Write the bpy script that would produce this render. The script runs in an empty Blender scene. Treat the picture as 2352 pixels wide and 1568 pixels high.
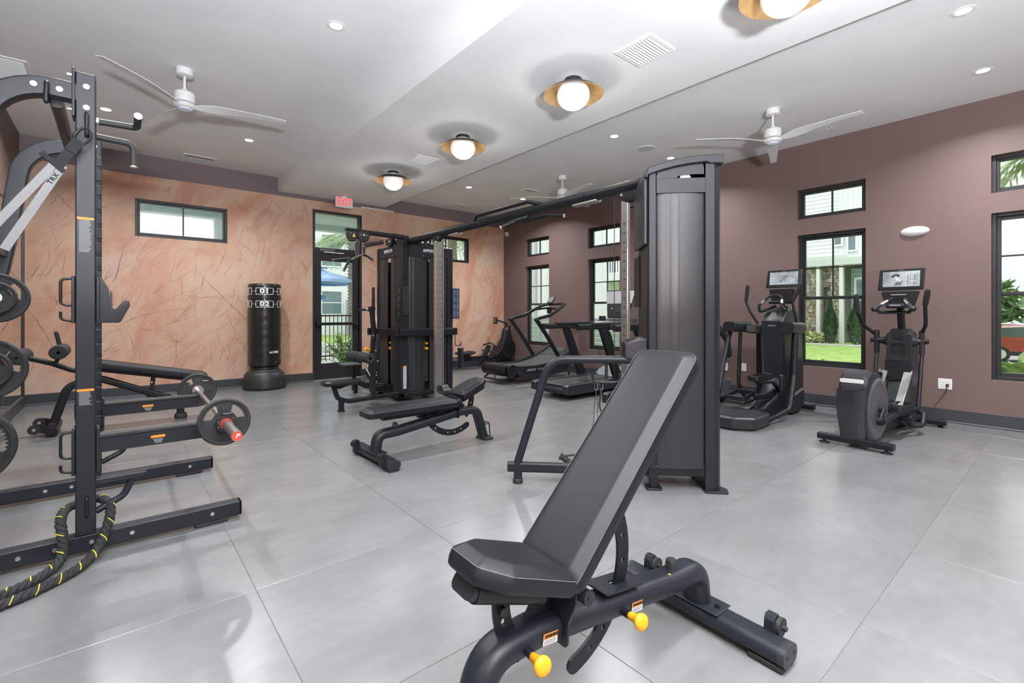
import bpy, bmesh, math, random
from mathutils import Vector as V, Matrix as M, noise as mnoise
from mathutils.geometry import tessellate_polygon
random.seed(7)
PI = math.pi
sc = bpy.context.scene
COL = sc.collection

# ------------------------------------------------------------------ camera, world, exposure
cam_d = bpy.data.cameras.new('camera'); cam = bpy.data.objects.new('camera', cam_d); COL.objects.link(cam)
cam_d.sensor_width = 36.0; cam_d.lens = 1086.5 / 2352 * 36.0
cam_d.shift_y = -(784 - 719.85) / 2352
cam_d.clip_start = 0.05; cam_d.clip_end = 400
cam.location = (0, 0, 1.22)
cam.rotation_euler = (PI / 2, 0, math.radians(50.17 - 90))
sc.camera = cam
sc.view_settings.view_transform = 'Standard'
sc.view_settings.look = 'None'
sc.view_settings.exposure = 0.85
sc.view_settings.gamma = 1.0
sc.view_settings.use_curve_mapping = False

wd = bpy.data.worlds.new('overcast_sky'); sc.world = wd; wd.use_nodes = True
nt = wd.node_tree; nt.nodes.clear()
wo = nt.nodes.new('ShaderNodeOutputWorld'); wb = nt.nodes.new('ShaderNodeBackground')
tc = nt.nodes.new('ShaderNodeTexCoord'); nz = nt.nodes.new('ShaderNodeTexNoise'); cr = nt.nodes.new('ShaderNodeValToRGB')
nz.inputs['Scale'].default_value = 2.2; nz.inputs['Detail'].default_value = 5
cr.color_ramp.elements[0].position = 0.35; cr.color_ramp.elements[0].color = (0.80, 0.88, 0.96, 1)
cr.color_ramp.elements[1].position = 0.62; cr.color_ramp.elements[1].color = (1.0, 1.0, 1.0, 1)
nt.links.new(tc.outputs['Generated'], nz.inputs['Vector']); nt.links.new(nz.outputs['Fac'], cr.inputs['Fac'])
nt.links.new(cr.outputs['Color'], wb.inputs['Color'])
# CIE overcast sky: zenith three times as bright as the horizon
sx = nt.nodes.new('ShaderNodeSeparateXYZ'); cl = nt.nodes.new('ShaderNodeClamp'); ma = nt.nodes.new('ShaderNodeMath'); ma.operation = 'MULTIPLY_ADD'
ma.inputs[1].default_value = 1.25; ma.inputs[2].default_value = 0.60
nt.links.new(tc.outputs['Generated'], sx.inputs[0]); nt.links.new(sx.outputs['Z'], cl.inputs[0]); nt.links.new(cl.outputs[0], ma.inputs[0]); nt.links.new(ma.outputs[0], wb.inputs['Strength'])
nt.links.new(wb.outputs['Background'], wo.inputs['Surface'])
sc.cycles.max_bounces = 8; sc.cycles.diffuse_bounces = 4; sc.cycles.glossy_bounces = 4
sc.cycles.transparent_max_bounces = 16; sc.cycles.sample_clamp_indirect = 4.0
sc.cycles.use_denoising = True
sc.cycles.caustics_reflective = False; sc.cycles.caustics_refractive = False

def light(name, kind, loc, energy, size=0.1, target=None, col=(1, 1, 1), spread=None, parent=None):
    d = bpy.data.lights.new(name, kind); o = bpy.data.objects.new(name, d); COL.objects.link(o)
    d.energy = energy; d.color = col
    if kind == 'AREA':
        d.shape = 'DISK'; d.size = size
        if spread: d.spread = spread
    elif kind in ('POINT', 'SPOT'): d.shadow_soft_size = size
    o.location = loc
    if target is not None:
        o.rotation_euler = (V(target) - V(loc)).to_track_quat('-Z', 'Y').to_euler()
    o['kind'] = 'helper'
    return o
# the photographer's bounced flash, beside the camera and turned up towards the ceiling
light('camera_flash', 'AREA', (-0.30, -1.9, 1.25), 900, 0.6, target=(-0.30, -1.88, 3.57), col=(0.90, 0.96, 1.0), spread=PI)

# ------------------------------------------------------------------ materials
MATS = {}
def mat(name, col=(0.5, 0.5, 0.5), rough=0.5, metal=0.0, bump=0.0, bscale=200, var=0.0, vscale=8, spec=0.5, emit=None, estr=1.0, coat=0.0):
    if name in MATS: return MATS[name]
    m = bpy.data.materials.new(name); m.use_nodes = True; MATS[name] = m
    n = m.node_tree; b = n.nodes['Principled BSDF']
    b.inputs['Base Color'].default_value = (*col, 1); b.inputs['Roughness'].default_value = rough
    b.inputs['Metallic'].default_value = metal; b.inputs['Specular IOR Level'].default_value = spec
    if coat: b.inputs['Coat Weight'].default_value = coat; b.inputs['Coat Roughness'].default_value = 0.15
    if emit: b.inputs['Emission Color'].default_value = (*emit, 1); b.inputs['Emission Strength'].default_value = estr
    t = None
    if bump or var:
        t = n.nodes.new('ShaderNodeTexCoord')
    if bump:
        z = n.nodes.new('ShaderNodeTexNoise'); z.inputs['Scale'].default_value = bscale; z.inputs['Detail'].default_value = 3
        bp = n.nodes.new('ShaderNodeBump'); bp.inputs['Strength'].default_value = bump; bp.inputs['Distance'].default_value = 0.002
        n.links.new(t.outputs['Object'], z.inputs['Vector']); n.links.new(z.outputs['Fac'], bp.inputs['Height']); n.links.new(bp.outputs['Normal'], b.inputs['Normal'])
    if var:
        z = n.nodes.new('ShaderNodeTexNoise'); z.inputs['Scale'].default_value = vscale; z.inputs['Detail'].default_value = 4
        mr = n.nodes.new('ShaderNodeMapRange'); mr.inputs[1].default_value = 0.3; mr.inputs[2].default_value = 0.7
        mr.inputs[3].default_value = 1 - var; mr.inputs[4].default_value = 1 + var
        mx = n.nodes.new('ShaderNodeVectorMath'); mx.operation = 'SCALE'; mx.inputs[0].default_value = col
        n.links.new(t.outputs['Object'], z.inputs['Vector']); n.links.new(z.outputs['Fac'], mr.inputs[0])
        n.links.new(mr.outputs[0], mx.inputs['Scale']); n.links.new(mx.outputs[0], b.inputs['Base Color'])
    return m

METAL = mat('graphite_powder_coat', (0.009, 0.0115, 0.0165), 0.42, 0.0, bump=0.08, bscale=700, spec=0.38)
METAL2 = mat('black_powder_coat', (0.0065, 0.0075, 0.0095), 0.42, 0.0, bump=0.08, bscale=700, spec=0.35)
PLAST = mat('dark_grey_plastic', (0.016, 0.018, 0.0215), 0.40, bump=0.05, bscale=900)
PLASTB = mat('black_plastic', (0.009, 0.0095, 0.0115), 0.40, bump=0.04, bscale=900)
VINYL = mat('black_vinyl', (0.0075, 0.0083, 0.0105), 0.42, bump=0.2, bscale=420, spec=0.32)
FOAM = mat('black_foam', (0.016, 0.016, 0.017), 0.75, bump=0.3, bscale=300)
RUBBER = mat('black_rubber', (0.013, 0.013, 0.014), 0.62, bump=0.2, bscale=260)
CHROME = mat('chrome', (0.72, 0.72, 0.72), 0.16, 1.0)
STEEL = mat('brushed_steel', (0.55, 0.54, 0.52), 0.30, 1.0, bump=0.1, bscale=300)
BOLT = mat('zinc_bolt', (0.55, 0.56, 0.57), 0.32, 0.9)
ORANGE = mat('orange_plastic', (0.86, 0.36, 0.012), 0.38)
WARN = mat('warning_orange', (0.80, 0.27, 0.03), 0.5)
PRINT = mat('white_print', (0.75, 0.76, 0.77), 0.5)
PRINTG = mat('grey_print', (0.30, 0.32, 0.34), 0.5)
RED = mat('red_plastic', (0.70, 0.035, 0.025), 0.4)
YELLOW = mat('yellow_plastic', (0.85, 0.55, 0.03), 0.45)
WHITEP = mat('white_plastic', (0.80, 0.80, 0.79), 0.4)
FRAMEB = mat('black_window_frame', (0.020, 0.020, 0.022), 0.38)
SLOT = mat('black_recess', (0.004, 0.004, 0.004), 0.8)
CORD = mat('black_cord', (0.012, 0.012, 0.012), 0.55)
SMOKE = mat('smoked_shroud', (0.014, 0.017, 0.0185), 0.36, bump=0.03, bscale=60, spec=0.6)
STACK = mat('weight_stack', (0.035, 0.035, 0.037), 0.5)

def rgb_mat(name, build, rough=0.5, spec=0.5):
    m = bpy.data.materials.new(name); m.use_nodes = True; MATS[name] = m
    n = m.node_tree; b = n.nodes['Principled BSDF']; b.inputs['Roughness'].default_value = rough; b.inputs['Specular IOR Level'].default_value = spec
    build(n, b); return m
class NT:
    """tiny helper to chain nodes"""
    def __init__(s, n): s.n = n; s.l = n.links.new
    def coord(s, out='Object'):
        return s.n.nodes.new('ShaderNodeTexCoord').outputs[out]
    def mapping(s, vec, scale=(1, 1, 1), rot=(0, 0, 0), loc=(0, 0, 0)):
        m = s.n.nodes.new('ShaderNodeMapping'); m.inputs['Scale'].default_value = scale; m.inputs['Rotation'].default_value = rot; m.inputs['Location'].default_value = loc
        s.l(vec, m.inputs['Vector']); return m.outputs[0]
    def noise(s, vec, scale, detail=4, rough=0.5, dist=0.0, out='Fac'):
        m = s.n.nodes.new('ShaderNodeTexNoise'); m.inputs['Scale'].default_value = scale; m.inputs['Detail'].default_value = detail
        m.inputs['Roughness'].default_value = rough; m.inputs['Distortion'].default_value = dist; s.l(vec, m.inputs['Vector']); return m.outputs[out]
    def ramp(s, fac, stops):
        m = s.n.nodes.new('ShaderNodeValToRGB'); e = m.color_ramp.elements
        while len(e) < len(stops): e.new(0.5)
        for k, (p, c) in enumerate(stops): e[k].position = p; e[k].color = (*c, 1) if len(c) == 3 else c
        s.l(fac, m.inputs['Fac']); return m.outputs['Color']
    def val(s, fac, a, b, c=0.0, d=1.0):
        m = s.n.nodes.new('ShaderNodeMapRange'); m.inputs[1].default_value = a; m.inputs[2].default_value = b; m.inputs[3].default_value = c; m.inputs[4].default_value = d
        s.l(fac, m.inputs[0]); return m.outputs[0]
    def math(s, op, a, b=None):
        m = s.n.nodes.new('ShaderNodeMath'); m.operation = op
        for k, x in enumerate((a, b)):
            if x is None: continue
            if isinstance(x, (int, float)): m.inputs[k].default_value = x
            else: s.l(x, m.inputs[k])
        return m.outputs[0]
    def mix(s, fac, a, b, mode='MIX'):
        m = s.n.nodes.new('ShaderNodeMix'); m.data_type = 'RGBA'; m.blend_type = mode
        for k, x in ((0, fac), (6, a), (7, b)):
            if isinstance(x, (int, float)): m.inputs[k].default_value = x
            elif isinstance(x, tuple): m.inputs[k].default_value = (*x, 1)
            else: s.l(x, m.inputs[k])
        return m.outputs[2]
    def addv(s, a, b, k=1.0):
        m = s.n.nodes.new('ShaderNodeVectorMath'); m.operation = 'MULTIPLY_ADD'
        s.l(b, m.inputs[0]); m.inputs[1].default_value = (k, k, k); s.l(a, m.inputs[2]); return m.outputs[0]
    def bump(s, h, b, strength=0.3, dist=0.01):
        m = s.n.nodes.new('ShaderNodeBump'); m.inputs['Strength'].default_value = strength; m.inputs['Distance'].default_value = dist
        s.l(h, m.inputs['Height']); s.l(m.outputs[0], b.inputs['Normal'])

def glass_mat(name, tint=(1, 1, 1), refl=0.06):
    m = bpy.data.materials.new(name); m.use_nodes = True; n = m.node_tree; n.nodes.clear()
    o = n.nodes.new('ShaderNodeOutputMaterial'); mx = n.nodes.new('ShaderNodeMixShader'); t = n.nodes.new('ShaderNodeBsdfTransparent'); g = n.nodes.new('ShaderNodeBsdfGlossy')
    lw = n.nodes.new('ShaderNodeLayerWeight'); pw = n.nodes.new('ShaderNodeMath'); pw.operation = 'POWER'; pw.inputs[1].default_value = 5; ml = n.nodes.new('ShaderNodeMath'); ml.operation = 'MULTIPLY_ADD'; ml.inputs[1].default_value = 0.95; ml.inputs[2].default_value = 0.035
    g.inputs['Roughness'].default_value = 0.02; g.inputs['Color'].default_value = (0.9, 1, 0.98, 1); t.inputs['Color'].default_value = (*tint, 1)
    n.links.new(lw.outputs['Facing'], pw.inputs[0]); n.links.new(pw.outputs[0], ml.inputs[0]); n.links.new(ml.outputs[0], mx.inputs[0]); n.links.new(t.outputs[0], mx.inputs[1]); n.links.new(g.outputs[0], mx.inputs[2]); n.links.new(mx.outputs[0], o.inputs[0])
    MATS[name] = m; return m
GLASS = glass_mat('window_glass', (0.97, 0.99, 0.98))

# ------------------------------------------------------------------ geometry accumulator
def frame(p, z, up=V((0, 0, 1))):
    """matrix with local Z along z at p"""
    z = V(z).normalized(); x = V(up).cross(z)
    if x.length < 1e-4: x = V((1, 0, 0)).cross(z)
    if x.length < 1e-4: x = V((0, 1, 0)).cross(z)
    x.normalize(); y = z.cross(x)
    m = M((x, y, z)).transposed().to_4x4(); m.translation = V(p); return m
def T(x=0, y=0, z=0): return M.Translation((x, y, z))
def RX(a): return M.Rotation(math.radians(a), 4, 'X')
def RY(a): return M.Rotation(math.radians(a), 4, 'Y')
def RZ(a): return M.Rotation(math.radians(a), 4, 'Z')

def fillet(pts, r, seg=5):
    pts = [V(p) for p in pts]
    if len(pts) < 3 or (not isinstance(r, (list, tuple)) and r <= 0): return pts
    rs = r if isinstance(r, (list, tuple)) else [r] * (len(pts) - 2)
    out = [pts[0]]
    for i in range(1, len(pts) - 1):
        a, b, c = pts[i - 1], pts[i], pts[i + 1]; u = (a - b); w = (c - b); lu, lw = u.length, w.length
        if lu < 1e-6 or lw < 1e-6: continue
        u /= lu; w /= lw; ang = u.angle(w)
        if ang > PI - 0.02: out.append(b); continue
        t = rs[i - 1] / math.tan(ang / 2); t = min(t, lu * 0.49 if i > 1 else lu * 0.95, lw * 0.49 if i < len(pts) - 2 else lw * 0.95)
        p0, p1 = b + u * t, b + w * t
        for k in range(seg + 1):
            s = k / seg; out.append(p0 * (1 - s) ** 2 + b * 2 * s * (1 - s) + p1 * s * s)
    out.append(pts[-1]); return out
def circ(r, n=12, ry=None):
    ry = ry or r; return [(r * math.cos(2 * PI * k / n), ry * math.sin(2 * PI * k / n)) for k in range(n)]
def rrect(w, h, r=0.0, seg=3):
    """rounded rectangle outline, full size w x h"""
    r = min(r, w / 2 - 1e-5, h / 2 - 1e-5)
    if r <= 0: return [(w / 2, -h / 2), (w / 2, h / 2), (-w / 2, h / 2), (-w / 2, -h / 2)]
    out = []
    for cx, cy, a0 in ((w / 2 - r, h / 2 - r, 0), (-w / 2 + r, h / 2 - r, 90), (-w / 2 + r, -h / 2 + r, 180), (w / 2 - r, -h / 2 + r, 270)):
        for k in range(seg + 1):
            a = math.radians(a0 + 90 * k / seg); out.append((cx + r * math.cos(a), cy + r * math.sin(a)))
    return out
class Outline(list):
    base = None
def inset_poly(poly, d):
    n = len(poly); area = sum(poly[i - 1][0] * poly[i][1] - poly[i][0] * poly[i - 1][1] for i in range(n)); sg = 1 if area > 0 else -1; out = []
    for i in range(n):
        a, b, c = V(poly[i - 1]), V(poly[i]), V(poly[(i + 1) % n]); u = (b - a).normalized(); w = (c - b).normalized()
        n1 = V((-u.y, u.x)) * sg; n2 = V((-w.y, w.x)) * sg; k = 1 + n1.dot(n2); q = b + (n1 + n2) * (d / max(k, 0.2)); out.append((q.x, q.y))
    return out
def poly_round(poly, r, seg=4):
    n = len(poly); out = Outline(); out.base = (poly, r, seg)
    for i in range(n):
        a, b, c = V(poly[i - 1]).to_3d(), V(poly[i]).to_3d(), V(poly[(i + 1) % n]).to_3d()
        rr = r[i] if isinstance(r, (list, tuple)) else r
        if rr <= 0: out.append((b.x, b.y)); continue
        u = (a - b); w = (c - b); lu, lw = u.length, w.length; u /= lu; w /= lw; ang = u.angle(w)
        if ang > PI - 0.02: out.append((b.x, b.y)); continue
        t = min(rr / math.tan(ang / 2), lu * 0.49, lw * 0.49); p0, p1 = b + u * t, b + w * t
        for k in range(seg + 1):
            s = k / seg; p = p0 * (1 - s) ** 2 + b * 2 * s * (1 - s) + p1 * s * s; out.append((p.x, p.y))
    return out

class G:
    def __init__(s): s.v = []; s.f = []
    def add(s, vs, fs, m=None):
        o = len(s.v)
        for v in vs: s.v.append((m @ V(v)) if m is not None else V(v))
        for f in fs: s.f.append([i + o for i in f])
        return s
    def bm(s, b, m=None):
        b.verts.ensure_lookup_table(); b.verts.index_update()
        s.add([v.co.copy() for v in b.verts], [[v.index for v in f.verts] for f in b.faces], m); b.free(); return s
    def box(s, lo, hi, bev=0.0, m=None, seg=1):
        lo = V(lo); hi = V(hi)
        x0, y0, z0 = (min(lo[i], hi[i]) for i in range(3)); x1, y1, z1 = (max(lo[i], hi[i]) for i in range(3))
        vs = [(x0, y0, z0), (x1, y0, z0), (x1, y1, z0), (x0, y1, z0), (x0, y0, z1), (x1, y0, z1), (x1, y1, z1), (x0, y1, z1)]
        fs = [(0, 3, 2, 1), (4, 5, 6, 7), (0, 1, 5, 4), (1, 2, 6, 5), (2, 3, 7, 6), (3, 0, 4, 7)]
        if bev <= 0: return s.add(vs, fs, m)
        b = bmesh.new(); bv = [b.verts.new(v) for v in vs]
        for f in fs: b.faces.new([bv[i] for i in f])
        bev = min(bev, (x1 - x0) * 0.49, (y1 - y0) * 0.49, (z1 - z0) * 0.49)
        bmesh.ops.bevel(b, geom=b.edges[:], offset=bev, segments=seg, affect='EDGES', profile=0.5)
        return s.bm(b, m)
    def cbox(s, c, size, bev=0.0, m=None, seg=1):
        c = V(c); h = V(size) / 2; return s.box(c - h, c + h, bev, m, seg)
    def sweep(s, pts, prof, up=(0, 0, 1), cap=True, scale=None, closed=False, m=None):
        """profile (x sideways, y up) swept along points"""
        pts = [V(p) for p in pts]; n = len(pts); k = len(prof); vs = []; x_prev = None
        for i, p in enumerate(pts):
            if closed: t = (pts[(i + 1) % n] - pts[i - 1])
            elif i == 0: t = pts[1] - p
            elif i == n - 1: t = p - pts[-2]
            else: t = (pts[i + 1] - p).normalized() + (p - pts[i - 1]).normalized()
            t.normalize()
            if x_prev is None:
                x = t.cross(V(up if up is not None else (0, 0, 1)))
                if x.length < 1e-3: x = t.cross(V((0, 1, 0)))
                if x.length < 1e-3: x = t.cross(V((1, 0, 0)))
            else:
                x = x_prev - t * x_prev.dot(t)
            x.normalize(); x_prev = x; y = x.cross(t)
            sc_ = scale[i] if scale else 1.0
            for a, b in prof: vs.append(p + x * a * sc_ + y * b * sc_)
        fs = []
        for i in range(n if closed else n - 1):
            j = (i + 1) % n
            for q in range(k):
                r = (q + 1) % k; fs.append((i * k + q, i * k + r, j * k + r, j * k + q))
        if cap and not closed: fs.append(tuple(range(k))[::-1]); fs.append(tuple((n - 1) * k + q for q in range(k)))
        return s.add(vs, fs, m)
    def tube(s, pts, r, n=12, fil=0.0, seg=5, cap=True, up=(0, 0, 1), closed=False, m=None):
        return s.sweep(fillet(pts, fil, seg) if fil else pts, circ(r, n), up, cap, closed=closed, m=m)
    def bar(s, pts, w, h, r=0.008, fil=0.0, seg=5, up=(0, 0, 1), cap=True, m=None):
        return s.sweep(fillet(pts, fil, seg) if fil else pts, rrect(w, h, r), up, cap, m=m)
    def cyl(s, a, b, r, r2=None, n=20, m=None):
        a, b = V(a), V(b); r2 = r if r2 is None else r2
        return s.sweep([a, b], circ(1, n), scale=[r, r2], m=m)
    def lathe(s, prof, m=None, n=32, closed=False, sx=1.0, sy=1.0):
        """prof list of (r,z), about local Z"""
        vs = []; fs = []; k = len(prof)
        for i in range(n):
            a = 2 * PI * i / n
            for r, z in prof: vs.append((r * math.cos(a) * sx, r * math.sin(a) * sy, z))
        for i in range(n):
            j = (i + 1) % n
            for q in range(k if closed else k - 1):
                t = (q + 1) % k; fs.append((i * k + q, j * k + q, j * k + t, i * k + t))
        b = bmesh.new(); bv = [b.verts.new(v) for v in vs]
        for f in fs:
            try: b.faces.new([bv[i] for i in f])
            except ValueError: pass
        bmesh.ops.remove_doubles(b, verts=b.verts[:], dist=1e-6)
        bmesh.ops.holes_fill(b, edges=[e for e in b.edges if e.is_boundary], sides=n + 1) if not closed and (prof[0][0] > 1e-5 or prof[-1][0] > 1e-5) and False else None
        return s.bm(b, m)
    def sph(s, c, r, n=16, sz=1.0, m=None):
        pr = [(r * math.sin(PI * k / (n // 2)), -r * sz * math.cos(PI * k / (n // 2))) for k in range(n // 2 + 1)]
        mm = M.Translation(V(c)); return s.lathe(pr, (m @ mm) if m is not None else mm, n)
    def plate(s, outer, holes=(), th=0.01, m=None, bev=0.0, z0=None):
        """flat plate in local XY with real holes, thickness along Z centred on 0 (or from z0)"""
        loops = [list(outer)] + [list(h) for h in holes]
        flat = [V((p[0], p[1], 0)) for l in loops for p in l]
        tris = tessellate_polygon([[V((p[0], p[1], 0)) for p in l] for l in loops])
        n = len(flat); a = -th / 2 if z0 is None else z0; b_ = a + th
        if bev > 0 and not holes:
            cx = sum(p[0] for p in outer) / len(outer); cy = sum(p[1] for p in outer) / len(outer)
            k = len(outer)
            ins = []
            for i in range(k):
                p0, p1, p2 = V(outer[i - 1]), V(outer[i]), V(outer[(i + 1) % k])
                d1 = (p1 - p0); d2 = (p2 - p1)
                if d1.length < 1e-7: d1 = d2
                if d2.length < 1e-7: d2 = d1
                nn = V((d1.y, -d1.x)).normalized() + V((d2.y, -d2.x)).normalized()
                nn = nn.normalized() if nn.length > 1e-6 else V((0, 0))
                ins.append(nn)
            area = sum(outer[i - 1][0] * outer[i][1] - outer[i][0] * outer[i - 1][1] for i in range(k))
            sg = -1 if area > 0 else 1
            inn = [(outer[i][0] + ins[i].x * bev * sg, outer[i][1] + ins[i].y * bev * sg) for i in range(k)]
            rings = [(inn, a), (outer, a + bev), (outer, b_ - bev), (inn, b_)]
            vs = [(p[0], p[1], z) for l, z in rings for p in l]
            fs = []
            for q in range(3):
                for i in range(k): j = (i + 1) % k; fs.append((q * k + i, q * k + j, (q + 1) * k + j, (q + 1) * k + i))
            tr = tessellate_polygon([[V((p[0], p[1], 0)) for p in inn]])
            fs += [tuple(t) for t in tr] + [tuple(3 * k + i for i in reversed(t)) for t in tr]
            return s.add(vs, fs, m)
        vs = [(p.x, p.y, a) for p in flat] + [(p.x, p.y, b_) for p in flat]
        fs = [tuple(t) for t in tris] + [tuple(n + i for i in reversed(t)) for t in tris]
        o = 0
        for l in loops:
            k = len(l)
            for i in range(k): j = (i + 1) % k; fs.append((o + i, o + j, n + o + j, n + o + i))
            o += k
        return s.add(vs, fs, m)
    def quad(s, a, b, c, d): return s.add([a, b, c, d], [(0, 1, 2, 3)])
    def sub(s, g, m=None): return s.add(g.v, g.f, m)

def pad_solid(outline, th, edge=0.02, top_r=0.012, m=None, base=0.0):
    """upholstered cushion: outline polygon in XY, thickness Z from 0, bevelled shoulder"""
    g = G(); k = len(outline); ob_ = getattr(outline, 'base', None)
    area = sum(outline[i - 1][0] * outline[i][1] - outline[i][0] * outline[i - 1][1] for i in range(k)); sg = -1 if area > 0 else 1
    nn = []
    for i in range(k):
        p0, p1, p2 = V(outline[i - 1]), V(outline[i]), V(outline[(i + 1) % k])
        d1 = (p1 - p0); d2 = (p2 - p1)
        if d1.length < 1e-7: d1 = d2
        if d2.length < 1e-7: d2 = d1
        q = V((d1.y, -d1.x)).normalized() + V((d2.y, -d2.x)).normalized(); nn.append(q.normalized() * sg)
    def ring(ins, z):
        if ob_ is not None and ins > 0.004:
            pl, rr, sg_ = ob_; rl = [max(x - ins * 0.7, 0.014) for x in (rr if isinstance(rr, (list, tuple)) else [rr] * len(pl))]
            q = poly_round(inset_poly(pl, ins), rl, sg_)
            if len(q) == k: return [(x, y, z) for x, y in q]
        return [(outline[i][0] + nn[i].x * ins, outline[i][1] + nn[i].y * ins, z) for i in range(k)]
    rs = [ring(0.006, base), ring(0.0, base + 0.006), ring(-0.002, th * 0.35), ring(0.0, th * 0.62), ring(0.002, th * 0.66), ring(edge * 0.25, th * 0.74), ring(edge * 0.8, th * 0.94), ring(edge * 1.05, th * 0.985), ring(edge * 1.5, th), ring(edge * 1.5 + 0.006, th)]
    vs = [p for r in rs for p in r]; fs = []
    for q in range(len(rs) - 1):
        for i in range(k): j = (i + 1) % k; fs.append((q * k + i, q * k + j, (q + 1) * k + j, (q + 1) * k + i))
    fs.append(tuple(range(k))[::-1]); fs.append(tuple((len(rs) - 1) * k + i for i in range(k)))
    return g.add(vs, fs, m)

# ------------------------------------------------------------------ objects
INV = {}
def wn(o):
    m = o.modifiers.new('weighted_normals', 'WEIGHTED_NORMAL'); m.keep_sharp = True; m.weight = 80
def mesh_of(name, g, ms, ang=50, smooth=True, recalc=True):
    me = bpy.data.meshes.new(name)
    me.from_pydata([tuple(v) for v in g.v], [], g.f)
    b = bmesh.new(); b.from_mesh(me)
    if recalc: bmesh.ops.recalc_face_normals(b, faces=b.faces[:])
    if smooth:
        for f in b.faces: f.smooth = True
        lim = math.radians(ang)
        for e in b.edges:
            e.smooth = not (len(e.link_faces) != 2 or e.calc_face_angle(0) > lim)
    b.to_mesh(me); b.free()
    for m in (ms if isinstance(ms, (list, tuple)) else [ms]): me.materials.append(m)
    return me
def obj(name, g, m, parent=None, label=None, world=False, ang=50, smooth=True, kind=None, recalc=True):
    """link ONE mesh object; world=True converts world coordinates to the parent's"""
    if world and parent is not None:
        iv = INV[parent.name]; g.v = [iv @ v for v in g.v]
    me = g if isinstance(g, bpy.types.Mesh) else mesh_of(name, g, m, ang, smooth, recalc)
    o = bpy.data.objects.new(name, me); COL.objects.link(o)
    if parent is not None: o.parent = parent; INV[o.name] = INV.get(parent.name, M.Identity(4))
    if smooth and not isinstance(g, bpy.types.Mesh): wn(o)
    if label: o['label'] = label
    if kind: o['kind'] = kind
    return o
def thing(name, label, cat, loc=(0, 0, 0), rz=0.0, group=None, tilt=None):
    o = bpy.data.objects.new(name, None); COL.objects.link(o); o.empty_display_size = 0.1
    o.location = loc; mm = M.Translation(V(loc)) @ RZ(rz)
    if tilt is not None: mm = mm @ tilt
    o.rotation_euler = mm.to_euler()
    INV[o.name] = mm.inverted(); o['label'] = label; o['category'] = cat
    if group: o['group'] = group
    return o
def solo(name, g, m, label, cat, loc=(0, 0, 0), rz=0.0, group=None, world=False, ang=50, kind=None, smooth=True):
    """a thing that is one mesh"""
    mm = M.Translation(V(loc)) @ RZ(rz)
    if world: iv = mm.inverted(); g.v = [iv @ v for v in g.v]
    me = g if isinstance(g, bpy.types.Mesh) else mesh_of(name, g, m, ang, smooth)
    o = bpy.data.objects.new(name, me); COL.objects.link(o); o.location = loc; o.rotation_euler = (0, 0, math.radians(rz))
    INV[o.name] = mm.inverted(); o['label'] = label; o['category'] = cat
    if smooth and not isinstance(g, bpy.types.Mesh): wn(o)
    if group: o['group'] = group
    if kind: o['kind'] = kind
    return o
def struct(name, g, m, parent=None, world=False, ang=50, smooth=False):
    o = obj(name, g, m, parent, None, world, ang, smooth)
    if parent is None: o['kind'] = 'structure'; INV[o.name] = M.Identity(4)
    return o
def copy_tree(o, loc=None, rz=None, label=None, parent=None):
    c = o.copy(); COL.objects.link(c)
    if parent is not None: c.parent = parent
    for ch in list(o.children): copy_tree(ch, parent=c)
    if loc is not None:
        c.location = loc
    if rz is not None: c.rotation_euler = (0, 0, math.radians(rz))
    if label: c['label'] = label
    return c
def text_g(s, size, mtx, ext=0.0008, shear=0.0, bold=0.0, align='CENTER', space=1.0):
    """lettering as a thin raised mesh"""
    c = bpy.data.curves.new('lettering', 'FONT'); c.body = s; c.size = size; c.extrude = ext; c.shear = shear; c.offset = bold
    c.align_x = align; c.align_y = 'CENTER'; c.resolution_u = 2; c.space_character = space
    o = bpy.data.objects.new('lettering', c); COL.objects.link(o)
    me = bpy.data.meshes.new_from_object(o); g = G()
    g.add([v.co.copy() for v in me.vertices], [list(p.vertices) for p in me.polygons], mtx)
    bpy.data.objects.remove(o); bpy.data.curves.remove(c); bpy.data.meshes.remove(me); return g
def face_m(p, x, y):
    """matrix placing local XY (text plane) at p with given world x and y axes"""
    x = V(x).normalized(); y = V(y); y = (y - x * y.dot(x)).normalized(); z = x.cross(y)
    m = M((x, y, z)).transposed().to_4x4(); m.translation = V(p); return m
# ================================================================== ROOM SHELL
XR, YM, XL, YB = 7.1425, 8.874, -0.985, -3.6
ZL, ZS, ZR = 3.571, 3.333, 3.515
ZMUR = 3.262
def _wall(n, b, col):
    q = NT(n); c = q.coord(); f = q.noise(c, 1.4, 3); d = q.noise(c, 260, 2)
    k = q.mix(q.val(f, 0.35, 0.65), tuple(x * 0.97 for x in col), tuple(x * 1.03 for x in col)); q.l(k, b.inputs['Base Color']); q.bump(d, b, 0.10, 0.002)
WALLP = rgb_mat('mauve_pink_wall_paint', lambda n, b: _wall(n, b, (0.150, 0.099, 0.089)), 0.55, 0.4)
MAUVE = rgb_mat('mauve_band_paint', lambda n, b: _wall(n, b, (0.20, 0.15, 0.158)), 0.6, 0.4)
CEIL = rgb_mat('white_ceiling_paint', lambda n, b: _wall(n, b, (0.80, 0.80, 0.80)), 0.7, 0.3)
BASEB = mat('dark_grey_vinyl_base', (0.036, 0.039, 0.044), 0.45, bump=0.05, bscale=80)

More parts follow.
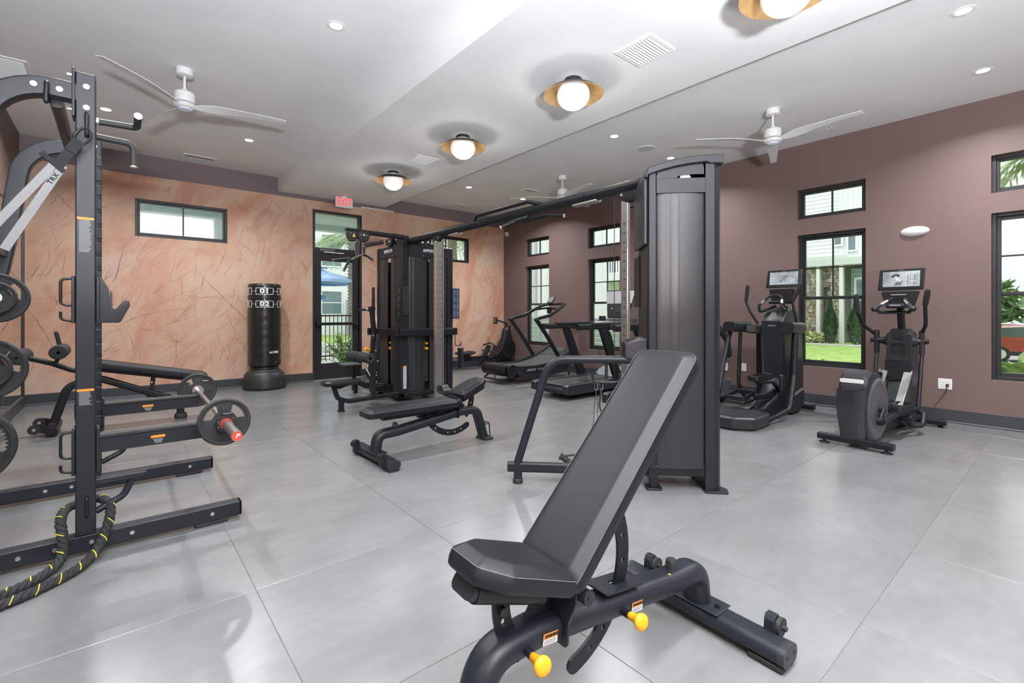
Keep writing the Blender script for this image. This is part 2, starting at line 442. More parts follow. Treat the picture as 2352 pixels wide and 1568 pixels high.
def _mural(n, b):
    q = NT(n); c = q.mapping(q.coord(), rot=(0, math.radians(-28), 0))
    w = q.noise(c, 0.9, 3, out='Color'); cw = q.addv(c, w, 0.9)
    st = q.mapping(cw, scale=(1.0, 1, 0.34))
    f1 = q.noise(st, 1.6, 8, 0.62, 0.4); f2 = q.noise(q.mapping(cw, scale=(2.6, 1, 0.7), loc=(3, 0, 7)), 1.5, 7, 0.66, 0.6)
    base = q.ramp(f1, [(0.30, (0.50, 0.235, 0.155)), (0.42, (0.575, 0.315, 0.215)), (0.52, (0.61, 0.39, 0.275)), (0.62, (0.63, 0.455, 0.34)), (0.75, (0.58, 0.37, 0.26))])
    pink = q.mix(q.val(f2, 0.52, 0.70, 0, 0.75), base, (0.50, 0.23, 0.175))
    pale = q.mix(q.val(q.noise(q.mapping(cw, loc=(9, 4, 1), scale=(1.2, 1, 0.5)), 1.3, 6, 0.6), 0.55, 0.75, 0, 0.7), pink, (0.64, 0.53, 0.44))
    och = q.mix(q.val(q.noise(q.mapping(c, loc=(-5, 1, 2), scale=(2.0, 1, 0.9)), 1.1, 5, 0.6), 0.64, 0.74, 0, 0.6), pale, (0.58, 0.36, 0.14))
    col = och
    q.l(col, b.inputs['Base Color']); q.bump(q.noise(q.coord(), 300, 2), b, 0.08, 0.002)
MURAL = rgb_mat('painted_mural', _mural, 0.6, 0.35)

def _tile(n, b):
    q = NT(n); o = q.n.nodes.new('ShaderNodeObjectInfo'); c = q.coord()
    off = q.n.nodes.new('ShaderNodeVectorMath'); off.operation = 'SCALE'; off.inputs[0].default_value = (37, 19, 5); q.l(o.outputs['Random'], off.inputs['Scale'])
    c2 = q.addv(c, off.outputs[0], 1.0)
    f = q.noise(q.mapping(c2, scale=(1.0, 1.6, 1)), 2.0, 6, 0.6); g = q.noise(q.mapping(c2, scale=(1, 2.4, 1), loc=(5, 5, 0)), 7.0, 5, 0.6)
    gm = q.math('ADD', q.math('MULTIPLY', q.math('SUBTRACT', f, 0.5), 0.62), q.math('ADD', q.math('MULTIPLY', q.math('SUBTRACT', g, 0.5), 0.22), 1.0))
    v0 = q.n.nodes.new('ShaderNodeVectorMath'); v0.operation = 'SCALE'; v0.inputs[0].default_value = (0.165, 0.167, 0.167); q.l(gm, v0.inputs['Scale']); k = v0.outputs[0]
    t = q.val(o.outputs['Random'], 0, 1, 0.975, 1.025); vm = q.n.nodes.new('ShaderNodeVectorMath'); vm.operation = 'SCALE'; q.l(k, vm.inputs[0]); q.l(t, vm.inputs['Scale'])
    q.l(vm.outputs[0], b.inputs['Base Color']); b.inputs['Roughness'].default_value = 0.25
    q.bump(q.noise(c2, 60, 3), b, 0.06, 0.002)
TILE = rgb_mat('grey_concrete_look_tile', _tile, 0.3, 0.5)
GROUT = mat('tile_joint', (0.22, 0.22, 0.22), 0.8)

# floor: a slab with every tile laid on it
g = G(); g.box((XL - 0.2, YB - 0.2, -0.12), (XR + 0.2, YM + 0.2, -0.0035)); floor = struct('floor', g, GROUT)
S = 0.89
xs = [0.47 + S * k for k in range(-2, 9)]; ys = [0.55 + S * k for k in range(-5, 11)]
full = None
for x in xs:
    for y in ys:
        x0, x1, y0, y1 = max(x, XL), min(x + S, XR), max(y, YB), min(y + S, YM)
        if x1 - x0 < 0.03 or y1 - y0 < 0.03: continue
        whole = (x1 - x0 > S - 1e-4) and (y1 - y0 > S - 1e-4)
        if whole and full is not None: me = full
        else:
            g = G(); e = 0.0012; g.box((e, e, -0.0035), (x1 - x0 - e, y1 - y0 - e, 0), 0.0008); me = mesh_of('floor_tile', g, TILE, smooth=False)
            if whole: full = me
        o = bpy.data.objects.new('floor_tile', me); COL.objects.link(o); o.parent = floor; o.location = (x0, y0, 0)

# ceilings: left tray, dropped middle band, right tray
struct('ceiling', G().box((XL - 0.2, YB - 0.2, ZL), (2.128, YM + 0.2, ZL + 0.12)), CEIL)
struct('ceiling', G().box((2.128, YB - 0.2, ZS), (4.09, YM + 0.2, ZL + 0.12)), CEIL)
struct('ceiling', G().box((4.09, YB - 0.2, ZR), (XR + 0.2, YM + 0.2, ZR + 0.18)), CEIL)

# walls
WIN_Y = [7.705, 5.835, 3.965, 2.085, 0.215, -1.655]; WW = 0.77
ho = []
for y in WIN_Y:
    for z0, z1 in ((0.515, 2.285), (2.50, 2.90)): ho.append([(y - WW / 2, z0), (y + WW / 2, z0), (y + WW / 2, z1), (y - WW / 2, z1)])
my = M(((0, 0, 1, XR), (1, 0, 0, 0), (0, 1, 0, 0), (0, 0, 0, 1)))
struct('wall_right', G().plate([(YB, -0.1), (YM, -0.1), (YM, 3.7), (YB, 3.7)], ho, 0.2, my, z0=0.0), WALLP)
W1 = (0.197, 1.372, 2.36, 2.915); DR = (2.708, 3.624, 0.0, 3.11); W3 = (4.95, 6.127, 2.36, 2.915)
mx_ = M(((1, 0, 0, 0), (0, 0, 1, YM), (0, 1, 0, 0), (0, 0, 0, 1)))
def rect(x0, x1, z0, z1): return [(x0, z0), (x1, z0), (x1, z1), (x0, z1)]
wb_ = struct('wall_back', G().plate([(XL, -0.1), (XR, -0.1), (XR, 3.7), (XL, 3.7)], [rect(*W1), rect(DR[0], DR[1], -0.05, DR[3]), rect(*W3)], 0.2, mx_, z0=0.0), MAUVE)
mur = G(); t_ = 0.0015
out = [(XL, 0.10), (DR[0], 0.10), (DR[0], DR[3]), (DR[1], DR[3]), (DR[1], 0.10), (XR, 0.10), (XR, ZMUR), (XL, ZMUR)]
mur.plate(out, [rect(*W1), rect(*W3)], 0.003, mx_ @ T(0, 0, -0.003), z0=0.0)
obj('mural_panel', mur, MURAL, wb_, 'peach mural with thin brown brush lines', smooth=False)
struct('wall_left', G().box((XL - 0.2, YB, -0.1), (XL, YM + 0.2, 3.7)), WALLP)
struct('wall_front', G().box((XL - 0.2, YB - 0.2, -0.1), (XR + 0.2, YB, 3.7)), WALLP)
# thin painted brush strokes on the mural: tapering flat ribbons lying on the panel
STROKE = [mat('stroke_umber', (0.20, 0.095, 0.070), 0.6), mat('stroke_rose', (0.33, 0.15, 0.115), 0.6), mat('stroke_mauve', (0.27, 0.165, 0.155), 0.6), mat('stroke_faint', (0.42, 0.225, 0.165), 0.6)]
def ribbon(g, pts, w, seed=0):
    rr = random.Random(seed); n = max(10, int(sum((V(pts[i + 1]) - V(pts[i])).length for i in range(len(pts) - 1)) / 0.035)); P = []
    q = [V(p) for p in pts]
    for k_ in range(n + 1):
        s = k_ / n * (len(q) - 1); i = min(int(s), len(q) - 2); u = s - i; a, b, c, d = q[max(i - 1, 0)], q[i], q[i + 1], q[min(i + 2, len(q) - 1)]
        P.append(0.5 * ((2 * b) + (c - a) * u + (2 * a - 5 * b + 4 * c - d) * u * u + (3 * b - a - 3 * c + d) * u ** 3) + V((rr.uniform(-1, 1), rr.uniform(-1, 1))) * 0.006)
    vs = []
    for k_, p_ in enumerate(P):
        t = (P[min(k_ + 1, n)] - P[max(k_ - 1, 0)]).normalized(); nn = V((-t.y, t.x)); ww = w * (math.sin(PI * min(1, max(0.02, k_ / n))) ** 0.7) * rr.uniform(0.35, 1.2)
        for sg in (-1, 1): vs.append((p_.x + nn.x * ww * sg, YM - 0.0034, p_.y + nn.y * ww * sg))
    g.add(vs, [(2 * k_, 2 * k_ + 1, 2 * k_ + 3, 2 * k_ + 2) for k_ in range(n)])
# the longest strokes, as points (x, height) on the wall
MAIN = [(0.0050, 0, [(1.05, 1.77), (1.36, 1.43), (1.71, 1.06)]), (0.0031, 0, [(1.34, 1.36), (1.45, 1.00), (1.71, 0.53)]), (0.0019, 1, [(0.97, 1.69), (0.94, 1.36), (0.93, 1.10)]), (0.0074, 2, [(0.10, 2.27), (0.04, 2.04), (-0.01, 1.78), (-0.06, 1.64)]), (0.0037, 2, [(0.37, 2.35), (0.24, 2.08), (0.16, 1.79)]), (0.0025, 1, [(0.70, 2.15), (0.65, 1.89), (0.59, 1.66)]), (0.0025, 1, [(1.00, 2.34), (0.92, 2.02)]), (0.0025, 1, [(-0.70, 2.21), (-0.71, 1.95), (-0.81, 1.61)]), (0.0025, 1, [(-0.81, 1.94), (-0.85, 1.74), (-0.90, 1.61)]), (0.0037, 0, [(-0.02, 0.98), (0.10, 1.10), (0.35, 1.21), (0.92, 1.33)]), (0.0031, 1, [(0.26, 1.22), (0.49, 1.36), (0.78, 1.54), (1.13, 1.66)]), (0.0031, 0, [(0.80, 1.50), (1.00, 1.47), (1.28, 1.51)]), (0.0019, 0, [(0.22, 0.99), (0.35, 0.97), (0.47, 0.99)]), (0.0025, 0, [(0.56, 0.90), (0.67, 0.82), (0.87, 0.66)]), (0.0025, 0, [(1.20, 0.97), (1.27, 0.76), (1.38, 0.50)]), (0.0037, 2, [(0.11, 0.96), (0.18, 0.73), (0.16, 0.51)]), (0.0031, 2, [(0.27, 0.83), (0.25, 0.64), (0.26, 0.48)]), (0.0037, 0, [(-0.92, 1.31), (-0.80, 1.07), (-0.67, 0.77)]), (0.0019, 1, [(0.41, 0.47), (0.59, 0.50), (0.69, 0.62)]), (0.0031, 0, [(2.52, 3.24), (2.60, 3.09), (2.64, 2.79)]), (0.0031, 0, [(1.48, 1.26), (1.58, 1.17), (1.69, 1.03)]), (0.0037, 0, [(1.48, 0.85), (1.58, 0.71), (1.69, 0.52)]), (0.0031, 2, [(1.79, 2.60), (1.83, 2.34), (1.71, 1.75)]), (0.0031, 2, [(1.88, 2.61), (1.91, 2.34), (1.79, 1.82)]), (0.0043, 0, [(2.43, 2.22), (2.53, 2.11), (2.66, 1.96)]), (0.0050, 3, [(2.45, 2.05), (2.37, 1.91), (2.31, 1.79)]), (0.0025, 0, [(2.18, 1.02), (2.37, 0.99), (2.57, 0.92)]), (0.0037, 0, [(2.69, 1.01), (2.60, 0.87), (2.48, 0.71)]), (0.0025, 1, [(2.05, 1.98), (1.99, 1.81), (1.98, 1.75)]), (0.0037, 0, [(6.03, 3.09), (6.28, 2.77), (6.56, 2.46)]), (0.0037, 0, [(6.56, 3.21), (6.73, 2.86), (6.83, 2.52)]), (0.0037, 0, [(6.07, 2.31), (6.43, 1.96), (6.58, 1.62)]), (0.0050, 2, [(6.59, 2.35), (6.83, 1.79), (6.83, 1.45)]), (0.0031, 1, [(6.79, 3.11), (6.94, 2.88), (7.05, 2.63)]), (0.0031, 0, [(3.92, 3.15), (4.02, 3.02), (4.12, 2.87)]), (0.0037, 0, [(3.65, 2.15), (3.75, 2.10), (3.87, 2.01)]), (0.0025, 0, [(3.82, 1.58), (3.90, 1.49), (3.97, 1.43)]), (0.0031, 1, [(3.69, 1.39), (3.75, 1.46), (3.83, 1.49)]), (0.0025, 0, [(-0.20, 2.76), (-0.30, 2.71), (-0.39, 2.68)]), (0.0050, 1, [(0.23, 3.24), (0.19, 3.19), (0.15, 3.14)]), (0.0025, 0, [(0.69, 3.24), (0.59, 3.11), (0.48, 3.03)]), (0.0025, 1, [(0.89, 3.12), (0.89, 3.02), (0.89, 2.94)]), (0.0025, 1, [(1.12, 3.26), (1.24, 3.18), (1.36, 3.13)]), (0.0031, 0, [(-0.68, 2.92), (-0.59, 2.79), (-0.44, 2.60)]), (0.0019, 1, [(0.35, 2.84), (0.27, 2.70), (0.24, 2.63)]), (0.0037, 2, [(7.00, 1.11), (6.85, 0.81), (6.66, 0.56)]), (0.0031, 0, [(6.28, 0.82), (6.47, 1.07), (6.68, 1.22)]), (0.0025, 1, [(6.14, 1.51), (6.22, 1.72), (6.31, 1.87)])]
def on_panel(x, z):
    return XL + 0.03 < x < XR - 0.03 and 0.17 < z < ZMUR - 0.03 and not (W1[0] - .03 < x < W1[1] + .03 and W1[2] - .03 < z < W1[3] + .03) and not (W3[0] - .03 < x < W3[1] + .03 and W3[2] - .03 < z < W3[3] + .03) and not (DR[0] - .03 < x < DR[1] + .03 and z < DR[3] + .03)
sg_ = [G() for _ in range(4)]
for i, (w, c, pts) in enumerate(MAIN): ribbon(sg_[c], pts, w, i)
rr = random.Random(77); made = 0
while made < 330:
    x, z = rr.uniform(XL, XR), rr.uniform(0.2, ZMUR)
    if x < 1.6: a = rr.gauss(64, 22)
    elif x < 2.7: a = rr.choice((rr.gauss(80, 15), rr.gauss(150, 20)))
    else: a = rr.choice((rr.gauss(118, 16), rr.gauss(60, 18), rr.gauss(112, 12)))
    if z < 1.5 and rr.random() < 0.4: a = rr.gauss(25, 25)
    a = math.radians(a); L = rr.uniform(0.10, 0.42) * (1.6 if rr.random() < 0.15 else 1); cv = rr.uniform(-0.35, 0.35)
    pts = [(x + math.cos(a + cv * (s - 0.5)) * L * s, z + math.sin(a + cv * (s - 0.5)) * L * s) for s in (0, 0.33, 0.66, 1)]
    if not all(on_panel(*p) for p in pts): continue
    c = rr.choice((0, 1, 1, 2, 3, 3, 3)); ribbon(sg_[c], pts, rr.uniform(0.0016, 0.0042) * (1 if c < 3 else 1.5), made); made += 1
for c, g in enumerate(sg_):
    o = obj('brush_strokes', g, STROKE[c], wb_, 'thin brown brush lines', smooth=False, recalc=False); o['kind'] = 'stuff'
# baseboards with a small toe
def base(name, a, b_, nrm):
    a, b_ = V(a), V(b_); n_ = V(nrm); g = G()
    prof = [(0, 0), (0.014, 0), (0.013, 0.012), (0.006, 0.022), (0.005, 0.148), (0.0, 0.152)]
    d = (b_ - a).normalized()
    vs = [a + n_ * u + V((0, 0, w)) for u, w in prof] + [b_ + n_ * u + V((0, 0, w)) for u, w in prof]; k = len(prof)
    fs = [(i, (i + 1) % k, k + (i + 1) % k, k + i) for i in range(k)] + [tuple(range(k)), tuple(range(2 * k - 1, k - 1, -1))]
    g.add(vs, fs); struct(name, g, BASEB)
base('baseboard_right', (XR, YB, 0), (XR, YM, 0), (-1, 0, 0))
base('baseboard_back', (XL, YM - 0.003, 0), (DR[0] + 0.012, YM - 0.003, 0), (0, -1, 0))
base('baseboard_back', (DR[1] - 0.012, YM - 0.003, 0), (XR, YM - 0.003, 0), (0, -1, 0))
base('baseboard_front', (XL, YB, 0), (XR, YB, 0), (0, 1, 0))
struct('trim_1', G().box((3.60, YM - 0.03, 3.262), (4.28, YM - 0.003, 3.28), 0.002), WHITEP)

# windows: black frames set back in the wall, panes of their own
def window(name, m, w, h, kind):
    """m maps local (x across, y up, z outward) to the world; origin lower left of the opening, room face"""
    d0, d1 = 0.07, 0.15
    def bx(g, x0, x1, y0, y1, za, zb, bev=0.003): return g.box((x0, y0, za), (x1, y1, zb), bev, m)
    g = G(); fw = 0.034
    bx(g, 0, fw, 0, h, d0, d1); bx(g, w - fw, w, 0, h, d0, d1); bx(g, fw, w - fw, 0, fw, d0, d1); bx(g, fw, w - fw, h - fw, h, d0, d1)
    root = struct(name, g, FRAMEB)
    def sash(x0, x1, y0, y1, za, zb, r, rb=None):
        rb = rb or r; g = G(); bx(g, x0, x0 + r, y0, y1, za, zb); bx(g, x1 - r, x1, y0, y1, za, zb); bx(g, x0 + r, x1 - r, y0, y0 + rb, za, zb); bx(g, x0 + r, x1 - r, y1 - r, y1, za, zb)
        return obj('sash', g, FRAMEB, root, smooth=False)
    def pane(x0, x1, y0, y1, z, p): g = G(); bx(g, x0, x1, y0, y1, z, z + 0.004, 0); obj('pane', g, GLASS, p, smooth=False)
    if kind == 'tall':
        r = 0.034; mr = 0.905
        s2 = sash(fw, w - fw, mr - 0.01, h - fw, d0 + 0.045, d0 + 0.075, r, 0.04)
        s1 = sash(fw, w - fw, fw, mr + 0.03, d0 + 0.010, d0 + 0.042, r, 0.045)
        pane(fw + r, w - fw - r, fw + 0.045, mr - 0.004, d0 + 0.024, s1)
        x0, x1, y0, y1 = fw + r, w - fw - r, mr + 0.03, h - fw - r; xm, ym = (x0 + x1) / 2, (y0 + y1) / 2; t = 0.009
        g = G(); bx(g, xm - t, xm + t, y0, y1, d0 + 0.05, d0 + 0.07, 0.001); obj('muntin', g, FRAMEB, s2, smooth=False)
        g = G(); bx(g, x0, x1, ym - t, ym + t, d0 + 0.05, d0 + 0.07, 0.001); obj('muntin', g, FRAMEB, s2, smooth=False)
        for a, b_ in ((x0, xm - t), (xm + t, x1)):
            for c, d in ((y0, ym - t), (ym + t, y1)): pane(a, b_, c, d, d0 + 0.058, s2)
    else:
        r = 0.026; s1 = sash(fw, w - fw, fw, h - fw, d0 + 0.015, d0 + 0.06, r); xm = w / 2; t = 0.009
        g = G(); bx(g, xm - t, xm + t, fw + r, h - fw - r, d0 + 0.02, d0 + 0.05, 0.001); obj('muntin', g, FRAMEB, s1, smooth=False)
        pane(fw + r, xm - t, fw + r, h - fw - r, d0 + 0.035, s1); pane(xm + t, w - fw - r, fw + r, h - fw - r, d0 + 0.035, s1)
    return root
k = 1
for y in WIN_Y:
    for z0, h, kd in ((0.515, 1.77, 'tall'), (2.50, 0.40, 'short')):
        m = M(((0, 0, 1, XR), (1, 0, 0, y - WW / 2), (0, 1, 0, z0), (0, 0, 0, 1))); window('window_%d' % k, m, WW, h, kd); k += 1
for x0, x1, z0, z1 in (W1, W3):
    m = M(((1, 0, 0, x0), (0, 0, 1, YM - 0.06), (0, 1, 0, z0), (0, 0, 0, 1))); window('window_%d' % k, m, x1 - x0, z1 - z0, 'short'); k += 1

# glazed exit door with transom
g = G(); y0, y1 = YM - 0.004, YM + 0.13
g.box((DR[0], y0, 0), (DR[0] + 0.045, y1, DR[3]), 0.003); g.box((DR[1] - 0.045, y0, 0), (DR[1], y1, DR[3]), 0.003)
g.box((DR[0] + 0.045, y0, DR[3] - 0.05), (DR[1] - 0.045, y1, DR[3]), 0.003); g.box((DR[0] + 0.045, y0, 2.345), (DR[1] - 0.045, y1, 2.425), 0.003)
g.box((DR[1] - 0.062, YM + 0.05, 0), (DR[1] - 0.045, YM + 0.13, 2.345), 0.002)
door = struct('door_1', g, FRAMEB)
obj('transom_pane', G().box((DR[0] + 0.045, YM + 0.06, 2.425), (DR[1] - 0.045, YM + 0.066, DR[3] - 0.05)), GLASS, door, smooth=False)
lx0, lx1 = DR[0] + 0.05, DR[1] - 0.05; ly0, ly1 = YM + 0.035, YM + 0.078
g = G(); gx0, gx1, gz0, gz1 = 2.872, 3.455, 0.30, 2.19
g.box((lx0, ly0, 0.01), (gx0, ly1, 2.34), 0.003); g.box((gx1, ly0, 0.01), (lx1, ly1, 2.34), 0.003); g.box((gx0, ly0, 0.01), (gx1, ly1, gz0), 0.003); g.box((gx0, ly0, gz1), (gx1, ly1, 2.34), 0.003)
leaf = obj('door_leaf', g, FRAMEB, door, smooth=False)
obj('pane', G().box((gx0, ly0 + 0.018, gz0), (gx1, ly0 + 0.024, gz1)), GLASS, leaf, smooth=False)
g = G().bar([(lx0 + 0.03, ly0 - 0.055, 1.03), (lx1 - 0.06, ly0 - 0.055, 1.03)], 0.03, 0.055, 0.01)
g.box((lx0 + 0.01, ly0 - 0.08, 0.985), (lx0 + 0.06, ly0, 1.075), 0.006); g.box((lx1 - 0.10, ly0 - 0.08, 0.985), (lx1 - 0.03, ly0, 1.075), 0.006); g.box((lx1 - 0.09, ly0 - 0.02, 0.93), (lx1 - 0.035, ly0, 1.13), 0.004)
obj('panic_bar', g, PLASTB, leaf)
obj('door_closer', G().box((2.82, YM - 0.045, 2.352), (3.09, YM + 0.0, 2.412), 0.006), mat('closer_grey', (0.16, 0.16, 0.165), 0.4, 0.5), door, 'grey closer box')
obj('closer_arm', G().bar([(2.9, YM - 0.03, 2.345), (3.22, YM - 0.13, 2.335), (3.10, YM + 0.035, 2.33)], 0.016, 0.006, 0), STEEL, door)
obj('threshold', G().box((DR[0], YM - 0.05, 0), (DR[1], YM + 0.14, 0.010), 0.004), mat('aluminium', (0.5, 0.5, 0.49), 0.4, 0.8), door, 'silver threshold')

# wall mirror in panels over a dark base channel
mir = thing('wall_mirror', 'tall frameless wall mirror with dark edge channel on the left wall', 'mirror', (XL, 8.86, 0))
MIRROR = mat('mirror_silver', (0.86, 0.89, 0.88), 0.02, 1.0)
obj('channel', G().box((XL, 0.6, 0.0), (XL + 0.052, 8.862, 0.14), 0.003), mat('channel_grey', (0.07, 0.07, 0.072), 0.4, 0.3), mir, world=True)
for q_ in range(6):
    ya = 8.83 - 1.37 * q_; obj('mirror_panel', G().box((XL + 0.028, ya - 1.367, 0.14), (XL + 0.034, ya, 2.47), 0.0015), MIRROR, mir, world=True, smooth=False)
g = G(); g.box((XL, 8.83, 0.14), (XL + 0.05, 8.862, 2.49), 0.003); g.box((XL, 0.6, 2.47), (XL + 0.04, 8.83, 2.49), 0.003)
obj('edge_trim', g, FRAMEB, mir, world=True, smooth=False)
# ================================================================== CEILING AND WALL FITTINGS
EMIT = mat('downlight_lens', (1, 1, 1), 0.5, emit=(1.0, 0.98, 0.95), estr=7.0)
GOLD = rgb_mat('gold_leaf', lambda n, b: (lambda q: (q.l(q.ramp(q.noise(q.coord(), 9, 5, 0.7), [(0.3, (0.62, 0.36, 0.15)), (0.55, (0.78, 0.50, 0.24)), (0.75, (0.88, 0.62, 0.34))]), b.inputs['Base Color']), b.inputs['Metallic'].__setattr__('default_value', 0.75)))(NT(n)), 0.38)
GLOBE = mat('opal_glass', (0.9, 0.9, 0.89), 0.22, emit=(1.0, 0.97, 0.93), estr=0.22)
DARKM = mat('dark_bronze', (0.03, 0.03, 0.032), 0.4, 0.3)
# bowl ceiling lights on the dropped band
def bowl_light():
    t = thing('bowl_ceiling_light', '', 'ceiling light', (0, 0, 0))
    obj('canopy', G().lathe([(0, 0), (0.075, 0), (0.08, -0.006), (0.08, -0.035), (0.06, -0.045), (0, -0.045)], n=32), DARKM, t)
    R_ = 0.27
    pr = [(0.0, -0.046), (0.05, -0.047), (0.12, -0.060), (0.19, -0.088), (0.245, -0.122), (R_, -0.142)]
    inn = [(r - 0.003 if r > 0.01 else 0, z - 0.003) for r, z in pr]
    obj('bowl', G().lathe(pr, n=48), DARKM, t, ang=60)
    obj('bowl_lining', G().lathe(inn[:-1] + [(R_ - 0.0005, -0.1425)], n=48), GOLD, t, 'gold leaf inside of the bowl', ang=60)
    obj('globe', G().sph((0, 0, -0.145), 0.148, 32, 0.86), GLOBE, t, 'white opal globe')
    return t
b0 = bowl_light()
LB = ['bowl ceiling light cut off by the top edge of the photo', 'bowl ceiling light with gold lining, largest one wholly in view, right of the beam', 'gold lined bowl ceiling light, middle of the row above the cable crossbar', 'smallest and farthest gold lined bowl ceiling light, nearest the exit sign']
for i, (y, l) in enumerate(zip((1.15, 2.926, 4.701, 6.553), LB)):
    o = b0 if i == 0 else copy_tree(b0)
    o.location = (3.16, y, ZS); o['label'] = l; o['group'] = 'bowl ceiling lights in a row'
    light('bowl_lamp', 'POINT', (3.16, y, ZS - 0.31), 5, 0.12, col=(1, 0.97, 0.93))
# recessed downlights
dl = thing('downlight', '', 'downlight', (0, 0, 0))
obj('trim_ring', G().lathe([(0.048, -0.001), (0.052, -0.004), (0.072, -0.003), (0.075, 0.0)], n=28), WHITEP, dl)
obj('lens', G().lathe([(0, -0.0015), (0.049, -0.0015)], n=24), EMIT, dl, 'glowing lens')
DLS = [(1.372, 3.889, ZL, 'round downlight in the left ceiling, topmost left of the beam'), (-0.103, 7.181, ZL, 'round downlight in the left ceiling beside the rack post'),
       (1.371, 7.217, ZL, 'round downlight in the left ceiling above the long vent'), (4.944, 3.858, ZR, 'round downlight left of the round ceiling speaker'),
       (6.274, 3.867, ZR, 'round downlight just above the tall cable tower'), (4.908, 7.109, ZR, 'round downlight far left in the right ceiling above the small vent'),
       (6.244, 7.146, ZR, 'round downlight left of the farthest ceiling fan'), (4.929, 0.562, ZR, 'round downlight nearest the top right corner of the photo'), (6.282, 0.582, ZR, 'round downlight right of the nearest right ceiling fan, above the wall')]
for i, (x, y, z, l) in enumerate(DLS):
    o = dl if i == 0 else copy_tree(dl); o.location = (x, y, z); o['label'] = l; o['group'] = 'recessed downlights'
    light('downlight_lamp', 'AREA', (x, y, z - 0.01), 24, 0.09, target=(x, y, 0), col=(0.96, 0.98, 1.0), spread=math.radians(140))
for x, y, z in ((1.372, 0.56, ZL), (-0.1, 0.56, ZL), (1.372, -2.75, ZL), (-0.1, -2.75, ZL), (4.93, -2.7, ZR), (6.27, -2.7, ZR), (-0.1, 3.889, ZL)):
    light('downlight_lamp', 'AREA', (x, y, z - 0.01), 24, 0.09, target=(x, y, 0), col=(0.96, 0.98, 1.0), spread=math.radians(140))
# air vents
def vent(x, y, z, lx, ly, along, label, n=None, name='air_vent'):
    t = thing(name, label, 'vent', (x, y, z)); g = G(); b_ = 0.028; h = 0.009
    g.plate(rect(-lx / 2, lx / 2, -ly / 2, ly / 2), [rect(-lx / 2 + b_, lx / 2 - b_, -ly / 2 + b_, ly / 2 - b_)], h, T(0, 0, -h), z0=0.0)
    obj('frame', g, WHITEP, t, smooth=False)
    obj('duct', G().box((-lx / 2 + b_, -ly / 2 + b_, -0.003), (lx / 2 - b_, ly / 2 - b_, -0.001)), mat('duct_grey', (0.10, 0.10, 0.10), 0.8), t, smooth=False)
    L = (ly if along == 'x' else lx) - 2 * b_; n = n or max(3, int(L / 0.03)); me = None
    for i in range(n):
        p = -L / 2 + L * (i + 0.5) / n
        if me is None:
            g = G(); w_ = (lx if along == 'x' else ly) / 2 - b_
            g.box((-w_, -0.009, -0.0015), (w_, 0.009, 0.0015), m=RX(-38)); me = mesh_of('slat', g, WHITEP, smooth=False)
        o = bpy.data.objects.new('slat', me); COL.objects.link(o); o.parent = t
        o.location = (0, p, -0.009) if along == 'x' else (p, 0, -0.009)
        if along != 'x': o.rotation_euler = (0, 0, PI / 2)
    return t
vent(3.258, 2.24, ZS, 0.34, 0.34, 'x', 'square white louvred vent beside the largest bowl light', 11)
vent(3.22, 5.79, ZS, 0.34, 0.34, 'x', 'smaller looking square vent between two bowl lights', 11)
vent(0.95, 8.48, ZL, 0.42, 0.16, 'y', 'long narrow vent by the mural wall above the small window', 14)
vent(5.56, 8.41, ZR, 0.30, 0.14, 'y', 'far vent by the mural wall above the crossbar', 9)
vent(-0.80, 6.60, ZL, 0.30, 0.62, 'x', 'return vent grille at the left edge above the rack arch', 16)
vent(6.70, 2.10, ZR, 0.16, 0.30, 'x', 'narrow vent behind the nearest right fan blade', 8)
vent(5.92, 6.57, ZR, 0.30, 0.16, 'y', 'narrow vent under the farthest fan', 8)
t = thing('ceiling_speaker', 'round flush white speaker grille in the right ceiling', 'speaker', (5.649, 3.86, ZR))
obj('grille', G().lathe([(0, -0.006), (0.09, -0.006), (0.118, -0.004), (0.122, 0)], n=40), mat('speaker_grille', (0.60, 0.60, 0.60), 0.8, bump=0.6, bscale=500), t)
obj('rim', G().lathe([(0.118, -0.004), (0.124, -0.006), (0.128, 0)], n=40), WHITEP, t)

# ceiling fans
FANW = mat('white_fan', (0.74, 0.74, 0.74), 0.42)
def blade_mesh():
    """long tapering twisted blade along +X"""
    g = G(); n = 14; ring = []
    for i in range(n + 1):
        s = i / n; x = 0.085 + s * 0.80
        w = 0.045 + 0.075 * math.sin(min(1, s / 0.28) * PI / 2) - 0.055 * max(0, s - 0.3) / 0.7
        tw = math.radians(-26 + 19 * min(1, s / 0.5)); yc = -0.02 * s
        z = 0.012 * math.sin(s * PI); th = 0.006
        for a, b_ in ((-w * 0.5, -th / 2), (w * 0.5, -th / 2), (w * 0.5, th / 2), (-w * 0.5, th / 2)):
            ring.append((x, yc + a * math.cos(tw) - b_ * math.sin(tw), z + a * math.sin(tw) + b_ * math.cos(tw)))
    fs = []
    for i in range(n):
        for q_ in range(4): r = (q_ + 1) % 4; fs.append((i * 4 + q_, i * 4 + r, (i + 1) * 4 + r, (i + 1) * 4 + q_))
    fs += [(3, 2, 1, 0), (n * 4, n * 4 + 1, n * 4 + 2, n * 4 + 3)]
    return mesh_of('blade', g.add(ring, fs), FANW)
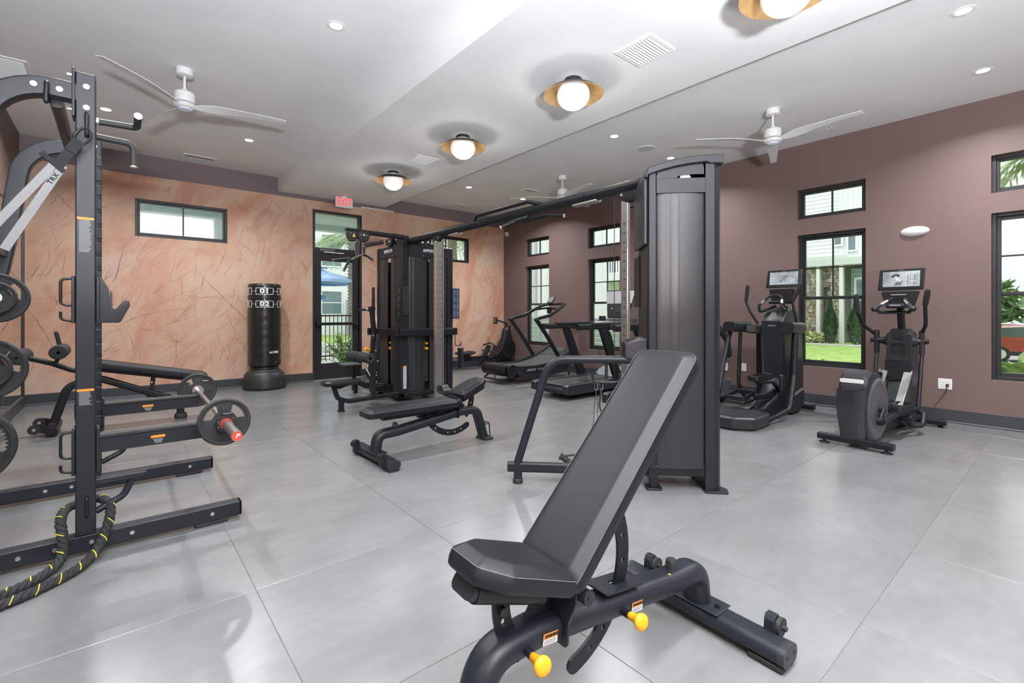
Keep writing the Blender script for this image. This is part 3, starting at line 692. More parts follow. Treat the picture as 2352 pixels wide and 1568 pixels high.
def fan(x, y, z, rot, label):
    t = thing('ceiling_fan', label, 'ceiling fan', (x, y, z), group='three-blade white ceiling fans')
    obj('canopy', G().lathe([(0, 0), (0.070, 0), (0.072, -0.003), (0.072, -0.058), (0.062, -0.066), (0.0, -0.066)], n=32), FANW, t)
    obj('downrod', G().cyl((0, 0, -0.06), (0, 0, -0.19), 0.0115).lathe([(0, -0.185), (0.022, -0.185), (0.024, -0.205), (0.03, -0.215), (0, -0.215)], n=20), FANW, t)
    obj('motor', G().lathe([(0, -0.21), (0.055, -0.212), (0.083, -0.225), (0.088, -0.24), (0.088, -0.30), (0.080, -0.318), (0.05, -0.322), (0, -0.322)], n=36), FANW, t)
    obj('hub', G().lathe([(0, -0.322), (0.08, -0.325), (0.095, -0.342), (0.09, -0.362), (0.066, -0.376), (0, -0.376)], n=36), FANW, t)
    obj('light_lens', G().lathe([(0.062, -0.372), (0.055, -0.388), (0.03, -0.395), (0, -0.396)], n=28), mat('fan_lens', (0.66, 0.68, 0.82), 0.3), t, 'frosted lavender lens')
    me = FANB
    for k_ in range(3):
        o = bpy.data.objects.new('blade', me); COL.objects.link(o); o.parent = t; o.location = (0, 0, -0.348); o.rotation_euler = (0, 0, math.radians(rot + 120 * k_))
    return t
FANB = blade_mesh()
fan(0.497, 5.527, ZL, -12, 'white three-blade ceiling fan in the left ceiling beside the rack')
fan(5.67, 2.211, ZR, 22, 'white three-blade ceiling fan in the right ceiling, nearer one above the wall windows')
fan(5.722, 5.541, ZR, 14, 'white three-blade ceiling fan, farthest one, partly behind the pull-up crossbar')

# exit sign hanging near the door
t = thing('exit_sign', 'white exit sign with red letters hanging above the door', 'exit sign', (3.139, 8.5, ZS))
obj('mount', G().box((-0.05, -0.02, -0.02), (0.05, 0.02, 0), 0.003), WHITEP, t)
obj('housing', G().box((-0.155, -0.022, -0.205), (0.155, 0.022, -0.018), 0.006), WHITEP, t)
obj('lettering', text_g('EXIT', 0.19, face_m((0, -0.0235, -0.111), (1, 0, 0), (0, 0, 1)) @ M.Scale(0.72, 4, (1, 0, 0)), 0.001, bold=0.004), mat('exit_red', (0.75, 0.05, 0.06), 0.4, emit=(1, 0.08, 0.08), estr=0.55), t, 'red letters')
# dome camera
t = thing('security_camera', 'small white dome camera high on the wall by the mural corner', 'camera', (XR, 8.742, 3.109))
obj('base', G().lathe([(0, 0), (0.055, 0), (0.058, 0.01), (0.052, 0.03), (0, 0.03)], frame((0, 0, 0), (-1, 0, 0)), n=28), WHITEP, t)
obj('eyeball', G().sph((-0.045, 0, -0.005), 0.045, 24), WHITEP, t)
obj('lens', G().lathe([(0, 0.012), (0.018, 0.010), (0.022, 0.0), (0, -0.0)], frame((-0.078, -0.022, -0.022), (-0.9, -0.55, -0.3)), n=20), PLASTB, t, 'black lens')
# emergency light
t = thing('emergency_light', 'white oval emergency light on the pink wall between two windows', 'emergency light', (XR, 1.229, 2.179))
g = G(); pr = [(0, 0.055), (0.03, 0.053), (0.06, 0.045), (0.085, 0.03), (0.098, 0.012), (0.10, 0)]
g.lathe(pr, frame((0, 0, 0), (-1, 0, 0)) @ M.Scale(0.58, 4, (0, 1, 0)) @ M.Scale(1.32, 4, (1, 0, 0)), n=40)
body_em = obj('housing', g, WHITEP, t)
for s_ in (-1, 1):
    obj('lamp_head', G().lathe([(0, 0.012), (0.018, 0.008), (0.022, 0)], frame((-0.030, s_ * 0.082, 0), (-0.8, s_ * 0.6, 0)), n=20), CHROME, t)
# outlets and switches
def outlet(p, w, h, n, label, name='wall_outlet', cat='outlet'):
    t = thing(name, label, cat, p); mm = face_m((0, 0, 0), (0, -1, 0), (0, 0, 1)) if p[0] > 7 else face_m((0, 0, 0), (1, 0, 0), (0, 0, 1))
    obj('plate', G().box((-w / 2, -h / 2, 0), (w / 2, h / 2, 0.006), 0.0025, mm), WHITEP, t)
    for i in range(n):
        cx = (i - (n - 1) / 2) * 0.046
        if name == 'light_switch': obj('toggle', G().box((cx - 0.005, -0.012, 0.006), (cx + 0.005, 0.012, 0.012), 0.002, mm), WHITEP, t)
        else:
            for cz in (-0.02, 0.02):
                g = G(); 
                for a in (-0.0065, 0.0065): g.box((cx + a - 0.001, cz - 0.002, 0.006), (cx + a + 0.001, cz + 0.006, 0.0068), m=mm)
                g.cyl(mm @ V((cx, cz - 0.009, 0.006)), mm @ V((cx, cz - 0.009, 0.0068)), 0.0022, n=8)
                obj('socket', g, SLOT, t, smooth=False)
    return t
outlet((XR, 0.965, 0.43), 0.118, 0.118, 2, 'white double outlet on the right wall with a black plug in it')
outlet((XR, 3.186, 0.424), 0.07, 0.115, 1, 'white outlet on the right wall just right of the tall tower')
outlet((XR, 3.46, 0.41), 0.07, 0.115, 1, 'white outlet half hidden by the tall tower edge')
outlet((XR, 6.669, 0.407), 0.07, 0.115, 1, 'white outlet low on the wall above the curved treadmill')
outlet((3.915, YM - 0.003, 1.09), 0.115, 0.115, 2, 'white switch plate on the mural right of the door', 'light_switch', 'switch')
# ================================================================== OUTSIDE
SIDING = mat('white_siding', (0.80, 0.82, 0.81), 0.6)
SIDING2 = mat('pale_blue_siding', (0.36, 0.44, 0.50), 0.6)
GREYS = mat('grey_siding', (0.40, 0.44, 0.48), 0.6)
WTRIM = mat('white_trim', (0.82, 0.83, 0.82), 0.5)
DGLASS = mat('far_glass', (0.20, 0.27, 0.30), 0.08, 0.3)
PORCHC = mat('pale_green_porch_ceiling', (0.60, 0.72, 0.68), 0.6)
def _grass(n, b):
    q = NT(n); c = q.coord(); f = q.noise(c, 3, 6, 0.7); k = q.ramp(f, [(0.3, (0.17, 0.27, 0.07)), (0.5, (0.27, 0.39, 0.10)), (0.7, (0.40, 0.49, 0.17))]); q.l(k, b.inputs['Base Color'])
GRASS = rgb_mat('lawn_grass', _grass, 0.9, 0.2)
CONC = mat('pale_concrete', (0.55, 0.52, 0.47), 0.8, var=0.08, vscale=2)
LEAF = mat('leaf_green', (0.10, 0.20, 0.045), 0.55, var=0.35, vscale=6)
LEAFL = mat('light_leaf_green', (0.26, 0.42, 0.10), 0.5, var=0.3, vscale=6)
LEAFD = mat('dark_evergreen', (0.035, 0.075, 0.030), 0.6, var=0.3, vscale=5)
BARK = mat('palm_bark', (0.30, 0.26, 0.20), 0.85, bump=0.8, bscale=30, var=0.25, vscale=12)
# ground
GZ = -0.12
gx = [XR + 0.2, 14, 27, 30.5]; gy = [-30, -3, 3.2, 6.0, 60]; gz = [[GZ, GZ, GZ, GZ, GZ], [-0.35, -0.35, -0.22, -0.12, -0.12], [-0.98, -0.95, -0.75, -0.03, -0.03], [-0.985, -0.985, -0.985, -0.20, -0.03]]
g = G(); g.add([(x, y, gz[i][k_]) for i, x in enumerate(gx) for k_, y in enumerate(gy)], [(i * 5 + k_, (i + 1) * 5 + k_, (i + 1) * 5 + k_ + 1, i * 5 + k_ + 1) for i in range(3) for k_ in range(4)])
lawn = struct('ground_lawn', g, GRASS); lawn['kind'] = 'structure'
struct('ground_patio', G().box((-40, YM + 0.2, GZ - 0.1), (XR + 0.19, 60, GZ)), CONC)
struct('ground_parking', G().box((30.3, -60, -1.2), (90, 60, -0.98)), mat('asphalt', (0.30, 0.30, 0.30), 0.9, var=0.1))
struct('ground_path', G().box((22.0, 4.2, -0.16), (22.9, 14, -0.03)), CONC)

def leaf_cloud(c, r, n, size, seed, flat=1.0, dirn=None):
    """many small leaf blades in an ellipsoid"""
    rnd = random.Random(seed); g = G(); c = V(c)
    for i in range(n):
        while True:
            p = V((rnd.uniform(-1, 1), rnd.uniform(-1, 1), rnd.uniform(-1, 1)))
            if 0.35 < p.length < 1: break
        q_ = c + V((p.x * r[0], p.y * r[1], p.z * r[2])); s = size * rnd.uniform(0.6, 1.3)
        d = V((rnd.uniform(-1, 1), rnd.uniform(-1, 1), rnd.uniform(-0.6, 0.8))).normalized(); w = d.cross(V((rnd.uniform(-1, 1), rnd.uniform(-1, 1), rnd.uniform(-1, 1)))).normalized()
        g.add([q_, q_ + d * s * 0.5 + w * s * 0.22, q_ + d * s, q_ + d * s * 0.5 - w * s * 0.22], [(0, 1, 2, 3)])
    return g
def palm(p, h, label, crown=1.6, nfr=22, seed=1, r=0.16):
    t = thing('palm_tree', label, 'palm tree', p); g = G(); rnd = random.Random(seed)
    n = int(h / 0.12)
    for i in range(n):
        z = i * h / n; g.lathe([(r * 0.86, z), (r * 1.12, z + h / n * 0.75), (r * 0.9, z + h / n)], n=12)
    obj('trunk', g, BARK, t, ang=80)
    g = G()
    for i in range(nfr):
        a = 2 * PI * i / nfr + rnd.uniform(-.2, .2); el = rnd.uniform(-0.2, 1.1); L = crown * rnd.uniform(0.8, 1.1); d = V((math.cos(a), math.sin(a), 0)); sd = V((-math.sin(a), math.cos(a), 0))
        pts = []
        for k_ in range(11):
            s = k_ / 10; pts.append(V((0, 0, h)) + d * (L * s * math.cos(el * (1 - s * 0.5))) + V((0, 0, L * (math.sin(el) * s - 0.75 * s * s))))
        g.sweep(pts, circ(0.012, 5))
        for k_ in range(2, 11):
            for f in (0, 0.5):
                pa = pts[k_] if f == 0 else (pts[k_] + pts[k_ - 1]) / 2
                for sg in (-1, 1):
                    ll = L * 0.36 * (1 - abs(k_ / 10 - 0.5)); tip = pa + sd * sg * ll * 0.75 + d * ll * 0.55 + V((0, 0, -ll * rnd.uniform(0.3, 0.7)))
                    g.add([pa, (pa + tip) / 2 + d * 0.02, tip, (pa + tip) / 2 - d * 0.02], [(0, 1, 2, 3)])
    obj('fronds', g, mat('palm_frond', (0.30, 0.40, 0.20), 0.55, var=0.25), t, smooth=False, recalc=False)
    return t
def wind(w_, parent, frame_m):
    pass
# --- covered porch beyond the mural wall
PY = 12.3; PZ = 3.42
t = thing('porch', 'pale green covered porch ceiling and posts seen through the door transom', 'porch', (3, 10.5, GZ))
g = G(); g.box((-4.0, YM + 0.2, PZ), (XR, PY, PZ + 0.1)); obj('porch_ceiling', g, PORCHC, t, world=True, smooth=False)
obj('beam', G().box((-4.0, PY - 0.25, PZ - 0.13), (XR, PY, PZ)), PORCHC, t, world=True, smooth=False)
for x in (1.62, 5.0): obj('post', G().box((x, PY - 0.22, GZ), (x + 0.24, PY, PZ - 0.13), 0.004), WTRIM, t, world=True, smooth=False)
obj('side_wall', G().box((1.9, 9.9, 2.0), (2.05, PY - 0.25, PZ)), PORCHC, t, world=True, smooth=False)
# --- far apartment building beyond the patio
def windows_on(root, rects, mtx, fr=WTRIM):
    for x0, x1, z0, z1 in rects:
        g = G(); g.plate(rect(x0 - 0.08, x1 + 0.08, z0 - 0.08, z1 + 0.08), [rect(x0, x1, z0, z1)], 0.06, mtx); g.box((x0, (z0 + z1) / 2 - 0.03, -0.03), (x1, (z0 + z1) / 2 + 0.03, 0.03), m=mtx)
        w = obj('window', g, fr, root, world=True, smooth=False)
        obj('pane', G().box((x0, z0, -0.01), (x1, z1, 0.01), m=mtx), DGLASS, w, world=True, smooth=False)
yb = 30
t = thing('apartment_building', 'white apartment building with small windows beyond the pool patio', 'building', (12, yb, GZ))
obj('wall', G().box((2.5, yb, GZ), (30, yb + 6, 9)), SIDING, t, world=True, smooth=False)
g = G()
for i in range(60): x = 2.6 + i * 0.45; g.box((x, yb - 0.03, GZ), (x + 0.05, yb, 9))
obj('batten', g, WTRIM, t, world=True, smooth=False, kind='stuff')
mt = M(((1, 0, 0, 0), (0, 0, -1, yb - 0.04), (0, 1, 0, 0), (0, 0, 0, 1)))
windows_on(t, [(9.7, 10.9, 4.2, 6.1), (9.7, 10.9, 1.2, 2.6), (13.4, 14.5, 4.2, 6.1), (6.5, 7.6, 4.2, 6.1), (6.5, 7.6, 1.2, 2.6)], mt)
obj('roof', G().box((2.2, yb - 0.4, 9), (30.4, yb + 6.4, 9.4)), GREYS, t, world=True, smooth=False)
obj('entry_block', G().box((11.2, yb - 2.5, GZ), (14.2, yb, 2.1)), GREYS, t, world=True, smooth=False)
# palms by the door and small window
palm((6.6, 16.8, GZ), 3.9, 'palm tree with rough trunk seen through the glass door', 1.9, 26, 3, 0.24)
palm((9.55, 14.9, GZ), 4.2, 'palm tree trunk seen through the small right window on the mural wall', 1.5, 24, 9, 0.17)
# umbrellas
def umbrella(p, r, h, label):
    t = thing('patio_umbrella', label, 'umbrella', p, group='blue patio umbrellas'); n = 8
    obj('pole', G().cyl((0, 0, 0), (0, 0, h), 0.025), WTRIM, t)
    g = G(); g.lathe([(0, h + 0.05), (r * 0.3, h - 0.12), (r, h - 0.46), (r, h - 0.56)], n=n); g.lathe([(0, h + 0.16), (r * 0.28, h + 0.02)], n=n)
    obj('canopy', g, mat('blue_canvas', (0.34, 0.50, 0.78), 0.7), t, smooth=False)
umbrella((5.55, 18.0, GZ), 1.75, 3.0, 'pale blue patio umbrella seen through the door, higher one')
umbrella((5.0, 19.6, GZ), 1.6, 2.45, 'pale blue patio umbrella seen through the door, lower one behind')
# iron fence
t = thing('iron_fence', 'black iron railing fence across the patio outside the door', 'fence', (3, 13.6, GZ))
BLKI = mat('black_iron', (0.02, 0.02, 0.022), 0.5)
for z in (GZ + 0.12, GZ + 1.05, GZ + 1.26): obj('rail', G().box((0, 13.58, z), (9, 13.62, z + 0.04)), BLKI, t, world=True, smooth=False)
me = mesh_of('picket', G().box((-0.009, -0.009, 0.02), (0.009, 0.009, 1.32)), BLKI, smooth=False)
for i in range(60):
    o = bpy.data.objects.new('picket', me); COL.objects.link(o); o.parent = t; o.location = (2.2 + i * 0.115 - 3, 0, 0)
# broad-leaved plants in front of the fence
def bigleaf(p, r, h, n, label, m, seed):
    t = thing('leafy_shrub', label, 'shrub', p); rnd = random.Random(seed)
    g = G(); L = G()
    for i in range(n):
        a = rnd.uniform(0, 2 * PI); el = rnd.uniform(0.25, 1.3); ll = h * rnd.uniform(0.5, 1.0); d = V((math.cos(a) * math.cos(el) * r / h, math.sin(a) * math.cos(el) * r / h, math.sin(el))); tip = d * ll
        g.tube([(0, 0, 0), tip * 0.6 + V((0, 0, 0.04)), tip], 0.006, 5)
        for k_ in range(9):
            b_ = 2 * PI * k_ / 9; o = V((math.cos(b_), math.sin(b_), rnd.uniform(-0.45, 0.1))); w = V((-math.sin(b_), math.cos(b_), 0)); s = 0.15 * rnd.uniform(0.8, 1.3)
            L.add([tip, tip + o * s * 0.55 + w * s * 0.15, tip + o * s, tip + o * s * 0.55 - w * s * 0.15], [(0, 1, 2, 3)])
    obj('stems', g, LEAF, t); obj('foliage', L, m, t, smooth=False, recalc=False)
bigleaf((4.35, 11.6, GZ), 0.75, 0.95, 90, 'light green shrub with fingered leaves outside the glass door, taller one', LEAFL, 4)
bigleaf((4.15, 10.6, GZ), 0.60, 0.55, 70, 'low green shrub with fingered leaves right outside the door glass', LEAFL, 5)
bigleaf((5.1, 12.3, GZ), 0.6, 0.8, 60, 'green leafy shrub by the iron fence behind the door edge', LEAF, 6)

# --- white building wing seen through the two far wall windows
t = thing('apartment_wing', 'white panelled apartment wing with balcony outside the far right wall windows', 'building', (15, 18, GZ))
obj('wall', G().box((14.2, 11.45, -0.4), (22, 29.0, 8.5)), SIDING, t, world=True, smooth=False)
g = G()
for i in range(34): y = 11.65 + i * 0.50; g.box((14.16, y, -0.4), (14.2, y + 0.05, 8.5))
obj('batten', g, WTRIM, t, world=True, smooth=False, kind='stuff')
obj('downpipe', G().box((14.08, 15.3, -0.3), (14.2, 15.45, 8.5)), mat('pipe_grey', (0.55, 0.57, 0.57), 0.5), t, world=True, smooth=False)
mt = M(((0, 0, -1, 14.15), (1, 0, 0, 0), (0, 1, 0, 0), (0, 0, 0, 1)))
windows_on(t, [(17.6, 18.6, 3.2, 4.8)], mt)
obj('balcony_floor', G().box((14.2, 8.5, 2.45), (18, 11.45, 2.75)), WTRIM, t, world=True, smooth=False)
for y in (8.5, 9.9): obj('balcony_post', G().box((14.2, y, -0.35), (14.42, y + 0.20, 2.45)), WTRIM, t, world=True, smooth=False)
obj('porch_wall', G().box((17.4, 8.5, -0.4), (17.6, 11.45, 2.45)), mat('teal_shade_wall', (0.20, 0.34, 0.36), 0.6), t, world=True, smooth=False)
obj('upper_wall', G().box((17.0, 8.5, 2.75), (17.4, 11.45, 8.5)), SIDING, t, world=True, smooth=False)
rl = obj('balcony_rail', G().box((14.22, 8.5, 3.75), (14.28, 11.45, 3.81)), BLKI, t, world=True, smooth=False)
me = mesh_of('baluster', G().box((-0.012, -0.012, 0), (0.012, 0.012, 1.0)), BLKI, smooth=False)
for i in range(26):
    o = bpy.data.objects.new('baluster', me); COL.objects.link(o); o.parent = rl; o.location = (14.25 - 15, 8.55 + i * 0.115 - 18, 2.75 - GZ)
# slatted grey fence
t = thing('slatted_fence', 'grey horizontal slat fence outside the far right wall windows', 'fence', (11.3, 13, GZ))
SL = mat('grey_slat', (0.33, 0.38, 0.39), 0.6); me = mesh_of('slat', G().box((-0.012, -8, 0), (0.012, 8, 0.135)), SL, smooth=False)
for i in range(8):
    o = bpy.data.objects.new('slat', me); COL.objects.link(o); o.parent = t; o.location = (0, 2.5, 0.0 + i * 0.152)
for y in (8.0, 10, 12, 14, 16, 18): obj('post', G().box((11.32, y, GZ - 0.1), (11.40, y + 0.08, 1.12)), SL, t, world=True, smooth=False)
solo('garden_plant', leaf_cloud((9.6, 10.0, 0.10), (0.5, 0.6, 0.25), 320, 0.16, 11), LEAFL, 'low bright green plant against the slatted fence outside', 'plant', (9.6, 10.0, GZ), world=True, smooth=False)
# --- stone portico building seen through the middle window
BX = 24.0
t = thing('stone_portico_building', 'white sided house with stone columned porch beyond the lawn', 'building', (BX, 7, -0.05))
obj('wall', G().box((BX + 1.6, 4.6, -0.2), (BX + 6, 16, 10.5)), SIDING, t, world=True, smooth=False)
obj('side_wing', G().box((BX + 0.8, 4.6, -0.2), (BX + 1.6, 6.42, 3.2)), SIDING2, t, world=True, smooth=False)
g = G()
for i in range(36): z = 3.9 + i * 0.18; g.box((BX + 1.56, 7.15, z), (BX + 1.6, 16, z + 0.165))
obj('clapboard', g, SIDING, t, world=True, smooth=False, kind='stuff')
g = G()
for i in range(12): y = 4.75 + i * 0.2; g.box((BX + 1.56, y, 3.9), (BX + 1.6, y + 0.025, 10.5))
obj('batten', g, WTRIM, t, world=True, smooth=False, kind='stuff')
g = G()
for i in range(20): z = -0.1 + i * 0.165; g.box((BX + 0.77, 4.6, z), (BX + 0.8, 6.42, z + 0.15))
obj('lap_board', g, SIDING2, t, world=True, smooth=False, kind='stuff')
mt = M(((0, 0, -1, BX + 0.74), (1, 0, 0, 0), (0, 1, 0, 0), (0, 0, 0, 1)))
windows_on(t, [(5.95, 6.22, 0.9, 2.7)], mt)
mt = M(((0, 0, -1, BX + 1.52), (1, 0, 0, 0), (0, 1, 0, 0), (0, 0, 0, 1)))
windows_on(t, [(6.45, 6.72, 4.1, 5.4), (7.0, 7.25, 4.4, 5.7)], mt)
obj('porch_roof', G().box((BX - 0.3, 5.5, 3.30), (BX + 1.7, 13, 3.60)).box((BX - 0.25, 6.3, 3.60), (BX + 1.6, 13, 3.72)), mat('porch_fascia', (0.66, 0.69, 0.67), 0.6), t, world=True, smooth=False)
for y in (6.47, 7.34): obj('post', G().box((BX - 0.22, y, -0.1), (BX - 0.08, y + 0.13, 3.30)), WTRIM, t, world=True, smooth=False)
STM = [mat('stone_a', (0.42, 0.36, 0.27), 0.85, bump=0.5, bscale=20, var=0.2), mat('stone_b', (0.30, 0.26, 0.22), 0.85, bump=0.5, bscale=20, var=0.2), mat('stone_c', (0.50, 0.46, 0.38), 0.85, bump=0.5, bscale=20, var=0.2), mat('stone_d', (0.34, 0.25, 0.18), 0.85, bump=0.5, bscale=20, var=0.2)]
core = obj('stone_wall', G().box((BX + 0.10, 6.60, -0.1), (BX + 0.6, 7.02, 3.30)).box((BX + 0.10, 7.34, -0.1), (BX + 0.6, 9.6, 3.30)).box((BX + 0.3, 7.02, 2.4), (BX + 0.6, 7.34, 3.30)), mat('mortar', (0.42, 0.40, 0.36), 0.9), t, world=True, smooth=False)
rnd = random.Random(5); SM = []
for k_ in range(8):
    n = rnd.choice((5, 6, 7)); o_ = [(0.5 * math.cos(2 * PI * i / n + rnd.uniform(-.25, .25)) , 0.5 * math.sin(2 * PI * i / n + rnd.uniform(-.25, .25))) for i in range(n)]
    SM.append(mesh_of('stone', G().plate(o_, (), 0.10, M(((0, 0, 1, 0), (1, 0, 0, 0), (0, 1, 0, 0), (0, 0, 0, 1))), bev=0.03), STM[k_ % 4], ang=20))
cnt = 0
for ya, yb_, za, zb in ((6.60, 7.02, -0.05, 3.28), (7.36, 9.4, -0.05, 3.28), (7.02, 7.34, 2.45, 3.28)):
    z = za + 0.09; row = 0
    while z < zb:
        y = ya + 0.08 + (row % 2) * 0.06; hh = rnd.uniform(0.14, 0.21)
        while y < yb_ and cnt < 290:
            w_ = rnd.uniform(0.15, 0.27)
            o = bpy.data.objects.new('stone', rnd.choice(SM)); COL.objects.link(o); o.parent = core
            o.location = (BX + (0.09 if ya != 7.02 else 0.29) - BX, y + rnd.uniform(-.03, .03) - 7, z + rnd.uniform(-.02, .02) + 0.05); o.scale = (1, w_ * 1.12, hh * 1.25); cnt += 1
            y += w_ * 0.95
        z += hh; row += 1
def cypress(p, h, r, label, seed):
    t = thing('conical_evergreen', label, 'evergreen', p); g = G()
    rnd = random.Random(seed)
    obj('trunk', G().cyl((0, 0, 0), (0, 0, h * 0.6), 0.04), BARK, t)
    for i in range(900):
        z = rnd.random() ** 0.8; a = rnd.uniform(0, 2 * PI); rr = r * (0.35 + 1.1 * math.sin(min(1, z * 1.15 + 0.12) * PI) ** 0.8) * rnd.uniform(0.7, 1.0) * (1 if z < .75 else (1 - z) * 4)
        p0 = V((rr * math.cos(a), rr * math.sin(a), z * h)); d = V((math.cos(a) * .4, math.sin(a) * .4, 1)).normalized() * 0.18; w = V((-math.sin(a), math.cos(a), 0)) * 0.035
        g.add([p0, p0 + d * .5 + w, p0 + d, p0 + d * .5 - w], [(0, 1, 2, 3)])
    obj('foliage', g, LEAFD, t, smooth=False, recalc=False)
cypress((BX - 1.25, 6.62, -0.05), 1.75, 0.17, 'slim dark conical evergreen in front of the stone column', 1)
cypress((BX - 1.3, 5.72, -0.05), 1.75, 0.20, 'dark conical evergreen by the blue-grey wing, right one', 2)
solo('ornamental_grass', leaf_cloud((BX - 0.8, 7.75, 0.12), (0.5, 1.1, 0.22), 900, 0.22, 21), mat('pale_grass', (0.45, 0.50, 0.22), 0.7, var=0.2), 'row of pale ornamental grass at the stone wall foot', 'plant', (BX - 0.8, 7.75, -0.05), world=True, smooth=False)
solo('garden_plant', leaf_cloud((9.2, 2.9, 0.15), (0.5, 0.6, 0.28), 260, 0.12, 31), mat('olive_leaf', (0.30, 0.33, 0.12), 0.6, var=0.3), 'low olive plant just outside the middle window sill', 'plant', (9.2, 2.9, GZ), world=True, smooth=False)
struct('ground_walk', G().box((8.2, -3.0, -0.2), (10.2, 2.2, -0.13)), CONC)
solo('ornamental_grass', leaf_cloud((8.6, -0.05, 0.25), (0.35, 0.9, 0.30), 900, 0.40, 33), mat('green_blade', (0.34, 0.48, 0.16), 0.6, var=0.2), 'tall grass tuft under the rightmost window', 'plant', (8.6, 0, GZ), world=True, smooth=False)
palm((9.9, -0.40, GZ), 4.0, 'palm fronds hanging into the top of the rightmost window', 1.5, 30, 15, 0.13)
# trees along the far side of the parking
for i in range(9):
    y = -26 + i * 4.4; r = 2.0 + random.random() * 0.35; p = (55 + random.uniform(-2, 2), y, -1)
    t = thing('broadleaf_tree', 'dense green tree in the tree line beyond the parked cars', 'tree', p, group='tree line beyond the parking')
    obj('crown', leaf_cloud((0, 0, 2.7), (r, r, 2.3), 900, 0.8, 50 + i), LEAF, t, smooth=False, recalc=False)
    obj('trunk', G().cyl((0, 0, 0), (0, 0, 3), 0.18), BARK, t)
# red suv
CARR = mat('dark_red_paint', (0.28, 0.018, 0.022), 0.25, 0.2, coat=0.8)
def suv(p, rz, label):
    t = thing('car', label, 'car', p, rz)
    side = poly_round([(-2.2, 0.45), (-2.28, 0.95), (-2.05, 1.08), (-1.95, 1.12), (-1.55, 1.62), (-0.4, 1.68), (0.5, 1.62), (1.15, 1.12), (2.1, 0.98), (2.25, 0.75), (2.2, 0.42), (1.85, 0.36), (-1.8, 0.36)], [0.1] * 13)
    mt_ = M(((1, 0, 0, 0), (0, 0, -1, 0), (0, 1, 0, 0), (0, 0, 0, 1)))
    obj('body', G().plate(side, (), 1.78, mt_, bev=0.10), CARR, t, ang=25)
    for s_ in (-1, 1):
        obj('side_window', G().plate(poly_round([(-1.75, 1.14), (-1.48, 1.54), (-0.4, 1.60), (0.42, 1.54), (0.98, 1.14)], 0.05), (), 0.02, T(0, s_ * 0.885, 0) @ mt_), mat('car_glass', (0.06, 0.08, 0.09), 0.05), t)
        obj('window_chrome', G().tube([(-1.8, s_ * 0.895, 1.13), (-1.5, s_ * 0.895, 1.57), (-0.4, s_ * 0.895, 1.63), (0.45, s_ * 0.895, 1.57)], 0.014, 6), CHROME, t)
        obj('lower_cladding', G().box((-2.0, s_ * 0.84, 0.30), (2.05, s_ * 0.90, 0.50), 0.02), PLASTB, t)
        for x in (-1.35, 1.4):
            w = obj('wheel', G().cyl((x, s_ * 0.66, 0.36), (x, s_ * 0.905, 0.36), 0.36, n=28), RUBBER, t)
            obj('rim', G().cyl((x, s_ * 0.89, 0.36), (x, s_ * 0.915, 0.36), 0.23, n=10), mat('alloy', (0.6, 0.6, 0.6), 0.3, 0.8), w, smooth=False)
        obj('tail_light', G().box((-2.27, s_ * 0.55, 0.95), (-1.95, s_ * 0.88, 1.10), 0.03), RED, t)
        obj('roof_rail', G().tube([(-1.4, s_ * 0.65, 1.66), (-1.3, s_ * 0.65, 1.73), (0.3, s_ * 0.65, 1.71), (0.4, s_ * 0.65, 1.63)], 0.02, 6), CHROME, t)
    obj('rear_window', G().box((-0.03, -0.68, 0), (0.03, 0.68, 0.42), 0.02, T(-1.86, 0, 1.15) @ RY(38)), MATS['car_glass'], t)
    return t
suv((32.0, 1.25, -0.98), -75, 'dark red suv parked beyond the lawn, seen in the rightmost window')
# ================================================================== ADJUSTABLE BENCHES
def arcplate(c, r0, r1, a0, a1, n=18, cap=True):
    """curved strap outline in XZ, angles in degrees"""
    o = []
    for k_ in range(n + 1): a = math.radians(a0 + (a1 - a0) * k_ / n); o.append((c[0] + r1 * math.cos(a), c[1] + r1 * math.sin(a)))
    rm, w = (r0 + r1) / 2, (r1 - r0) / 2; s = 1 if a1 > a0 else -1
    for q_ in range(1, 6):
        t_ = PI * q_ / 6; a = math.radians(a1); ca = (c[0] + rm * math.cos(a), c[1] + rm * math.sin(a))
        o.append((ca[0] + w * (math.cos(a) * math.cos(t_) - s * math.sin(a) * math.sin(t_)), ca[1] + w * (math.sin(a) * math.cos(t_) + s * math.cos(a) * math.sin(t_))))
    for k_ in range(n, -1, -1): a = math.radians(a0 + (a1 - a0) * k_ / n); o.append((c[0] + r0 * math.cos(a), c[1] + r0 * math.sin(a)))
    return o
def hole(cx, cy, r, n=12, rx=None, ang=0):
    rx = rx or r; ca, sa = math.cos(ang), math.sin(ang)
    return [(cx + rx * math.cos(2 * PI * k_ / n) * ca - r * math.sin(2 * PI * k_ / n) * sa, cy + rx * math.cos(2 * PI * k_ / n) * sa + r * math.sin(2 * PI * k_ / n) * ca) for k_ in range(n)]
XZ = M(((1, 0, 0, 0), (0, 0, -1, 0), (0, 1, 0, 0), (0, 0, 0, 1)))      # local XY -> XZ plane, normal -Y
def stitch(outline, z, inset, r=0.0008):
    pts = [(x, y, z) for x, y in outline]; g = G()
    g.sweep(pts, circ(r, 4), closed=True); return g
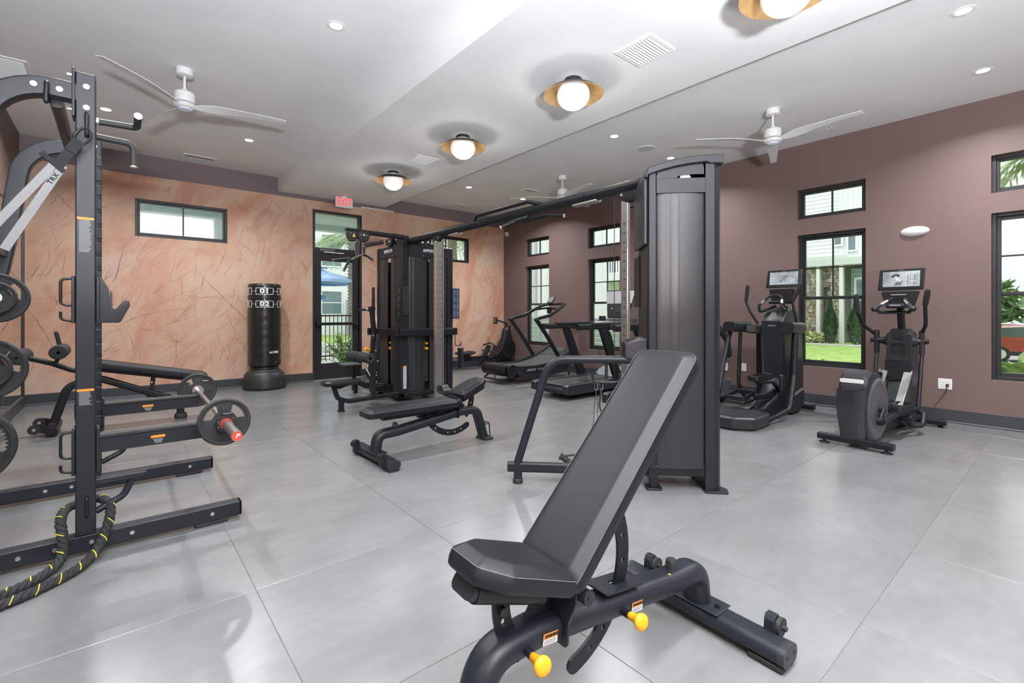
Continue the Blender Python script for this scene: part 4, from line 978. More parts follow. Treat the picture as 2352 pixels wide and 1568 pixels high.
def warn_label(mm, w=0.055, h=0.032):
    """orange-topped caution sticker (two meshes) in the local XY of mm"""
    a = G().box((-w / 2, 0.0, 0), (w / 2, h / 2, 0.0006), m=mm); b_ = G().box((-w / 2, -h / 2, 0), (w / 2, 0.0, 0.0006), m=mm)
    t_ = G().plate([(-w * .42, h * .1), (-w * .30, h * .1), (-w * .36, h * .4)], (), 0.0006, mm @ T(0, 0, 0.0009)); t_.sub(text_g('WARNING', h * 0.34, mm @ T(w * .08, h * .24, 0.0009), 0.0002, bold=0.001))
    for k_ in range(3): t_.box((-w * .42, -h * (.13 + .12 * k_), 0.0006), (w * (.40 - .1 * (k_ == 2)), -h * (.10 + .12 * k_), 0.0010), m=mm)
    return a, b_, t_
def bench(label, loc, rz, back_ang, off, seat_ang=20.5):
    t = thing('adjustable_bench', label, 'weight bench', loc, rz, group='black adjustable weight benches')
    H = V((0.765, 0, 0.42))
    # rear cross foot: rounded rectangular tube with end caps
    g = G(); g.bar([(0.01, -0.325, 0.052), (0.01, 0.325, 0.052)], 0.105, 0.066, 0.030, up=(0, 0, 1)); obj('rear_foot', g, METAL, t)
    for s_ in (-1, 1):
        g = G(); g.bar([(0.01, s_ * 0.325, 0.052), (0.01, s_ * 0.347, 0.052)], 0.107, 0.068, 0.031); g2 = G()
        obj('end_cap', g, PLAST, t)
        for dx in (-0.027, 0.027): g2.cyl((0.01 + dx, s_ * 0.345, 0.055), (0.01 + dx, s_ * 0.3476, 0.055), 0.008, n=14)
        obj('cap_recess', g2, SLOT, t, smooth=False)
        obj('rubber_foot', G().box((-0.035, s_ * 0.22, 0), (0.055, s_ * 0.34, 0.022), 0.004), RUBBER, t)
        # transport wheel bracket
        g = G(); mm = T(-0.045, s_ * 0.262 + 0.0, 0.085) @ RZ(0)
        poly = poly_round([(-0.028, -0.055), (0.030, -0.020), (0.024, 0.035), (0.012, 0.052), (-0.012, 0.052), (-0.028, 0.030)], 0.004)
        g.plate(poly, (), 0.036, mm @ XZ, bev=0.002); obj('wheel_bracket', g, METAL, t, smooth=False)
        obj('wheel', G().cyl((-0.052, s_ * 0.262 + 0.020, 0.098), (-0.052, s_ * 0.262 + 0.034, 0.098), 0.032, n=24).cyl((-0.052, s_ * 0.262 + 0.034, 0.098), (-0.052, s_ * 0.262 + 0.048, 0.098), 0.009, n=10), RUBBER, t)
    g = G().box((-0.045, -0.125, 0.084), (0.062, 0.110, 0.090), 0.003); obj('mount_plate', g, METAL, t)
    g = G()
    for y in (-0.095, 0.085): g.cyl((0.01, y, 0.090), (0.01, y, 0.100), 0.010, n=6).cyl((0.01, y, 0.100), (0.01, y, 0.104), 0.006, n=10)
    obj('bolt', g, PLASTB, t)
    # main beam
    path = fillet([(0.01, 0, 0.08), (0.03, 0, 0.215), (0.20, 0, 0.222), (0.86, 0, 0.305), (1.03, 0, 0.300), (1.12, 0, 0.02)], [0.075, 0.30, 0.2, 0.10], 8)
    obj('main_beam', G().sweep(path, rrect(0.105, 0.080, 0.037, 5), up=(0, 0, 1)), METAL, t)
    obj('front_foot', G().plate(poly_round([(-0.055, -0.085), (0.055, -0.085), (0.055, 0.085), (-0.055, 0.085)], 0.03), (), 0.022, T(1.135, 0, 0.011) @ RZ(0), bev=0.004), RUBBER, t)
    obj('carry_handle', G().tube([(1.10, -0.035, 0.14), (1.165, -0.035, 0.155), (1.175, -0.035, 0.03), (1.150, -0.035, 0.02)], 0.006, 8, fil=0.02).tube([(1.10, 0.035, 0.14), (1.165, 0.035, 0.155), (1.175, 0.035, 0.03), (1.150, 0.035, 0.02)], 0.006, 8, fil=0.02).tube([(1.165, -0.035, 0.155), (1.165, 0.035, 0.155)], 0.006, 8), METAL, t)
    # hinge plate and gusset
    pl = poly_round([(-0.070, 0.255), (0.070, 0.255), (0.075, 0.33), (0.105, 0.40), (0.105, 0.445), (-0.105, 0.445), (-0.105, 0.40), (-0.075, 0.33)], 0.018)
    obj('hinge_plate', G().plate(pl, (), 0.009, M(((0, 0, 1, 0.79), (1, 0, 0, 0), (0, 1, 0, 0), (0, 0, 0, 1))), bev=0.001), METAL, t)
    obj('gusset', G().plate([(0.79, 0.345), (0.90, 0.345), (0.88, 0.375), (0.79, 0.44)], (), 0.008, XZ), METAL, t)
    g = G().cyl((H.x, -0.125, H.z), (H.x, 0.125, H.z), 0.013, n=14)
    for s_ in (-1, 1): g.cyl((H.x, s_ * 0.098, H.z), (H.x, s_ * 0.132, H.z), 0.021, n=24).cyl((H.x, s_ * 0.132, H.z), (H.x, s_ * 0.135, H.z), 0.008, n=6)
    obj('hinge_pin', g, PLASTB, t)
    # slot plates on the beam
    obj('slot_plate', G().plate(poly_round([(0.41, -0.050), (0.60, -0.050), (0.60, 0.050), (0.41, 0.050)], 0.012), [rect(0.46, 0.53, -0.012, 0.012)], 0.006, T(0, 0, 0.0) @ M.Translation(V((0, 0, 0.2935 - 0.41 * 0.125 + 0.012))) @ M(((1, 0, 0, 0), (0, 1, 0, 0), (0.125, 0, 1, 0), (0, 0, 0, 1))), bev=0), METAL, t)
    # seat: pad on its tube, swinging on a short perforated arm
    sa = math.radians(seat_ang); sm = M.Translation(V((0.815, 0, 0.435))) @ M.Rotation(-sa, 4, 'Y')
    ol = poly_round([(0, -0.128), (0, 0.128), (0.235, 0.118), (0.318, 0.066), (0.318, -0.066), (0.235, -0.118)], [0.022, 0.022, 0.03, 0.03, 0.03, 0.03], 5)
    seat = obj('seat', pad_solid(ol, 0.068, 0.034, m=sm), VINYL, t, ang=40)
    obj('stitching', stitch([(x * 0.995, y * 0.99) for x, y in ol], 0.0445, 0).__class__().sub(stitch([(x, y) for x, y in ol], 0.0445, 0), sm), mat('grey_thread', (0.12, 0.125, 0.13), 0.7), seat)
    g = G(); g.sweep([V((0.03, 0, -0.028)), V((0.275, 0, -0.028))], rrect(0.105, 0.058, 0.022), m=sm)
    obj('seat_tube', g, METAL2, t)
    obj('tube_cap', G().sweep([V((0.275, 0, -0.028)), V((0.292, 0, -0.024))], rrect(0.100, 0.050, 0.020), m=sm), PLASTB, t)
    a0, a1 = -50, 16; op = arcplate((H.x, H.z), 0.185, 0.240, a0, a1)
    hs = [hole(H.x + 0.2125 * math.cos(math.radians(a)), H.z + 0.2125 * math.sin(math.radians(a)), 0.0085, 12, 0.0125, math.radians(a + 90)) for a in (-26, -14)]
    obj('seat_arm', G().plate(op, hs, 0.010, XZ), METAL2, t, smooth=False)
    obj('arm_bolt', G().cyl((H.x + 0.2125, -0.012, H.z - 0.015), (H.x + 0.2125, 0.018, H.z - 0.015), 0.013, n=16), PLASTB, t)
    # backrest
    ba = math.radians(back_ang)      # 0 = flat pointing to -X, positive tips up
    bm_ = M.Translation(H) @ M.Rotation(ba, 4, 'Y') @ M.Translation(V((0, 0, off)))
    L = 0.86; ob = poly_round([(-0.0, 0.130), (-0.0, -0.130), (-L + 0.03, -0.112), (-L, -0.08), (-L, 0.08), (-L + 0.03, 0.112)], [0.045, 0.045, 0.02, 0.02, 0.02, 0.02], 6)
    ob = poly_round([(0.018, 0.130), (0.018, -0.130), (-L, -0.130), (-L, 0.130)], [0.045, 0.045, 0.05, 0.05], 7) if back_ang > 10 else ob
    bk = obj('backrest', pad_solid(ob, 0.070, 0.034, m=bm_), VINYL, t, ang=40)
    obj('stitching', G().sub(stitch(ob, 0.046, 0), bm_), MATS['grey_thread'], bk)
    obj('back_frame', G().sweep([V((-0.02, 0, -0.022)), V((-0.70, 0, -0.022))], rrect(0.07, 0.042, 0.012), m=bm_), METAL2, t)
    c0 = 180 - back_ang
    a0, a1 = c0 + 4, c0 + 122; op = arcplate((H.x, H.z), 0.272, 0.326, a0, a1, 26)
    hs = [hole(H.x + 0.299 * math.cos(math.radians(a)), H.z + 0.299 * math.sin(math.radians(a)), 0.0085, 12, 0.011, math.radians(a + 90)) for a in (c0 + 20, c0 + 36, c0 + 52, c0 + 80, c0 + 94, c0 + 108)]
    obj('back_arm', G().plate(op, hs, 0.010, XZ), METAL2, t, smooth=False)
    # pop-pin knobs
    for x, z in ((0.925, 0.300), (0.525, 0.255)):
        g = G().cyl((x, 0.048, z), (x + 0.012, 0.092, z + 0.010), 0.013, n=16); o = obj('pin_sleeve', g, METAL, t)
        m_ = frame((x + 0.012, 0.090, z + 0.010), (0.20, 1, 0.18))
        obj('pull_knob', G().lathe([(0, -0.002), (0.012, 0), (0.0125, 0.016), (0.0135, 0.020), (0.0145, 0.034), (0.021, 0.042), (0.0245, 0.050), (0.0245, 0.056), (0.020, 0.061), (0.012, 0.063), (0, 0.0625)], m_, n=28), ORANGE, t, 'orange pull knob')
    obj('rest_bumper', G().lathe([(0, 0.038), (0.017, 0.038), (0.020, 0.034), (0.023, 0)], T(0.185, 0, 0.258), n=24), RUBBER, t)
    obj('caution_triangle', G().plate([(-0.018, -0.016), (0.026, -0.012), (-0.004, 0.022)], (), 0.0006, T(0.235, 0.010, 0.2655) @ RY(-7)), YELLOW, t, 'yellow warning triangle', smooth=False)
    for (x, z) in ((0.842, 0.300), (0.455, 0.245)):
        mm = face_m((x, 0.0535, z), (-1, 0, -0.12), (0, 0, 1)); a, b_, c_ = warn_label(mm)
        o = obj('warning_label', a, WARN, t, 'orange and white caution sticker', smooth=False); obj('label_text_panel', b_, PRINT, o, smooth=False); obj('label_print', c_, SLOT, o, smooth=False)
    mm = face_m((1.075, -0.052, 0.17), (0.25, 0, -1), (1, 0, 0.25)); 
    return t
bench('black bench in the foreground with its back raised steeply', (1.787, 0.976, 0), 177.4, 45, 0.027)
bench('black bench with flat back and tilted seat in front of the stack tower', (1.625, 3.72, 0), 0.5, 0, -0.047, 22)
# ================================================================== HALF RACK
def rack():
    t = thing('half_rack', 'dark grey half rack with two long safety arms at the left edge', 'power rack', (0.0, 3.75, 0))
    W = dict(world=True)
    BW = 0.078
    for s_, y in ((-1, 3.238), (1, 4.34)):
        # floor beam
        g = G(); g.box((-0.90, y - BW / 2, 0.022), (0.562, y + BW / 2, 0.105), 0.006); bm_ = obj('floor_beam', g, METAL, t, **W)
        obj('beam_cap', G().box((0.562, y - BW / 2, 0.022), (0.570, y + BW / 2, 0.105), 0.004), PLASTB, bm_, **W)
        obj('rubber_pad', G().box((0.34, y - 0.034, 0), (0.50, y + 0.034, 0.022), 0.003).box((-0.85, y - 0.034, 0), (-0.70, y + 0.034, 0.022), 0.003), RUBBER, bm_, **W)
        g = G()
        for x in (0.42, 0.06, -0.10, -0.235, -0.36):
            for k_ in (-1,): g.cyl((x, y + k_ * BW / 2, 0.066), (x, y + k_ * (BW / 2 + 0.006), 0.066), 0.011, 0.009, n=18)
        obj('bolt', g, BOLT, bm_, **W)
        # upright
        x0, x1 = -0.162, -0.084
        up = obj('upright', G().box((x0, y - 0.038, 0.105), (x1, y + 0.038, 2.43), 0.007, seg=2), METAL, t, **W)
        g = G()
        for k_ in range(19):
            z = 0.42 + k_ * 0.0985
            g.box((x1 - 0.004, y - 0.016, z), (x1 + 0.0006, y + 0.016, z + 0.030)); g.box((x1 - 0.016, y - 0.0386, z), (x1 - 0.0005, y - 0.037, z + 0.018)) if s_ > 0 else None
        obj('hook_slot', g, SLOT, up, smooth=False, **W)
        if s_ > 0:
            g = G()
            for k_ in range(19): z = 0.455 + k_ * 0.0985; g.box((x1 - 0.028, y - 0.044, z), (x1 + 0.001, y - 0.038, z + 0.066), 0.002)
            obj('notch_rail', g, METAL, up, smooth=False, **W)
        # arched head and leaning rear post
        rear = fillet([(x0 + 0.01, y, 2.322), (-0.34, y, 2.322), (-0.505, y, 2.02), (-0.84, y, 0.10)], [0.22, 0.001], 9) if False else None
        path = [V((x0 + 0.01, y, 2.325)), V((-0.22, y, 2.327))]
        for k_ in range(1, 10):
            a = math.radians(90 + 82 * k_ / 9); path.append(V((-0.24 + 0.245 * math.cos(a), y, 2.082 + 0.245 * math.sin(a))))
        path += [V((-0.535, y, 1.70)), V((-0.80, y, 0.105))]
        obj('arched_post', G().sweep(path, rrect(0.075, 0.090, 0.010), up=(0, 0, 1)), METAL, t, **W)
        obj('mount_plate', G().box((x0 - 0.012, y - 0.05, 2.20), (x0, y + 0.05, 2.44), 0.002), METAL, t, **W)
        g = G()
        for z in (2.235, 2.405):
            for dy in (-0.03,): g.cyl((x0 - 0.012, y + dy, z), (x0 - 0.030, y + dy, z), 0.007, n=10)
        for z in (2.36, 2.255): g.cyl((x0 + 0.042, y - 0.038, z), (x0 + 0.042, y - 0.043, z), 0.015, 0.013, n=22).cyl((x0 + 0.042, y - 0.043, z), (x0 + 0.042, y - 0.0445, z), 0.006, n=6)
        obj('bolt', g, BOLT, t, **W)
        # pull-up grips
        if s_ < 0:
            g = G().tube([(x1, y, 2.208), (x1 + 0.165, y - 0.01, 2.212), (x1 + 0.165, y - 0.165, 2.225)], 0.0165, 16, fil=0.03)
            a = obj('pull_up_grip', g, RUBBER, t, **W)
            g = G().cyl((x1 + 0.165, y - 0.163, 2.225), (x1 + 0.165, y - 0.168, 2.2255), 0.0172, n=20).cyl((x1 - 0.001, y, 2.208), (x1 + 0.01, y, 2.208), 0.0175, n=20); obj('grip_cap', g, CHROME, a, **W)
            g = G().tube([(x1, y + 0.02, 2.135), (x1 + 0.150, y + 0.02, 2.130), (x1 + 0.150, y + 0.02, 2.01)], 0.0165, 16, fil=0.035)
            a = obj('pull_up_grip', g, RUBBER, t, **W); obj('grip_cap', G().cyl((x1 + 0.15, y + 0.02, 2.012), (x1 + 0.15, y + 0.02, 2.006), 0.0172, n=20), CHROME, a, **W)
        # hook and plate on the arched head
        if s_ < 0:
            obj('anchor_plate', G().box((-0.335, y - 0.0385, 2.285), (-0.190, y - 0.034, 2.345), 0.002), METAL, t, **W)
            g = G()
            for x in (-0.308, -0.218): g.cyl((x, y - 0.038, 2.318), (x, y - 0.0435, 2.318), 0.0155, 0.013, n=22).cyl((x, y - 0.0435, 2.318), (x, y - 0.045, 2.318), 0.006, n=6)
            obj('bolt', g, BOLT, t, **W)
            obj('anchor_hook', G().tube([(-0.262, y - 0.038, 2.335), (-0.262, y - 0.060, 2.335), (-0.262, y - 0.066, 2.235), (-0.262, y - 0.082, 2.232), (-0.262, y - 0.082, 2.28)], 0.010, 10, fil=0.015), METAL2, t, **W)
            obj('band_loop', G().tube([(-0.118, y - 0.036, 2.225), (-0.118, y - 0.062, 2.222), (-0.118, y - 0.062, 2.115), (-0.118, y - 0.036, 2.112)], 0.009, 10, fil=0.012), METAL2, t, **W)
            obj('band_loop', G().tube([(-0.118, y - 0.036, 0.300), (-0.118, y - 0.060, 0.295), (-0.118, y - 0.060, 0.205), (-0.118, y - 0.036, 0.20)], 0.007, 10, fil=0.012), METAL2, t, **W)
            # stickers and small print
            for zc, h in ((1.615, 0.165), (0.80, 0.07)):
                lb = obj('warning_label', G().plate(poly_round(rect(-0.033, 0.033, -0.006, 0.006), 0.005), (), 0.0006, face_m((-0.123, y - 0.0384, zc + h / 2), (1, 0, 0), (0, 0, 1))), WARN, up, 'orange warning sticker', smooth=False, **W)
                g = G(); rr = random.Random(3)
                for k_ in range(int(h / 0.0062)):
                    wdt = 0.050 * rr.uniform(0.75, 1.0); g.box((-0.148, y - 0.0388, zc + h / 2 - 0.012 - k_ * 0.0062), (-0.148 + wdt, y - 0.0382, zc + h / 2 - 0.0095 - k_ * 0.0062))
                obj('small_print', g, PRINTG, lb, smooth=False, **W)
        # step peg near the base
        zs = 0.36 if s_ < 0 else 0.345
        obj('step_bar', G().bar([(x1, y, zs - 0.0), (x1 + 0.205, y, zs + 0.0)], 0.058, 0.036, 0.008), METAL, t, **W)
        obj('step_brace', G().tube([(x1 + 0.145, y, zs - 0.018), (x1 + 0.11, y, zs - 0.10), (x1, y, zs - 0.155)], 0.017, 14, fil=0.07, seg=8), METAL, t, **W)
        # safety arm carriage with U handle
        def carriage(zc, hh):
            car = obj('carriage', G().box((x0 - 0.014, y - 0.040, zc - hh / 2), (x0 - 0.001, y + 0.040, zc + hh / 2), 0.002).box((x1 + 0.001, y - 0.040, zc - hh / 2), (x1 + 0.014, y + 0.040, zc + hh / 2), 0.002).box((x0 - 0.014, y + 0.039, zc - hh / 2), (x1 + 0.014, y + 0.045, zc + hh / 2), 0.002), METAL, t, **W)
            zt, zb = zc + hh / 2 - 0.012, zc + 0.0 - 0.005
            obj('lift_handle', G().tube([(x0 - 0.012, y, zt), (x0 - 0.055, y, zt - 0.004), (x0 - 0.055, y, zb - 0.02), (x0 - 0.012, y, zb - 0.026)], 0.0065, 10, fil=0.022), METAL2, car, **W)
            obj('catch', G().tube([(x0 - 0.055, y, zb - 0.055), (x0 - 0.055, y, zc - hh / 2 + 0.018), (x0 - 0.012, y, zc - hh / 2 + 0.010)], 0.0065, 10, fil=0.022), METAL2, car, **W)
            return car
        carriage(0.525, 0.225)
        g = G(); xe = 0.455 if s_ < 0 else 0.485
        poly = [(x1 + 0.010, 0.508), (xe - 0.022, 0.508), (xe, 0.582), (x1 + 0.010, 0.582)]
        g.plate(poly, (), 0.050, T(0, y, 0) @ XZ, bev=0.003); arm = obj('safety_arm', g, METAL, t, **W)
        obj('arm_liner', G().box((x1 + 0.012, y - 0.029, 0.582), (xe - 0.004, y + 0.029, 0.602), 0.003), mat('liner_rubber', (0.022, 0.020, 0.020), 0.6), arm, **W)
        mm = face_m((0.17 if s_ < 0 else 0.17, y - 0.0258, 0.553), (1, 0, 0), (0, 0, 1)); lb = obj('warning_label', G().plate(poly_round(rect(-0.032, 0.032, -0.007, 0.007), 0.006), (), 0.0006, mm), WARN, arm, smooth=False, **W)
        g = G()
        for k_ in range(4): g.box((-0.022 + 0.003 * k_, -0.016 - 0.006 * k_, 0), (0.022 - 0.002 * k_, -0.013 - 0.006 * k_, 0.0006), m=mm)
        obj('label_print', g, PRINTG, lb, smooth=False, **W)
        if s_ < 0:
            car = carriage(1.29, 0.235)
            jp = [(x1 + 0.012, 1.172), (0.004, 1.172), (0.014, 1.177), (0.052, 1.262), (0.048, 1.285), (0.036, 1.292), (0.026, 1.288), (-0.008, 1.243), (-0.024, 1.252), (-0.024, 1.300), (-0.034, 1.318), (-0.036, 1.352), (-0.063, 1.405), (x1 + 0.012, 1.408)]
            jc = obj('bar_hook', G().plate(jp, (), 0.030, T(0, y, 0) @ XZ, bev=0.002), METAL, t, **W)
            obj('hook_liner', G().plate([(-0.026, 1.248), (-0.020, 1.248), (-0.020, 1.322), (-0.030, 1.345), (-0.032, 1.33)], (), 0.036, T(0, y, 0) @ XZ), PLASTB, jc, **W)
    # cross members
    g = G().bar([(-0.235, 3.27, 2.285), (-0.235, 4.30, 2.285)], 0.05, 0.075, 0.02); obj('cross_tube', g, METAL2, t, **W)
    obj('cross_tube', G().bar([(-0.80, 3.27, 0.07), (-0.80, 4.30, 0.07)], 0.07, 0.07, 0.006), METAL, t, **W)
    obj('cross_tube', G().bar([(-0.56, 3.27, 1.6), (-0.56, 4.30, 1.6)], 0.06, 0.06, 0.006), METAL, t, **W)
    # plate pegs on the far rear post
    for x, z in PEGS:
        obj('plate_peg', G().cyl((x, 4.31, z), (x, 4.135, z), 0.024, n=20), BOLT, t, 'bright steel storage peg', **W)
    return t
PEGS = [(-0.565, 1.315), (-0.605, 0.885), (-0.70, 0.43)]
rack()
def plate_geo(R_, th, nhole=2, big=True):
    """tri-grip rubber weight plate about local Z: rim, web, hub; serrated grip openings are real"""
    g = G(); ri = R_ * 0.86; hb = R_ * 0.34
    hs = []
    for a0, a1 in ((8, 68), (112, 172)) if nhole == 2 else ((8, 68), (112, 172), (240, 300)):
        o = []; n = 16
        for k_ in range(n + 1):
            a = math.radians(a0 + (a1 - a0) * k_ / n); rr = ri - 0.004 - (0.018 * R_ / 0.22 * (k_ % 2)); o.append((rr * math.cos(a), rr * math.sin(a)))
        r_in = R_ * 0.46
        for k_ in range(6, -1, -1): a = math.radians(a0 + 8 + (a1 - a0 - 16) * k_ / 6); o.append((r_in * math.cos(a), r_in * math.sin(a)))
        hs.append(o)
    hs.append(circ(0.026, 20))
    g.plate(circ(R_ * 0.9, 56), hs, th * 0.55)
    g.lathe([(ri, -th * .42), (ri + 0.006, -th / 2), (R_ - 0.006, -th / 2), (R_, -th / 2 + 0.006), (R_, th / 2 - 0.006), (R_ - 0.006, th / 2), (ri + 0.006, th / 2), (ri, th * .42)], n=56, closed=True)
    g.lathe([(0.026, -th * .5), (hb - 0.008, -th * .5), (hb, -th * .42), (hb, th * .42), (hb - 0.008, th * .5), (0.026, th * .5)], n=40, closed=True)
    for a in (-150, -110, -70, -30):
        pass
    return g
def plate(label, p, R_, th, axis=(0, -1, 0), roll=0, num='', group='rubber weight plates stored on the rack'):
    t = thing('weight_plate', label, 'weight plate', p, group=group)
    m_ = face_m((0, 0, 0), (1, 0, 0), (0, 0, 1)) @ RZ(roll) if axis == (0, -1, 0) else frame((0, 0, 0), axis)
    g = G().sub(plate_geo(R_, th), m_); obj('disc', g, RUBBER, t, ang=30)
    obj('hub_ring', G().lathe([(0.0255, -th * .5 - 0.001), (0.034, -th * .5 - 0.001), (0.034, th * .5 + 0.001), (0.0255, th * .5 + 0.001)], m_, n=28, closed=True), STEEL, t, 'steel hub ring')
    if num:
        obj('numerals', text_g(num, R_ * 0.26, m_ @ T(0, R_ * 0.6, th * .275), 0.002, bold=0.002), mat('raised_rubber', (0.03, 0.03, 0.032), 0.5), t)
        obj('unit_text', text_g('LB', R_ * 0.2, m_ @ T(0, -R_ * 0.62, th * .275), 0.0018, bold=0.001), MATS['raised_rubber'], t)
    return t
plate('small black weight plate on the upper rack peg, front one', (PEGS[0][0], 4.155, PEGS[0][1]), 0.098, 0.026)
plate('black grip weight plate behind the small one on the upper rack peg', (PEGS[0][0], 4.195, PEGS[0][1]), 0.150, 0.032, roll=-15)
plate('small black weight plate on the middle rack peg, front one', (PEGS[1][0], 4.150, PEGS[1][1]), 0.118, 0.028)
plate('medium black grip plate behind the small one on the middle rack peg', (PEGS[1][0], 4.195, PEGS[1][1]), 0.182, 0.034, roll=-20)
plate('largest black weight plate, on the lowest rack peg', (PEGS[2][0], 4.17, PEGS[2][1]), 0.232, 0.05, roll=-25, num='45')
# barbell resting on the arms
A_, B_ = V((0.452, 2.655, 0.617)), V((0.492, 4.86, 0.617)); d_ = (B_ - A_).normalized()
t = thing('barbell', 'chrome olympic barbell with a red end cap lying across the safety arms', 'barbell', tuple(A_))
def P_(s): return A_ + d_ * s
obj('shaft', G().cyl(P_(0.42), P_(1.79), 0.014, n=20), STEEL, t, world=True)
obj('collar', G().cyl(P_(0.425), P_(0.455), 0.038, n=28).cyl(P_(1.755), P_(1.785), 0.038, n=28), CHROME, t, world=True)
obj('sleeve', G().cyl(P_(0.006), P_(0.43), 0.025, n=28), STEEL, t, world=True); obj('sleeve', G().cyl(P_(1.78), P_(2.2), 0.025, n=28), STEEL, t, world=True)
cp = obj('end_cap', G().cyl(P_(0.006), P_(0.0), 0.0225, n=28).cyl(P_(2.2), P_(2.206), 0.0225, n=28), mat('red_cap', (0.80, 0.06, 0.03), 0.35), t, 'red end cap', world=True)
obj('cap_emblem', text_g('P', 0.030, face_m(P_(-0.0012), (1, 0, 0), (0, 0, 1)), 0.0004, shear=0.3, bold=0.001), PRINT, cp, world=True, smooth=False)
obj('cap_rim', G().sweep([P_(0.0) + V((0.0238 * math.cos(a), 0, 0.0238 * math.sin(a))) for a in [2 * PI * k_ / 24 for k_ in range(24)]], circ(0.0014, 6), closed=True), CHROME, t, world=True)
def bplate(s, label, roll):
    plate(label, tuple(P_(s)), 0.130, 0.030, roll=roll, num='10', group='plates loaded on the barbell')
bplate(0.405, 'ten pound grip plate on the near end of the barbell', 0)
bplate(1.80, 'ten pound grip plate on the far end of the barbell', 0)
for s, l in ((0.352, 'black spring collar clamped on the near barbell sleeve'), (1.85, 'black spring collar clamped on the far barbell sleeve')):
    t = thing('barbell_collar', l, 'collar', tuple(P_(s)))
    obj('ring', G().lathe([(0.026, -0.018), (0.046, -0.018), (0.050, -0.010), (0.050, 0.010), (0.046, 0.018), (0.026, 0.018)], frame((0, 0, 0), d_), n=30, closed=True), PLASTB, t)
    obj('lever', G().box((-0.02, -0.016, 0.044), (0.03, 0.016, 0.058), 0.004), PLASTB, t)
    g = G()
    for a in (40, 160, 200): g.cyl(V((0.042 * math.cos(math.radians(a)), 0.018 * -1, 0.042 * math.sin(math.radians(a)))), V((0.042 * math.cos(math.radians(a)), -0.021, 0.042 * math.sin(math.radians(a)))), 0.004, n=8)
    obj('rivet', g, CHROME, t); obj('inner_ring', G().lathe([(0.0255, -0.019), (0.030, -0.0195), (0.030, 0.0195), (0.0255, 0.019)], frame((0, 0, 0), d_), n=28, closed=True), RED, t, 'red inner ring')
# suspension strap
t = thing('suspension_strap', 'grey suspension trainer strap clipped to the near rack post', 'strap', (-0.118, 3.14, 2.12))
S0 = V((-0.118, 3.140, 2.115)); S1 = V((-0.43, 3.09, 1.53)); sd = (S1 - S0).normalized(); sw = sd.cross(V((0.35, -0.95, 0.1))).normalized()
nrm = sd.cross(sw).normalized()
def strap(a, b_, w, th, sag=0.0): 
    pts = [a.lerp(b_, k_ / 10) + V((0, 0, -sag * math.sin(PI * k_ / 10))) for k_ in range(11)]
    return G().sweep(pts, rrect(th, w, th * .3), up=tuple(sw))
cb = [S0 + sd * (-0.02 + 0.095 * (0.5 - 0.5 * math.cos(a))) + sw * 0.026 * math.sin(a) for a in [2 * PI * k_ / 28 for k_ in range(28)]]
obj('carabiner', G().sweep(cb, circ(0.0055, 8), closed=True), METAL2, t, world=True)
obj('carabiner_gate', G().cyl(S0 + sd * 0.01 + sw * 0.026, S0 + sd * 0.05 + sw * 0.026, 0.0075, n=12), PLASTB, t, world=True)
obj('anchor_webbing', strap(S0 + sd * 0.055, S0 + sd * 0.215, 0.042, 0.006).sub(strap(S0 + sd * 0.055, S0 + sd * 0.125, 0.048, 0.012)), mat('black_webbing', (0.012, 0.012, 0.014), 0.85), t, 'black anchor webbing', world=True)
obj('keeper_loop', strap(S0 + sd * 0.20 + sw * 0.075, S0 + sd * 0.225 - sw * 0.03, 0.024, 0.012), MATS['black_webbing'], t, world=True)
GW = mat('grey_webbing', (0.24, 0.24, 0.245), 0.8, bump=0.3, bscale=500)
k1 = S0 + sd * 0.20
obj('strap_band', strap(k1 + sw * 0.012, S1 + sw * 0.035, 0.034, 0.003), GW, t, world=True)
obj('strap_band', strap(k1 - sw * 0.012, S1 - sw * 0.045, 0.034, 0.003), GW, t, world=True)
mm = face_m(k1 + sd * 0.075 - sw * 0.0145 - nrm * 0.0, -sd, sw)
zz = V((mm[0][2], mm[1][2], mm[2][2])); sg = 1 if zz.dot(V((0, 0, 1.22)) - k1) > 0 else -1
mm = face_m(k1 + sd * 0.080 - sw * 0.0165, (-sd if sg > 0 else sd), sw); zz = V((mm[0][2], mm[1][2], mm[2][2])); mm.translation = mm.translation + zz * 0.0022
obj('strap_lettering', text_g('TRX', 0.028, mm, 0.0003, bold=0.0008, space=1.2), SLOT, t, world=True, smooth=False)
# battle rope looped round the post
t = thing('battle_rope', 'thick black battle rope with yellow tracer looped round the near rack post', 'rope', (-0.12, 3.2, 0))
def rope_path():
    P = [(-0.95, 2.92, 0.021), (-0.66, 2.86, 0.021), (-0.45, 2.90, 0.021), (-0.27, 3.02, 0.024), (-0.205, 3.11, 0.06), (-0.207, 3.165, 0.15), (-0.215, 3.20, 0.20), (-0.20, 3.31, 0.222), (-0.12, 3.335, 0.24), (-0.055, 3.30, 0.238), (-0.028, 3.20, 0.205), (-0.045, 3.15, 0.13), (-0.085, 3.08, 0.055), (-0.16, 2.985, 0.024), (-0.33, 2.855, 0.021), (-0.52, 2.80, 0.021), (-0.72, 2.80, 0.021), (-0.98, 2.84, 0.021)]
    P = [V(p) for p in P]; out = []
    for i in range(len(P) - 1):
        p0 = P[max(i - 1, 0)]; p1 = P[i]; p2 = P[i + 1]; p3 = P[min(i + 2, len(P) - 1)]
        n = max(3, int((p2 - p1).length / 0.006))
        for k_ in range(n):
            s = k_ / n; out.append(0.5 * ((2 * p1) + (p2 - p0) * s + (2 * p0 - 5 * p1 + 4 * p2 - p3) * s * s + (3 * p1 - p0 - 3 * p2 + p3) * s ** 3))
    out.append(P[-1]); return out
rp = rope_path()
